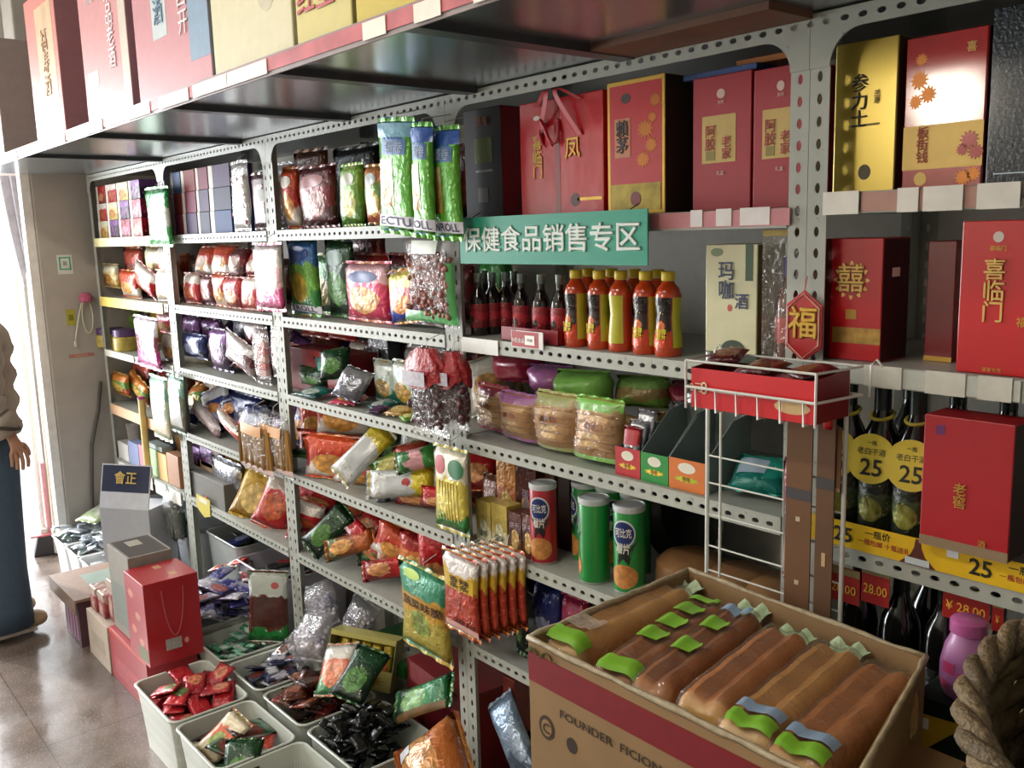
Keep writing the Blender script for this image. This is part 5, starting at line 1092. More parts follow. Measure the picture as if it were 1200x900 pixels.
p = pack((-3.0, -.06, .33), .16, .25, .03, foil('#d0d4cc', '#5a2418', '#1f7a34', '#6a2c1c', '#e8e8e0', .3, fr=.01, split=(.22, .66)), 'meat strip pouch with a brown window and green base standing in the sweets tub', 'pouch', 'meat_pouch', lean=-.12, yaw=.7)
patch(p, .14, .86, .22, .66, plain('#4a1c10', .3, 0, .4, .4, .3, 40), 'brown_window'); patch(p, .1, .9, .70, .96, plain('#bcc4bc', .3, 0, .3, .15), 'clear_header'); patch(p, .6, .8, .78, .88, plain('#b85a54', .4), 'red_mark', 'disc', off=.002)
tub(-2.905, -2.655, MY0, MY1, TZ, 'grey-white tub of navy and silver sachets in the middle row')
heap(-2.905, -2.655, MY0, MY1, .10, 18, (.065, .11), [foil('#c0c0c8', '#22264e', '#1a1e40', '#7a3a30', metal=.3), foil('#1e2248', '#b8b8c4', '#2a2e58', None, metal=.4), foil('#a8a8b0', '#c8c8d0', '#1c2044', '#6a4a40', metal=.4)], 'navy and silver sachet lying in the grey-white tub', 'navy and silver sachets', seed=17, rise=.003, cl=.04)
for i, (x, y, z_) in enumerate(((-2.74, .0, .345), (-2.67, -.03, .30), (-2.62, .03, .34), (-2.72, -.06, .255))):
    o = pack((x, y, z_), .13, .15, .08, clear('#e8e6f0', .2, .6), 'clear bag of silver wrapped sweets piled behind the navy sachets, %s bag' % ORD[i], 'sweet bag', 'sweet_bag', lean=-.4, roll=.4 * i - .5, yaw=.3)
    lumps(o, 'sweet_filling', 46, (-.045, .045, -.02, .02, -.05, .045), .012, foil('#b8b4c8', '#8a88a4', '#d8d4dc', None, '#4a4880', .25, metal=.4), seed=40 + i)
tub(-2.63, -2.36, MY0, MY1, TZ, 'white tub of brown foil pouches before the yellow box')
heap(-2.63, -2.36, MY0, MY1, .11, 20, (.08, .10), [foil('#5a2c1c', '#7a3a28', '#4a2416', '#a86a50', '#c8a890', .2, metal=.35), foil('#7a2a28', '#5a3020', '#38201a', None, '#b89080', .2, metal=.35)], 'crinkled brown foil pouch heaped in the tub before the yellow box', 'brown foil pouches', 'snack_pouch', 'pouch', .02, .7, .0045, 19, .05)
tub(-2.335, -2.03, MY0, MY1, TZ, 'white tub heaped with black wrapped sweets', perforated=False)
heap(-2.335, -2.13, MY0, MY1, .1, 54, (.04, .06), [foil('#16181a', '#1e2022', '#0e1012', None, '#5a5c58', .16, metal=.2), foil('#22262a', '#121416', '#2a2c2c', None, '#888880', .16)], 'black shiny wrapped sweet heaped in the tub by the post', 'black wrapped sweets', 'wrapped_sweet', 'sweet', .018, .8, .0022, 23, .03)
p = pack((-2.30, -.11, .30), .12, .17, .03, F['dgreen'], 'dark green pouch lying over the black sweets', 'pouch', 'snack_pouch', lean=-1.0, yaw=.7, roll=.3)
p = pack((-2.12, -.02, .27), .11, .2, .03, foil('#1f6a3a', '#2a8048', '#184a2a', '#7aa860'), 'green pouch with a biscuit-coloured edge leaning between the black sweets and the post', 'pouch', 'snack_pouch', lean=-.8, roll=.9); patch(p, .8, 1, .05, .95, plain('#7a5a34', .4, 0, .2, .4), 'brown_edge')
p = pack((-2.42, -.13, .285), .12, .16, .03, foil('#d0ccc4', '#c86a48', '#4a8a5a', '#d8805a', '#f0e8e0'), 'orange and white flower-printed pouch over the brown foil pouches', 'pouch', 'snack_pouch', lean=-.85, roll=-.3, yaw=.3)
# yellow open box and green topped carton below the lowest shelf
yb = empty('display_box', (-2.47, -.03, .215), 'pale yellow open snack box tipped forward over the tubs', 'display box', rot=(-.25, .1, .6))
yc = plain('#c0b868', .45, 0, .1, .08)
MB().box(-.115, .115, 0, .002, 0, .065).ob('front_panel', yc, yb); MB().box(-.115, .115, .078, .08, 0, .165).ob('back_panel', yc, yb); MB().box(-.115, .115, 0, .08, 0, .002).ob('bottom_panel', yc, yb); MB().box(-.115, .115, 0.0, .08, .15, .167).ob('top_flap', yc, yb)
for sx in (-1, 1): MB().box(sx * .1145 - .001, sx * .1145 + .001, 0, .08, 0, .165).ob('side_panel', plain('#a8a878', .45), yb)
for i in range(5): pack((-.075 + .038 * i, .04, .085), .036, .12, .03, foil('#c8b024', '#b89c20', '#98801c', '#c87a4a'), '', parent=yb, name='yellow_pouch', tagit=False, seal=False)
decal(yb, 'picture_print', -.02, .09, .008, .055, plain('#a8862a', .4, 0, 0, .5, 0, 40), shape='flower')
gcx = tag(MB().box(-.15, .15, -.11, .11, 0, .27).ob('snack_carton', plain('#8f928c', .5, 0, 0, .1), None, (-2.52, .2, .001), bevel=.002), 'grey carton with a green lid standing under the lowest shelf', 'carton')
MB().box(-.154, .154, -.114, .114, .235, .276).ob('green_lid', plain('#1f6a30', .4, 0, .2), gcx, bevel=.002); decal(gcx, 'pale_slip', -.06, .09, .276 - .1, .276, plain('#a8a898', .5), 'front', at=-.1145)
MB().box(-.05, .1, -.09, .0, .2765, .2772).ob('paper_slip', plain('#c0bcae', .5), gcx); text(gcx, '礼盒', (.02, -.045, .2782), .05, black_ink, 'top')
# cookie bag by the bread carton, silver pack, red boxes
p = pack((-1.80, -.19, .295), .26, .19, .11, foil('#b86a34', '#9a4a22', '#7a3a1c', '#c88a4a', '#d8a070', .22, fr=.4), 'large shiny orange-brown biscuit bag at the foot of the bread carton', 'snack pack', 'biscuit_bag', lean=-.9, yaw=.1, roll=.6, sd=2); patch(p, .12, .26, .08, .3, plain('#c0c4c8', .4, 0, 0, .4, 0, 120), 'barcode_label')
for z_ in (.0,): 
    c = carton((-1.80, -.28, .001), .34, .16, .24, CARD, 'plain brown carton carrying the orange-brown biscuit bag'); c.name = 'snack_carton'
pack((-1.72, .06, .32), .1, .24, .05, foil('#7a90a8', '#8a9cb0', '#5a6a80', None, '#c8d4e0', .25, metal=.3), 'silver-blue packet sticking out beside the post foot', 'packet', 'snack_packet', roll=-.9, lean=-.4)
o = carton((-2.16, .06, .001), .34, .33, .2, plain('#7a1c24', .35, 0, .3, .15, .1, 16), 'dark red shrink-wrapped box on the floor behind the post', 'carton', 'snack_carton', yaw=-.1); front(o, 'clear_shine', .05, .95, .8, .98, plain('#a85a60', .25, 0, .5, .3, .4, 30))  # lighter band paints the wrap's shine into the colour
o = carton((-1.8, .06, .303), .05, .16, .05, plain('#7a2a20', .4, 0, .2, .3, 0, 30), 'small red-brown box standing behind the biscuit bag', 'carton', 'snack_carton'); front(o, 'gold_print', .2, .8, .2, .5, gold)
carton((-1.695, .045, .001), .3, .16, .3, CARD, 'plain brown carton under the small red-brown box', 'carton', 'snack_carton')
# translucent bins under the second rack
for i, (x0, x1, y0, y1, h, m_, nm) in enumerate(((-3.86, -3.52, .04, .34, .40, '#9aa0a0', 'grey translucent storage bin under the yellow noodle pouches'), (-3.50, -3.12, .02, .34, .37, '#b8b4c0', 'clear storage bin with a pale rim under the red pile'), (-4.3, -3.95, .05, .35, .36, '#a8acb0', 'grey storage bin with a grey lid near the pillar'))):
    tub(x0, x1, y0, y1, h, nm, col=m_, perforated=False, cat='bin', name='storage_bin')
heap(-3.86, -3.52, .04, .34, .25, 10, (.1, .12), [F['dgreen'], F['black'], F['navy']], 'dark pouch inside the grey translucent bin', 'dark pouches in the grey bin', 'snack_pouch', 'pouch', .02, .4, .006, 51, .06)
heap(-3.50, -3.12, .02, .34, .24, 10, (.1, .12), [F['silver'], F['redw'], F['black']], 'mixed pouch inside the clear pale-rimmed bin', 'mixed pouches in the clear bin', 'snack_pouch', 'pouch', .02, .4, .006, 52, .06)
MB().box(-.18, .18, -.155, .155, 0, .02).ob('bin_lid', plain('#8f9498', .4, 0, .1), None, (-4.125, .2, .362), bevel=.006)
_l = bpy.data.objects['bin_lid']; tag(_l, 'flat grey lid lying on the grey storage bin near the pillar', 'lid')
MB().box(-.05, .05, -.012, .012, .0195, .027).ob('grip', plain('#7c8084', .4), _l)
# wrapped bag with dark content near the navy-lidded box
p = pack((PY(207, 630, .0).x, -.0, .43), .15, .24, .07, clear('#d8dcd8', .2, .5), 'clear twisted bag of dark green seaweed behind the navy-lidded carton', 'snack pack', 'seaweed_bag', gus=.6)
lumps(p, 'seaweed_filling', 60, (-.05, .05, -.022, .022, -.11, .02), .016, plain('#2a2a20', .5, 0, .2, .4), seed=61); MB().box(.02, .05, -.03, .03, -.11, .01).ob('green_strip', F['dgreen'], p)
# ------------------------------------------------------------------ cartons on the aisle side
o = carton((-3.365, -.47, .001), .42, .2, .18, plain('#a8242c', .4, 0, .2, .1), 'long red carton on the floor under the red gift carton', 'carton', 'gift_carton')
front(o, 'pale_print', .1, .9, .15, .5, plain('#b8444a', .4, 0, 0, .4, 0, 30)); front(o, 'orange_edge', .0, 1., .93, 1., plain('#c8503a', .4))
g = carton((-3.195, -.475, .203), .2, .3, .19, plain('#a81c26', .35, 0, .25, .06), 'upright red gift carton with a white cord handle and barcode', 'carton', 'gift_carton')
MB().tube([(.1015, .06 + .075 * t - .0, .265 - .17 * math.sin(PI * t) ** .55) for t in [i / 24 for i in range(25)]], .0022, 6).ob('cord_handle', plain('#b85a5c', .5), g)
decal(g, 'barcode_label', .06, .115, .045, .085, plain('#a8a49c', .5, 0, 0, .5, 0, 200), 'right', at=.1); decal(g, 'bell_mark', .125, .14, .055, .075, plain('#c88a80', .5), 'right', at=.1, shape='disc')
for (x, y) in ((-.05, .1), (.05, .12)): MB().box(x - .02, x + .02, y - .012, y + .012, .3, .3008).ob('gold_lid_print', plain('#c8906a', .4), g); 
for i, (x, zz) in enumerate(((.3, .78), (.35, .35), (.7, .25), (.6, .55))): front(g, 'gold_front_print', x - .16, x + .16, zz - .06, zz + .06, plain('#c8806a', .4), shape='flower')
front(g, 'green_print', .5, .95, .04, .2, plain('#6a6a3a', .4))
t_ = carton((-3.72, -.475, .001), .27, .19, .24, plain('#b8a898', .65, 0, 0, .1), 'pale tan carton on the floor between the red and the purple one', 'carton', 'snack_carton'); front(t_, 'faded_print', .2, .8, .3, .6, plain('#a89888', .6))
pb = carton((-4.03, -.49, .001), .22, .2, .24, plain('#5a3a44', .5, 0, .1, .1), 'purple striped carton on the floor at the end of the row', 'carton', 'snack_carton')
for i in range(4): front(pb, 'pale_stripe', .15 + .2 * i, .26 + .2 * i, .1, .9, plain('#a87a98', .5))
br = tag(MB().box(-.2, .2, 0, .3, 0, .012).box(-.2, .2, 0, .004, -.05, 0).ob('carton_lid', plain('#8a7060', .55, 0, .1, .2), None, (-4.12, -.5 + .005, .2025 + .0)), 'brown carton lid resting on the purple striped carton', 'lid')
br.location = (-4.1, -.505, .203); MB().box(-.1, .19, .1, .28, .012, .0128).ob('grey_sheet', plain('#7a8a80', .5), br)
for i, (x, y) in enumerate(((-3.80, -.46), (-3.71, -.455))):
    o = carton((x, y, .193), .08, .1, .12, foil('#c8a8a0', '#a8545a', '#8a3a40', '#d8b0a0', '#e8d8d0', .35), 'pink-brown biscuit pack, %s on the pale tan carton' % ORD[i], 'biscuit pack', 'biscuit_pack', bevel=.006); front(o, 'pale_band', 0, 1, .8, 1., plain('#c8b8a8', .4))
o = carton((-3.63, -.44, .193), .07, .17, .14, foil('#c8a8a0', '#9a4a50', '#7a3438', '#d8b0a0', '#e8d8d0', .35), 'taller pink-brown biscuit pack beside the grey carton', 'biscuit pack', 'biscuit_pack', bevel=.006); front(o, 'pale_band', 0, 1, .85, 1., plain('#c8b8a8', .4))
gr = carton((-3.44, -.45, .203), .24, .33, .16, plain('#8f8a82', .55, 0, 0, .12), 'tall grey-brown carton behind the red gift carton', 'carton', 'snack_carton'); MB().box(-.11, .11, .01, .15, .33, .3306).ob('dark_top', plain('#3a302c', .5), gr); MB().box(-.08, -.01, .05, .1, .3308, .3314).ob('pale_slip', plain('#a8a498', .5), gr); front(gr, 'printed_front', .1, .9, .1, .6, plain('#7a8078', .5))
# white carton with navy lid standing open behind it
q = PY(160, 640, -.28)
nb = carton((PY(160, 640, -.15).x, -.19, .001), .26, .47, .18, plain('#b4b6bc', .5, 0, .1, .06), 'pale grey carton whose navy lid stands open', 'carton', 'gift_carton', yaw=.6)
ld = MB().box(-.13, .13, 0, .004, 0, .2).ob('open_lid', plain('#c8cad0', .5), nb, (0, .0, .47), (-.25, 0, 0)); decal(ld, 'navy_panel', -.125, .125, .075, .195, plain('#1c2240', .4, 0, .1)); text(ld, '會正', (0, -.0022, .135), .06, goldflat, bold=.02)
# far white bins of silver sachets
for i, (x0, x1) in enumerate(((-4.98, -4.75), (-4.74, -4.51), (-4.50, -4.27))):
    tub(x0, x1, -.33, -.03, .2, 'white tub of silver sachets by the pillar, %s from the doorway' % ORD[i], col='#d8d8d6', perforated=False)
    heap(x0, x1, -.33, -.03, .12, 26 if i < 2 else 12, (.06, .1), [foil('#c8ccd0', '#a8acb4', '#88909a', None, '#5a6a70', .2, metal=.5), foil('#a8b8b0', '#d0d4d8', '#98a0a8', None, '#3a5a50', .2, metal=.45)], 'silver sachet heaped in the tubs by the pillar', 'silver sachets by the pillar', seed=70 + i, rise=.002, cl=.04)
pack((-4.86, -.1, .3), .16, .2, .04, foil('#b8b070', '#c8c8b8', '#a8b890', None), 'olive green and white pouch lying on the silver sachets at the pillar', 'pouch', 'snack_pouch', lean=-1.3, yaw=.4)
tub(-4.75, -4.35, .0, .3, .36, 'large grey-white bin against the wall by the pillar', col='#c0c2c4', perforated=False, cat='bin', name='storage_bin')
# small things by the pillar
dp = tag(MB().prism([(-.09, 0), (.09, 0), (.07, .11), (-.06, .11)], 0, .09).ob('dustpan', plain('#2a2428', .5, 0, .1), None, (-5.27, -.27, .001), (0, 0, PI / 2 - .2), bevel=.006), 'black dustpan with a pink handle standing by the pillar foot', 'dustpan')
MB().tube([(0, .045, .11), (0, .05, .5)], .012, 8).ob('pink_handle', plain('#c88a90', .4), dp); MB().box(-.095, .095, -.002, .092, .108, .116).ob('pink_edge', plain('#b8646a', .4), dp)
for i, (y, m_, nm) in enumerate(((-.20, '#e8e4dc', 'white broom pole leaning at the doorway edge'), (-.15, '#d8c8b8', 'pale wooden mop pole leaning beside the white pole'))):
    p_ = tag(MB().tube([(0, 0, 0), (-.04, .02, 1.5)], .013, 8).ob('broom', plain(m_, .5), None, (-5.34 + .05 * i, y - .09, .005), smooth=True), nm, 'broom'); MB().box(-.04, .04, -.02, .02, 0, .14).ob('broom_head', plain('#c8c4b8', .8, 0, 0, .4), p_, bevel=.01)
# curtain gathered and knotted at the door frame
def curt(u, v):
    zz = 2.42 - .98 * v; wdt = .13 * (1 - .55 * v ** 2); a = 2 * PI * u
    return Vector((-5.43 + (wdt * .55 + .018 * math.sin(a * 7)) * math.cos(a) * .6, -.15 + (wdt + .018 * math.sin(a * 7)) * math.sin(a), zz))
cu = tag(MB().grid(64, 12, curt).ob('curtain', plain('#a5a2aa', .7, 0, 0, .2), None, smooth='all'), 'grey door curtain gathered and knotted at the edge of the doorway', 'curtain')
MB().lathe([(.01, 1.44), (.06, 1.46), (.068, 1.5), (.05, 1.55), (.02, 1.57)], 16, -5.43, -.15).ob('knot', plain('#bdb9bd', .7, 0, 0, .3), cu, smooth=True)
MB().grid(40, 8, lambda u, v: Vector((-5.43 + (.02 + .03 * v + .008 * math.sin(2 * PI * u * 5)) * math.cos(2 * PI * u), -.15 + (.02 + .03 * v + .008 * math.sin(2 * PI * u * 5)) * math.sin(2 * PI * u), 1.46 - .5 * v))).ob('curtain_tail', plain('#d0ccc8', .7), cu, smooth='all')
# stickers, twine and cable on the pillar
def plate(y0, y1, z0, z1, m_, name, label, cat): return tag(MB().box(0, .002, y0, y1, z0, z1).ob(name, m_, None, (-4.9995, 0, 0)), label, cat)
s_ = plate(-.158, -.088, 1.508, 1.605, plain('#d8dcd4', .5), 'payment_sign', 'white sign with a green square border on the pillar', 'sign')
for a in ((-.15, -.096, 1.588, 1.594), (-.15, -.096, 1.53, 1.536), (-.15, -.144, 1.53, 1.594), (-.102, -.096, 1.53, 1.594)): MB().box(.002, .003, *a).ob('green_border', plain('#3aa888', .5), s_)
MB().box(.002, .003, -.132, -.114, 1.552, 1.572).ob('grey_square', plain('#9aa8a0', .5), s_)
s_ = plate(-.143, -.1, 1.25, 1.33, plain('#b0a83c', .5), 'yellow_sticker', 'small yellow-green sticker on the pillar', 'sticker'); MB().box(.002, .003, -.132, -.11, 1.275, 1.305).ob('dark_print', plain('#7a7a2a', .5), s_)
s_ = plate(-.15, -.03, 1.085, 1.102, plain('#b87a68', .6), 'orange_strip', 'faded orange tape strip across the pillar', 'tape'); MB().box(.002, .003, -.12, -.06, 1.09, 1.096).ob('torn_patch', plain('#c8988a', .6), s_)
tw = tag(MB().tube([(-4.985, -.06, 1.38), (-4.985, -.085, 1.3), (-4.985, -.11, 1.2), (-4.985, -.115, 1.165)], .004, 6).ob('twine', plain('#d8d4c4', .8), None, smooth='all'), 'white twine loop tied beside the pillar rack', 'twine')
MB().tube([(-4.985, -.045 + .025 * math.cos(a), 1.29 + .085 * math.sin(a)) for a in [2 * PI * i / 24 for i in range(24)]], .003, 6, True).ob('loop', plain('#d8d4b4', .8), tw); MB().lathe([(0, 0), (.01, .005), (.008, .03), (0, .035)], 8, -4.985, -.115).ob('tassel', plain('#d0ccbc', .8), tw, (0, 0, 1.14))
MB().lathe([(.001, 0), (.03, .01), (.034, .03), (.02, .05), (.001, .055)], 12, -4.97, -.05).ob('pink_knot', plain('#b85a78', .7), tw, (0, 0, 1.36))
tag(MB().tube([(-4.985, -.015, .95), (-4.985, -.04, .8), (-4.985, -.09, .62), (-4.985, -.11, .4), (-4.985, -.13, .15), (-4.97, -.12, .06)], .009, 8).ob('power_cable', plain('#5a5450', .6), None, smooth='all'), 'dark cable running down the pillar to the floor', 'cable')
# ------------------------------------------------------------------ stock cartons on the overhead deck
DY, DZ = -.535, 2.0055
def stock(px0, px1, py, h, d, m_, label, **kw):
    x0, x1 = PY(px0, py[0], DY).x, PY(px1, py[1], DY).x
    o = carton(((x0 + x1) / 2, DY, DZ), x1 - x0 - .006, h, d, m_, label, 'carton', 'stock_carton', bevel=.003, **kw); return o
pale = '#d8c8c0'
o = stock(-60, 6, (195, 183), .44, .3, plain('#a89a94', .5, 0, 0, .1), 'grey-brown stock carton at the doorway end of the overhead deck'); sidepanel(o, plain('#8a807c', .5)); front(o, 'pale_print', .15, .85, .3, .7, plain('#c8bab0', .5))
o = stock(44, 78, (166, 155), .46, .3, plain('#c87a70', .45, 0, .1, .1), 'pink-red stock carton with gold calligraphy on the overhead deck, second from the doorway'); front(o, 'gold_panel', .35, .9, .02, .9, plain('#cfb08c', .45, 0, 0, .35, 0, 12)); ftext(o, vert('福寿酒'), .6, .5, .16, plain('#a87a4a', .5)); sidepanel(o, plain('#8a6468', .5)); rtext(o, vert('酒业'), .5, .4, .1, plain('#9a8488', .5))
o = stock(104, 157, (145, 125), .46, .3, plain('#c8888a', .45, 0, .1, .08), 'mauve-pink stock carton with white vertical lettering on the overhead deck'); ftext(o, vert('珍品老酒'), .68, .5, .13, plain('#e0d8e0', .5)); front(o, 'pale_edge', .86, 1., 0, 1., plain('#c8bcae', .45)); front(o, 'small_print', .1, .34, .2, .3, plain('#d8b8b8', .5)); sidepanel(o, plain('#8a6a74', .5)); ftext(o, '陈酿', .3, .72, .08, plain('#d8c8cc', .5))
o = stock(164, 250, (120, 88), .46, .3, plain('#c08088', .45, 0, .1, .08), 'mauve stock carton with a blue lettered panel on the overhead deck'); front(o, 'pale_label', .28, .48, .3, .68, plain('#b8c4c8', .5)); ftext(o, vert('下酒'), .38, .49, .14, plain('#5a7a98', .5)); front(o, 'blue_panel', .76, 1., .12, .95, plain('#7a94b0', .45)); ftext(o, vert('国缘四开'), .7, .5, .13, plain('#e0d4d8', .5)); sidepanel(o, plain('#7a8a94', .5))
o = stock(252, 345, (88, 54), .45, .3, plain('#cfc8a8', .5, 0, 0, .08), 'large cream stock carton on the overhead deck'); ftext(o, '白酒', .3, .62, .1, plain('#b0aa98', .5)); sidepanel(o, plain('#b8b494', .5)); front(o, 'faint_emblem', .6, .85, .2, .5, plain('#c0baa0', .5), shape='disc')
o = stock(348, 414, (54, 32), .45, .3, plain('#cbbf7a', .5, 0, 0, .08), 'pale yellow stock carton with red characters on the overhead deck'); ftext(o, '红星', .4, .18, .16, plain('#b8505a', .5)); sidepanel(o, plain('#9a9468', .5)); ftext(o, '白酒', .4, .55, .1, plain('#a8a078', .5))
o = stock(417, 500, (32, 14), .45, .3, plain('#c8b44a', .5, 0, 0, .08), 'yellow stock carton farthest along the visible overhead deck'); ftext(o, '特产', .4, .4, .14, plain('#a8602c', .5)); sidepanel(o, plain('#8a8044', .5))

# ------------------------------------------------------------------ wire stand with a red tray in its top basket
SY = -.055; wm = plain('#d4d6d0', .3, 0, .3, .06)
xa, xb = PY(829, 560, SY).x, PY(989, 580, SY).x
zt = PY(829, 412, SY).z; zb = .30
ws = empty('wire_stand', ((xa + xb) / 2, SY, zb), 'white wire display stand with a shallow top basket, standing before the racks', 'wire stand')
w2 = (xb - xa) / 2; H_ = zt - zb
for nm, pts, r in (('upright', [(-w2, 0, 0), (-w2, 0, H_)], .004), ('upright', [(w2, 0, 0), (w2, 0, H_)], .004), ('inner_upright', [(-w2 + .03, 0, 0), (-w2 + .03, 0, H_)], .0026)):
    MB().tube(pts, r, 8).ob(nm, wm, ws)
for k, py in enumerate((492, 535, 567, 604, 641, 670, 735)):
    zz = PY(838, py, SY).z - zb
    if py in (492,): continue
    MB().tube([(-w2, 0, zz), (w2, 0, zz)], .0018, 6).ob('cross_wire', wm, ws)
for zz in (0.1, .25, .4): MB().tube([(-w2, 0, zz), (w2, 0, zz)], .0018, 6).ob('cross_wire', wm, ws)
for sx in (-1, 1): MB().tube([(sx * w2, -.07, -.29), (sx * w2, 0, -.27), (sx * w2, 0, .02)], .004, 8).ob('foot', wm, ws)
bz0, bz1 = PY(890, 462, SY - .1).z - zb, PY(890, 438, SY - .1).z - zb
bw0, bw1 = PY(806, 455, SY - .11).x - ws.location.x, PY(958, 470, SY - .11).x - ws.location.x
bk = MB(); y0 = -.115
def rr_(z): return [(bw0, y0, z), (bw1, y0, z), (bw1 + .012, -.002, z), (bw0 - .01, -.002, z)]
bk.tube(rr_(bz1 + .012), .0022, 6, True); bk.tube(rr_(bz0), .0026, 6, True)
for k in range(6):
    x = bw0 + (bw1 - bw0) * (k + .5) / 6; bk.tube([(x, y0, bz0), (x, y0, bz0 - .038), (x, -.002, bz0 - .038)], .0018, 6)
for x in (bw0, bw1): bk.tube([(x, y0, bz1 + .012), (x, y0, bz0 - .038)], .0022, 6)
bk.ob('basket_frame', wm, ws, smooth=True)
for k, x in enumerate((bw0 - .02, bw1 + .03)): MB().tube([(x, -.01, bz0), (x, -.01, bz0 + .05), (x + .01, -.01, bz0 + .06), (x + .02, -.01, bz0 + .05)], .0022, 6).ob('hook', wm, ws, smooth='all')
tw_, td, th = bw1 - bw0 - .012, .1, .068
ty = empty('display_tray', (ws.location.x + (bw0 + bw1) / 2, SY - .108, zb + bz0 - .0355), 'red open snack tray with a cream splash print lying in the wire basket', 'tray')
f1 = MB().box(-tw_ / 2, tw_ / 2, 0, .002, 0, th).ob('front_wall', plain('#c8101c', .38, 0, .1, .06), ty)
MB().box(-tw_ / 2, tw_ / 2, td - .002, td, 0, th).ob('back_wall', plain('#7a1a20', .4), ty); MB().box(-tw_ / 2, tw_ / 2, .002, td - .002, 0, .002).ob('bottom', plain('#5a2a24', .5), ty)
for sx in (-1, 1): MB().add([(sx * tw_ / 2 + dx, yy, zz) for dx in (-.001, .001) for yy, zz in ((.002, 0), (td - .002, 0), (td - .002, th + .01), (.002, th))], [(0, 1, 2, 3), (7, 6, 5, 4), (0, 4, 5, 1), (1, 5, 6, 2), (2, 6, 7, 3), (3, 7, 4, 0)]).ob('side_wall', plain('#7a1a22', .4), ty)
decal(f1, 'cream_splash', tw_ * .2, tw_ * .47, .012, .034, plain('#c8a878', .45), shape='disc'); text(f1, '8', (-tw_ * .38, -.002, .034), .03, plain('#d8c8a0', .5)); text(f1, '2元', (-tw_ * .45, -.002, .034), .018, plain('#d8c8a0', .5)); decal(f1, 'white_streak', -tw_ * .28, -tw_ * .05, .03, .034, plain('#d8a8a0', .5))
for i in range(5): pack((ty.location.x - tw_ * .36 + tw_ * .17 * i, SY - .06, ty.location.z + .055), .06, .075, .02, F['mag'] if i % 2 else F['dred'], 'dark red snack pouch lying in the wire-basket tray, %s along' % ORD[i], 'pouch', 'snack_pouch', lean=-1.45, roll=.2 * i - .4, group='pouches in the wire basket tray', seal=False)
# brown cardboard strips hanging from the basket's end
def cstrip(px0, px1, py0, py1, Y, m_, label, **kw):
    x, z0, w, h = fit((px0, py0, px1, py1), Y)
    pts = [(-w / 2, 0), (w / 2, .0), (w / 2, h), (w * .1, h + .004), (-w / 2, h)]
    o = tag(MB().prism(pts, -.0015, .0015).ob('cardboard_strip', m_, None, (x, Y, z0), bevel=.0005), label, 'cardboard strip'); return o, w, h
cb_ = plain('#6a4626', .75, 0, 0, .2, .1, 9)
o, w, h = cstrip(921, 951, 470, 722, SY - .012, cb_, 'wide brown cardboard strip hanging from the wire stand'); decal(o, 'dark_smear', -w / 2, w / 2, h * .55, h * .6, plain('#3a3438', .6), at=-.0015)
for z_ in (.15, .45, .92): decal(o, 'staple', -.004, .004, z_ * h, z_ * h + .008, plain('#b8a88a', .4), at=-.0015)
o, w, h = cstrip(956, 977, 475, 742, SY - .014, plain('#5d3d22', .75, 0, 0, .2, .1, 9), 'narrow brown cardboard strip hanging beside the wide one'); decal(o, 'dark_smear', -w / 2, w / 2, h * .64, h * .69, plain('#35302f', .6), at=-.0015); decal(o, 'tape_curl', -.003, .004, h * .3, h * .36, plain('#b89a72', .4), at=-.0015)
o, w, h = cstrip(969, 986, 500, 575, SY - .01, plain('#66432a', .75, 0, 0, .2), 'short brown cardboard flap hanging by the stand upright'); decal(o, 'torn_edge', -w / 2, w / 2, 0, h * .05, plain('#8a6a48', .6), at=-.0015)
p = pk((916, 568, 938, 706), SY - .006, foil('#6a1a1c', '#4a3a34', '#9a8a84', '#3a3434', '#b8b0a8'), 'crumpled red and grey packet hanging behind the wide cardboard strip', t=.012)
p = pack((PY(975, 470, SY - .02).x, SY - .03, PY(975, 470, SY - .02).z), .018, .09, .008, RED, 'red ribbon end hanging from the wire stand corner', 'ribbon', 'red_ribbon', seal=False)

# ------------------------------------------------------------------ bread carton
BZ = 1.02
fl, bl, br_, fr_ = PZ(619, 748, BZ), PZ(807, 668, BZ), PZ(1085, 771, BZ), PZ(978, 898, BZ)
fr_ = fl + (PZ(840, 856, BZ) - fl) * 1.5; fr_.z = BZ
# keep the box closed along the measured edges
cn = (fl + bl + br_ + fr_) / 4; HB = .36
bc = empty('bread_carton', (cn.x, cn.y, BZ - HB), 'open cardboard carton of packed loaves in the front of the racks', 'carton')
L = [(p - cn) for p in (fl, fr_, br_, bl)]
def wall(a, b, nm, m_, th=.006, z0=0., z1=HB, ins=1):
    a, b = Vector((a.x, a.y, 0)), Vector((b.x, b.y, 0)); t = (b - a).normalized(); n = Vector((-t.y, t.x, 0)) * th * ins
    mb = MB().add([tuple(q + Vector((0, 0, zz))) for zz in (z0, z1) for q in (a, b, b + n, a + n)], [(0, 1, 2, 3), (7, 6, 5, 4), (0, 4, 5, 1), (1, 5, 6, 2), (2, 6, 7, 3), (3, 7, 4, 0)])
    return mb.ob(nm, m_, bc)
kraft = plain('#8d6f4a', .75, 0, 0, .15, .05, 12)
fw = wall(L[0], L[1], 'front_wall', kraft); wall(L[1], L[2], 'right_wall', kraft); wall(L[2], L[3], 'back_wall', kraft); wall(L[3], L[0], 'left_wall', kraft)
BT = .088
wall(L[0] * .99, L[1] * .99, 'bottom', kraft, .3, HB - BT - .006, HB - BT)
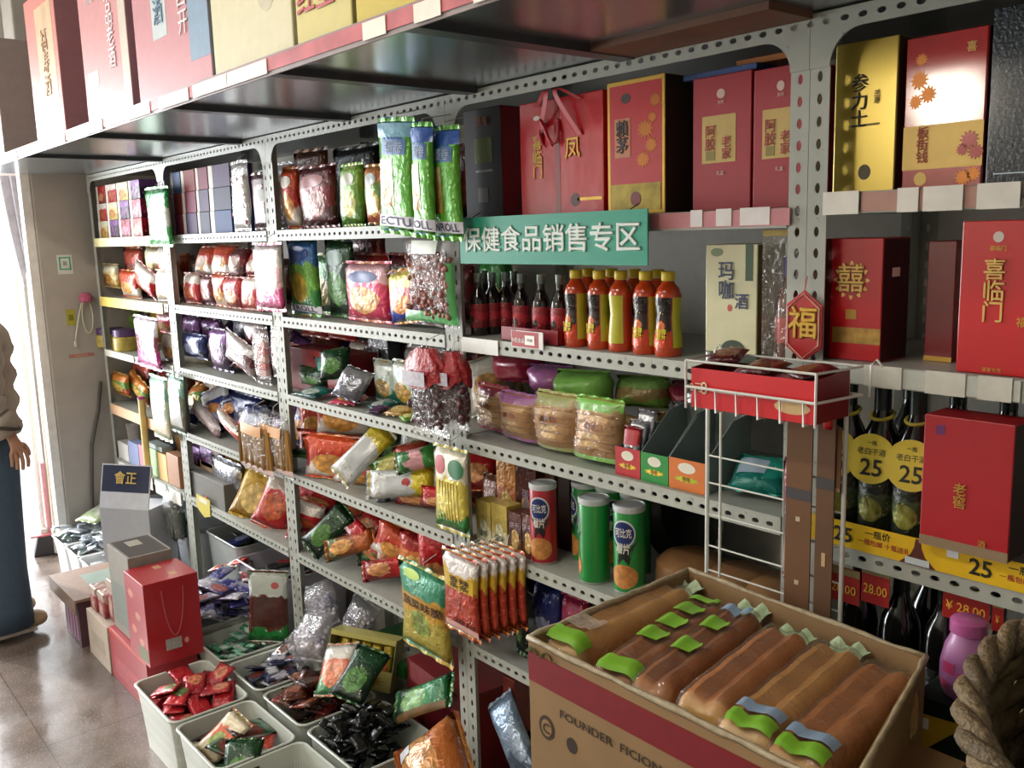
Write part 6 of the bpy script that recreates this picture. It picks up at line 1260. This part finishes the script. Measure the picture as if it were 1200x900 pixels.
for a, b in ((0, 1), (1, 2), (2, 3), (3, 0)):
    pa, pb = L[a], L[b]; n_ = 18; rr = random.Random(a)
    MB().tube([Vector((pa.x + (pb.x - pa.x) * k / n_, pa.y + (pb.y - pa.y) * k / n_, HB + .001 + rr.uniform(-.0015, .0015))) for k in range(n_ + 1)], [.0045 + rr.uniform(-.0012, .0012) for k in range(n_ + 1)], 6).ob('worn_edge', plain('#a8987a', .6, 0, .2, .35, .3, 60), bc, smooth='all')
# printed front: local frame along the front wall
ang = math.atan2(L[1].y - L[0].y, L[1].x - L[0].x); FL = (L[1] - L[0]).length
fo = link('front_print', MB().prism([(0, HB - .068), (FL, HB - .068), (FL, HB - .02), (0, HB - .02)], -.001, 0).mesh('front_print', plain('#7c1420', .5, 0, .1, .15)), bc, (L[0].x, L[0].y, 0), (0, 0, ang))
fo.location = (L[0].x + .0, L[0].y, 0)
text(fo, 'FOUNDER  FICIONARE  COFFREN  REXSET', (FL * .55, -.0016, HB - .098), .019, plain('#3a2a1c', .6), fitw=FL * .84)
decal(fo, 'round_print', .022, .058, HB - .155, HB - .115, plain('#3a2a1c', .6), shape='disc'); decal(fo, 'round_print_centre', .028, .052, HB - .149, HB - .121, kraft, shape='disc', off=.0006); text(fo, 'C', (.04, -.0022, HB - .136), .024, plain('#3a2a1c', .6))
decal(fo, 'dark_spot', .085, .108, HB - .153, HB - .128, plain('#33261c', .6), shape='disc')
decal(fo, 'red_oval', .03, .1, HB - .285, HB - .235, plain('#86202a', .5), shape='disc'); decal(fo, 'green_leaf', .17, .3, HB - .29, HB - .24, plain('#2a4a2a', .5), shape='flower')
# carton below it, out of the frame, that carries it
lc = carton((cn.x, cn.y - .14, .001), .46, BZ - HB - .003, .28, CARD, 'plain brown carton under the open bread carton', 'carton', 'shipping_carton'); front(lc, 'packing_tape', .45, .55, 0, 1, plain('#b89a6a', .3, 0, .3))
# loaves
def crust(top, side):
    m, nt, b = new_mat('crust_%s%s' % (top, side)); tc = N(nt, 'ShaderNodeTexCoord'); sp = N(nt, 'ShaderNodeSeparateXYZ'); nt.links.new(tc.outputs['Generated'], sp.inputs[0])
    n1 = noise(nt, tc.outputs['Object'], 24, 4); ex = math_n(nt, 'ABSOLUTE', math_n(nt, 'SUBTRACT', sp.outputs[0], .5))
    k = math_n(nt, 'ADD', math_n(nt, 'ADD', sp.outputs[2], math_n(nt, 'MULTIPLY', math_n(nt, 'SUBTRACT', n1, .5), .5)), math_n(nt, 'MULTIPLY', math_n(nt, 'MAXIMUM', math_n(nt, 'SUBTRACT', ex, .42), 0), -8))
    rp = N(nt, 'ShaderNodeValToRGB'); nt.links.new(k, rp.inputs[0]); e = rp.color_ramp.elements; e[0].position = .25; e[0].color = srgb(side); e[1].position = .85; e[1].color = srgb(top)
    nt.links.new(rp.outputs[0], b.inputs['Base Color']); b.inputs['Roughness'].default_value = .5; b.inputs['Coat Weight'].default_value = .1; bump(nt, b, noise(nt, tc.outputs['Object'], 55, 3), .15, .004); return m
bm1 = crust('#b06a2e', '#d8a862'); bm2 = crust('#c08a44', '#e0b878'); bm3 = crust('#96541f', '#b87a40')
def loaf_pack(pxa, pxb, w, h, m_, label, ridges=1, bags=True, twist=True):
    a, b = PZ(*pxa, BZ - .005), PZ(*pxb, BZ - .005); L_ = (b - a).length; c = (a + b) / 2; yaw = math.atan2(b.y - a.y, b.x - a.x)
    o = link('bread_loaf', None, None, (c.x, c.y, BZ - BT + .001), (0, 0, yaw)); tag(o, label, 'bread')
    nu, nv = 24, 18
    def prof(u, v):
        e = min(1, (1 - abs(2 * u - 1)) * 9) ** .45
        t = PI * v; x = (u - .5) * L_ * .97
        cs, sn = math.cos(t), math.sin(t)
        y = w / 2 * math.copysign(abs(cs) ** .5, cs) * (.9 + .1 * e)
        z = h * (abs(sn) ** .45) * (.78 + .22 * e)
        if ridges: z -= h * .13 * math.exp(-((y / w * ridges * 2.0 - (0 if ridges == 1 else math.copysign(.6, y))) ** 2) * 26) * e
        z += .0012 * math.sin(u * 23 + v * 9) * sn
        return Vector((x, y, max(z, 0)))
    mb = MB().grid(nu, nv, prof); mb.f.append(tuple(j * (nu + 1) for j in range(nv + 1))); mb.f.append(tuple(j * (nu + 1) + nu for j in range(nv, -1, -1)))
    mb.f.append(tuple(range(nu + 1)) + tuple(nv * (nu + 1) + i for i in range(nu, -1, -1)))
    mb.ob('loaf', m_, o, smooth=True)
    MB().grid(20, 14, lambda u, v: (lambda p: Vector((p.x * 1.04, p.y * 1.05, p.z * 1.04 + .002)))(prof(u, v))).ob('clear_wrapper', clear('#fff4e4', .05, .3, .1), o, smooth='all')
    o['L'] = L_; return o, L_, prof
def label_on(o, L_, prof, u0, u1, v0, v1, m_, nm, txt=None):
    def g(a, b):
        if txt: a, b = .5 + (a - .5) * math.sqrt(max(.02, 1 - (2 * b - 1) ** 2)), b
        p = prof(u0 + (u1 - u0) * a, v0 + (v1 - v0) * b); return Vector((p.x * 1.04, p.y * 1.06, p.z * 1.05 + .0045))
    return MB().grid(8, 10, g).ob(nm, m_, o, smooth='all')
lim = plain('#7ab32e', .4, 0, .2, .08); blu = plain('#8fa8c4', .5, 0, 0, .2, 0, 150)
L1 = loaf_pack((650, 752), (795, 683), .095, .085, bm2, 'long pale brown loaf, first in the open carton beside its left end'); L1[0]['label'] = 'long pale brown loaf lying at the end of the carton next to the crisp cans'
L2 = loaf_pack((715, 785), (835, 700), .085, .08, bm3, 'dark loaf with two lime round stickers, second in the open carton')
L3 = loaf_pack((757, 803), (875, 712), .075, .085, bm3, 'small dark loaf with lime round stickers, third in the open carton')
L4 = loaf_pack((818, 830), (925, 742), .085, .095, bm1, 'plump brown loaf without stickers, fourth in the open carton')
L5 = loaf_pack((866, 860), (986, 758), .09, .09, bm2, 'golden loaf with a lime and blue label, fifth in the open carton')
L6 = loaf_pack((926, 888), (1046, 778), .09, .085, bm1, 'reddish brown ridged loaf at the basket end of the carton', 1)
for A in (L1, L2): label_on(*A, .02, .12, .35, .8, lim, 'lime_label')
label_on(*L1, .16, .3, .3, .6, clear('#d8c8b8', .45, .3), 'pale_sticker')
for A in (L2, L3):
    for u in ((.36, .54, .72) if A is L2 else (.34, .62)):
        x = label_on(*A, u, u + .13, .3, .56, lim, 'round_sticker', True)
for A in (L5, L6): label_on(*A, .03, .11, .4, .72, lim, 'lime_label'); label_on(*A, .125, .2, .4, .7, blu, 'blue_label')
label_on(*L3, .86, .93, .35, .6, blu, 'blue_label'); label_on(*L2, .9, .98, .3, .6, lim, 'lime_label')
tg = plain('#b8d0a8', .3, 0, .4, .25, .5, 40)
for i, (A, sgn) in enumerate(((L1, 1), (L1, -1), (L3, 1), (L4, 1), (L5, 1))):
    MB().grid(10, 6, lambda u, v: Vector((sgn * (A[1] * .5 + .035 * v), (u - .5) * (.035 + .03 * v), .045 + .03 * v + .007 * math.sin(u * 13 + v * 4)))).ob('bag_end', tg, A[0], smooth='all')
# lower sheet wrap hanging behind, paper-wrapped rounds beyond the bread carton
for i, (px, py, nm) in enumerate(((800, 640, 'first'), (860, 660, 'second'), (905, 690, 'third'))):
    q = PY(px, py, .12)
    o = tag(MB().lathe([(.01, 0), (.075, .006), (.08, .02), (.078, .07), (.06, .085), (.01, .088)], 28).ob('wrapped_cake', plain('#8a6440', .45, 0, .3, .35, .25, 22), None, (q.x, .15, SH[3] + .001 if px < 820 else SH[3] + .001), smooth=True), 'brown wrapped cake round behind the bread carton, %s from the green cans' % nm, 'cake', 'wrapped cakes behind the bread carton')
    for a in range(6): MB().tube([(.07 * math.cos(a * PI / 3 + t) * (1 - t * .2), .07 * math.sin(a * PI / 3 + t) * (1 - t * .2), .072 + .012 * t) for t in (0, .3, .6, .9)], .0016, 5).ob('film_fold', plain('#8a6a48', .35, 0, .3), o, smooth='all')
# ------------------------------------------------------------------ pink jar on a dark crate, wicker basket on a bucket
JY = -.085
x, z0, w, h = fit((1090, 733, 1152, 828), JY)
jar = lathe_thing('candy_jar', [('candy_jar', [(0, 0), (.6, 0), (.85, .12), (1.0, .45), (1.0, .9), (.85, 1.35), (.66, 1.6), (.6, 1.75), (.0, 1.75)], plain('#b070a8', .3, 0, .4, .25, .15, 50), 28), ('screw_lid', [(.61, 1.7), (.7, 1.72), (.7, 2.0), (.62, 2.06), (0, 2.06)], plain('#b85a98', .35, 0, .3, .2, .2, 30), 28)], (x, JY + .036, z0 + .001), 'translucent pink round jar with pink flowers beside the price rail', 'jar', None, w / 2 * .97)
jar.scale = (w / 2 * .97, w / 2 * .97, h / 2.06)
for a, zz, r in ((-1.9, .9, .28), (-1.3, .75, .2), (-2.1, .45, .2)): 
    MB().grid(6, 6, lambda u, v: Vector((1.015 * math.cos(a + (u - .5) * r * 2), 1.015 * math.sin(a + (u - .5) * r * 2), zz + (v - .5) * r))).ob('pink_flower', plain('#c8447a', .4), jar, smooth='all')
cr = tag(MB().box(-.06, .06, -.0, .075, 0, z0 - .001).ob('side_crate', plain('#14241e', .6, 0, 0, .2), None, (x, JY, .0), bevel=.003), 'dark green cloth-covered crate under the pink jar', 'crate')
yc_ = MB().prism([(-.05, 0), (.035, .008), (-.03, -.06), (-.048, -.075)], -.001, 0).ob('yellow_card', plain('#c8a41e', .5), cr, (-.005, -.0015, z0 - .02)); MB().box(-.045, -.02, -.0022, -.001, -.02, -.003).ob('white_slip', white_ink, yc_)
MB().grid(8, 8, lambda u, v: Vector((-.066 + .132 * u, -.006 - .012 * v + .004 * math.sin(u * 9), z0 - .012 - v * .25))).ob('hanging_cloth', plain('#12281f', .8, 0, 0, .3, .3, 40), cr, smooth='all')
yc_.location.y = -.024
BX, BY, BZr = -.185, -.335, 1.16
wk = plain('#8a7350', .6, 0, 0, .4, .3, 70)
bs = empty('wicker_basket', (BX, BY, BZr - .16), '', 'basket', rot=(.16, 0, 0))
bs['label'] = 'brown woven wicker basket with a grey bowl set inside it, by the price rail'
mb = MB()
for j in range(9):
    zz = .004 + .017 * j; rx = .185 + .004 * j
    mb.tube([((rx + .004 * math.sin(16 * a + (j % 2) * PI)) * math.cos(a), (rx + .004 * math.sin(16 * a + (j % 2) * PI)) * 1.1 * math.sin(a), zz) for a in [2 * PI * i / 96 for i in range(96)]], .0095, 6, True)
mb.ob('woven_side', wk, bs, smooth='all')
for k in range(3):
    MB().tube([((.222 + .009 * math.cos(11 * a + k * 2.1)) * math.cos(a), (.222 + .009 * math.cos(11 * a + k * 2.1)) * 1.1 * math.sin(a), .16 + .009 * math.sin(11 * a + k * 2.1)) for a in [2 * PI * i / 110 for i in range(110)]], .0105, 7, True).ob('rim_braid', plain(('#7a6648', '#64533a', '#705c40')[k], .65, 0, 0, .45, .8, 120), bs, smooth='all')
MB().lathe([(0, .003), (.18, .003), (.18, .01), (0, .01)], 40, 0, 0, 1.1).ob('basket_base', wk, bs)
lb = tag(MB().lathe([(0, .0), (.09, .0), (.145, .07), (.162, .13), (.167, .165), (.16, .167), (.154, .13), (.138, .075), (.085, .008), (0, .008)], 44, 0, 0, 1.1).ob('steel_bowl', plain('#8a8c84', .3, .35, .2, .1, .05, 20), None, (BX, BY - .002, BZr - .148), (.16, 0, 0), smooth=True), 'grey bowl sitting in the wicker basket', 'bowl')
MB().lathe([(.163, .163), (.171, .166), (.171, .172), (.163, .173)], 44, 0, 0, 1.1).ob('bowl_rim', plain('#a8aaa2', .3, .4), lb, smooth=True)
bu = tag(MB().lathe([(0, 0), (.17, 0), (.205, BZr - .215), (.21, BZr - .21), (.21, BZr - .2), (.0, BZr - .2)], 40).ob('white_bucket', plain('#c8ccc6', .4, 0, .1, .05), None, (BX + .01, BY, .001), smooth=True), 'tall white plastic bucket carrying the wicker basket', 'bucket')
MB().lathe([(.207, 0), (.215, .004), (.215, .016), (.207, .02)], 40).ob('rim_band', plain('#d8dcd6', .35), bu, (0, 0, BZr - .245), smooth=True)

# ------------------------------------------------------------------ the shopper at the doorway end
def skin(name, verts, edges, mat, parent=None, sub=2, root=0):
    """one continuous surface grown round a joint skeleton: verts = [(x, y, z, rx, ry)]"""
    me = bpy.data.meshes.new(name); me.from_pydata([v[:3] for v in verts], edges, [])
    o = bpy.data.objects.new(name, me); COL.objects.link(o)
    sk = o.modifiers.new('grow', 'SKIN'); sk.use_smooth_shade = True; sk.branch_smoothing = .4
    for i, v in enumerate(verts):
        d = me.skin_vertices[0].data[i]; d.radius = (v[3], v[4] if len(v) > 4 else v[3]); d.use_root = (i == root)
    ss = o.modifiers.new('smooth', 'SUBSURF'); ss.levels = sub; ss.render_levels = sub
    dg = bpy.context.evaluated_depsgraph_get(); dg.update()
    m2 = bpy.data.meshes.new_from_object(o.evaluated_get(dg)); bpy.data.objects.remove(o); bpy.data.meshes.remove(me)
    m2.name = name; m2.materials.clear(); m2.materials.append(mat); m2.polygons.foreach_set('use_smooth', [True] * len(m2.polygons))
    return link(name, m2, parent)
# local frame: person faces +y, x to the person's own right side, feet at z = 0
skinm = plain('#b98a70', .55, 0, 0, .08)
bv = [(0, 0, .86, .13, .1), (0, 0, 1.0, .115, .085), (0, 0, 1.16, .14, .09), (0, 0, 1.28, .10, .075), (0, .005, 1.34, .05, .05), (0, .02, 1.41, .05, .055), (0, .03, 1.48, .074, .09), (0, .03, 1.54, .07, .085), (0, .02, 1.59, .035, .04)]
be = [(i, i + 1) for i in range(8)]
def limb(pts, a):
    global bv, be
    s = len(bv); bv += pts; be += [(a, s)] + [(s + i, s + i + 1) for i in range(len(pts) - 1)]; return s + len(pts) - 1
for s in (1, -1):
    wr = limb([(s * .15, 0, 1.265, .055), (s * .225, -.01, 1.15, .045), (s * .255, -.02, 1.04, .038), (s * .258, .04, .95, .03), (s * .262, .065, .88, .022), (s * .26, .078, .835, .026, .016)], 3)
    for k, (dy, ln, r) in enumerate(((.032, .07, .0085), (.013, .08, .009), (-.006, .075, .0088), (-.022, .06, .0078))):
        limb([(s * .258, .08 + dy, .805, r), (s * .25, .085 + dy * 1.1, .805 - ln * .55, r * .95), (s * .234, .085 + dy * 1.1, .805 - ln, r * .85)], wr)
    limb([(s * .247, .11, .835, .011), (s * .238, .125, .805, .01), (s * .231, .128, .78, .0085)], wr)
    limb([(s * .09, 0, .78, .09), (s * .095, .015, .48, .06), (s * .095, -.01, .28, .05), (s * .095, -.03, .08, .035), (s * .1, .05, .035, .035, .03), (s * .1, .13, .025, .03, .02)], 0)
pr = skin('person', bv, be, skinm); tag(pr, 'person in a beige padded jacket and blue jeans standing at the doorway, facing the shelves', 'person')
coat = plain('#a89e92', .75, 0, 0, .12, .25, 16)
def loft(rings, n=28, quilt=0.):
    mb = MB()
    for cx_, cy_, zz, rx, ry in rings:
        for i in range(n):
            a = 2 * PI * i / n; mb.v.append((cx_ + rx * math.copysign(abs(math.cos(a)) ** .85, math.cos(a)), cy_ + ry * math.copysign(abs(math.sin(a)) ** .85, math.sin(a)), zz))
    for j in range(len(rings) - 1):
        for i in range(n): mb.f.append((j * n + i, j * n + (i + 1) % n, (j + 1) * n + (i + 1) % n, (j + 1) * n + i))
    mb.f.append(tuple(range(n - 1, -1, -1))); mb.f.append(tuple((len(rings) - 1) * n + i for i in range(n))); return mb
zs = [.86 + .02 * i for i in range(25)]
def tw(z): return .178 + .012 * math.sin((z - .86) * 2 * PI / .11) if z < 1.26 else .178 * (1 - ((z - 1.26) / .1) ** 2 * .55)
jb = loft([(0, 0, z, tw(z) * 1.08, tw(z) * .84) for z in zs])
for s in (1, -1):
    P_ = [Vector(p) for p in ((s * .10, 0, 1.30), (s * .165, 0, 1.285), (s * .222, -.01, 1.21), (s * .25, -.02, 1.12), (s * .262, -.02, 1.03), (s * .265, .01, .96), (s * .262, .05, .89))]
    pts, rad = [], []
    for k in range(6):
        for q in range(5):
            t = q / 5; pts.append(P_[k].lerp(P_[k + 1], t)); rad.append((.078, .088, .09, .085, .078, .068, .056)[k] * (1 - t) + (.078, .088, .09, .085, .078, .068, .056)[k + 1] * t + .006 * math.sin((k + t) * PI * 2))
    pts.append(P_[6]); rad.append(.05)
    jb.tube(pts, rad, 18)
jk = jb.ob('padded_jacket', coat, pr, smooth='all')
for s in (1, -1): MB().tube([(s * .264 + .068 * math.cos(a), .03 + .068 * math.sin(a), .925 - .018 * math.sin(a)) for a in [2 * PI * i / 24 for i in range(24)]], .008, 6, True).ob('sleeve_band', plain('#3a3632', .6), jk, smooth='all')
MB().tube([(.197 * math.cos(a), .155 * math.sin(a), .9 + .005 * math.sin(3 * a)) for a in [2 * PI * i / 36 for i in range(36)]], .007, 6, True).ob('waist_band', plain('#3f3a36', .6), jk, smooth='all')
MB().tube([(.10 * math.cos(a), .0 + .1 * math.sin(a), 1.335 + .02 * math.sin(a)) for a in [2 * PI * i / 28 for i in range(28)]], [.032 + .006 * math.sin(5 * i) for i in range(28)], 8, True).ob('fur_collar', plain('#55504a', .9, 0, 0, .4, .8, 60), jk, smooth='all')
jn = plain('#3f5468', .75, 0, 0, .18, .12, 60)
jb = loft([(0, 0, z, .165, .125) for z in (.80, .84, .88, .93)])
for s in (1, -1):
    lg = loft([(s * x, y, z, rx, ry) for x, y, z, rx, ry in ((.105, -.03, .035, .108, .13), (.105, -.02, .12, .102, .118), (.103, -.005, .28, .09, .1), (.1, .01, .48, .086, .092), (.094, .005, .66, .095, .105), (.085, 0, .8, .1, .12), (.08, 0, .86, .09, .115))])
    jb.add(lg.v, lg.f)
jb.ob('jeans', jn, pr, smooth='all')
for s in (1, -1):
    sh = skin('shoe', [(s * .1, -.07, .05, .045, .05), (s * .1, 0, .045, .046, .045), (s * .103, .08, .04, .05, .04), (s * .105, .16, .034, .045, .034)], [(0, 1), (1, 2), (2, 3)], plain('#a8906c', .6, 0, .1, .1), pr)
    MB().prism([(s * .1 - .052, -.1), (s * .1 + .052, -.1), (s * .105 + .056, .08), (s * .105 + .04, .2), (s * .105 - .04, .2), (s * .105 - .056, .08)], -.016, 0).ob('sole', plain('#d8d0c0', .6), sh, (0, 0, 0), (PI / 2 * 0, 0, 0))
for c in list(pr.children):
    for g_ in c.children:
        if g_.name.startswith('sole'):  # the outline was drawn in x,z: lay it flat
            g_.rotation_euler = (-PI / 2, 0, 0); g_.scale = (1, 1, -1); g_.location = (0, 0, .0)
hair = plain('#1e1816', .6, 0, .1, .3, .3, 120)
hm = MB().lathe([(.001, -.115), (.05, -.105), (.078, -.06), (.086, 0), (.08, .05), (.055, .09), (.001, .107)], 24, 0, 0, 1.16)
hm.ob('hair', hair, pr, (0, -.012, 1.53), smooth='all')
for s in (1, -1):
    skin('ear', [(s * .074, .02, 1.49, .012, .018), (s * .08, .012, 1.5, .008, .014)], [(0, 1)], skinm, pr)
    MB().lathe([(0, -.011), (.008, -.007), (.011, 0), (.008, .007), (0, .011)], 12).ob('eye', plain('#e8e4e0', .2, 0, .5, 0), pr, (s * .032, .108, 1.5), smooth=True); MB().lathe([(0, -.005), (.005, 0), (0, .005)], 10).ob('iris', plain('#2a1a12', .2, 0, .5, 0), pr, (s * .032, .117, 1.5), smooth=True)
skin('nose', [(0, .112, 1.5, .008), (0, .128, 1.47, .012), (0, .118, 1.462, .012)], [(0, 1), (1, 2)], skinm, pr); skin('mouth', [(-.022, .112, 1.435, .005), (0, .118, 1.434, .008), (.022, .112, 1.435, .005)], [(0, 1), (1, 2)], plain('#9a5a50', .5), pr)
pr.location = (-4.36, -.69, .0175)
# ------------------------------------------------------------------ settle: nudge packs apart where they cut into each other
def settle(steps=20):
    from mathutils.bvhtree import BVHTree
    import numpy as np
    tops = [o for o in COL.objects if o.parent is None and o.get('category')]
    fam = lambda o: [o] + [c for ch in o.children for c in fam(ch)]
    bpy.context.view_layer.update()
    V, T = {}, {}
    for o in tops:
        vs, ts = [], []; inv = o.matrix_world.inverted()
        for m in fam(o):
            if m.type != 'MESH' or m.name.startswith(('lettering', 'clear_film')): continue
            M_ = inv @ m.matrix_world; k = len(vs); vs += [M_ @ v.co for v in m.data.vertices]; ts += [tuple(k + i for i in p.vertices) for p in m.data.polygons]
        V[o.name] = vs; T[o.name] = ts
    loosen = {o.name for o in tops if o.name.split('.')[0] in ('snack_pack', 'sachet', 'snack_packet', 'wrapped_sweet', 'snack_pouch', 'wrapped_loaf', 'sweet_bag', 'bread_bag', 'meat_pouch')}
    heapk = {o.name for o in tops if o.name.split('.')[0] in ('sachet', 'snack_packet', 'wrapped_sweet', 'snack_pouch', 'sweet_bag')}
    W_, bv, lo, hi = {}, {}, {}, {}
    def upd(o):
        M_ = o.matrix_basis if o.parent is None else o.matrix_world
        w = [M_ @ v for v in V[o.name]]; W_[o.name] = w
        bv[o.name] = BVHTree.FromPolygons(w, T[o.name]); a = np.array(w); lo[o.name] = a.min(0); hi[o.name] = a.max(0)
    tops = [o for o in tops if V[o.name]]
    for o in tops: upd(o)
    names = [o.name for o in tops]; byn = {o.name: o for o in tops}
    home = {o.name: o.location.copy() for o in tops}
    for st in range(steps):
        L = np.array([lo[n] for n in names]); H = np.array([hi[n] for n in names]); moved = set()
        for i, n in enumerate(names):
            if n not in loosen: continue
            m = ((np.minimum(H[i], H) - np.maximum(L[i], L)) > 0).all(1); m[i] = False
            for j in np.nonzero(m)[0]:
                q = names[j]
                if q in loosen and j < i: continue
                if not bv[n].overlap(bv[q]): continue
                a, b = byn[n], byn[q]
                if q in loosen:
                    if n in heapk and q in heapk:
                        up = a if a.location.z > b.location.z else b; up.location.z += .0035; moved.add(up.name)
                        d = (a.location - b.location); d.z = 0
                        if d.length > 1e-4: d = d.normalized() * .0012; a.location += d; b.location -= d; moved |= {n, q}
                    else:
                        fr, bk_ = (a, b) if a.location.y < b.location.y else (b, a)
                        if hi[bk_.name][1] < .385: bk_.location.y += .005; moved.add(bk_.name)
                        dx = .002 if a.location.x > b.location.x else -.002
                        a.location.x += dx; b.location.x -= dx; moved |= {n, q}
                elif q.startswith(('display_rack',)):
                    if lo[n][1] < -.012 and hi[n][1] < .06: a.location.y -= .004
                    elif hi[n][1] > .396: a.location.y -= .006
                    elif lo[n][1] < .006: a.location.y += .006; a.location.z += .0025
                    else: a.location.z += .003
                    moved.add(n)
                elif q.startswith(('plastic_tub', 'storage_bin')):
                    c = b.location - a.location; c.z = 0
                    if c.length > 1e-4: a.location += c.normalized() * .006
                    if lo[n][2] < .012 + lo[q][2]: a.location.z += .004
                    moved.add(n)
                else:
                    a.location.y += .004 if a.location.y > b.location.y else -.004
                    a.location.z += .001; moved.add(n)
        for n in moved:
            o = byn[n]; h = home[n]; lim = (.05, .05, .05) if n in heapk else (.014, .045, .04)
            for k in range(3): o.location[k] = min(max(o.location[k], h[k] - lim[k]), h[k] + lim[k] * (2.5 if k == 1 and h.y > .08 else 1))
            upd(o)
        if not moved: break
settle()
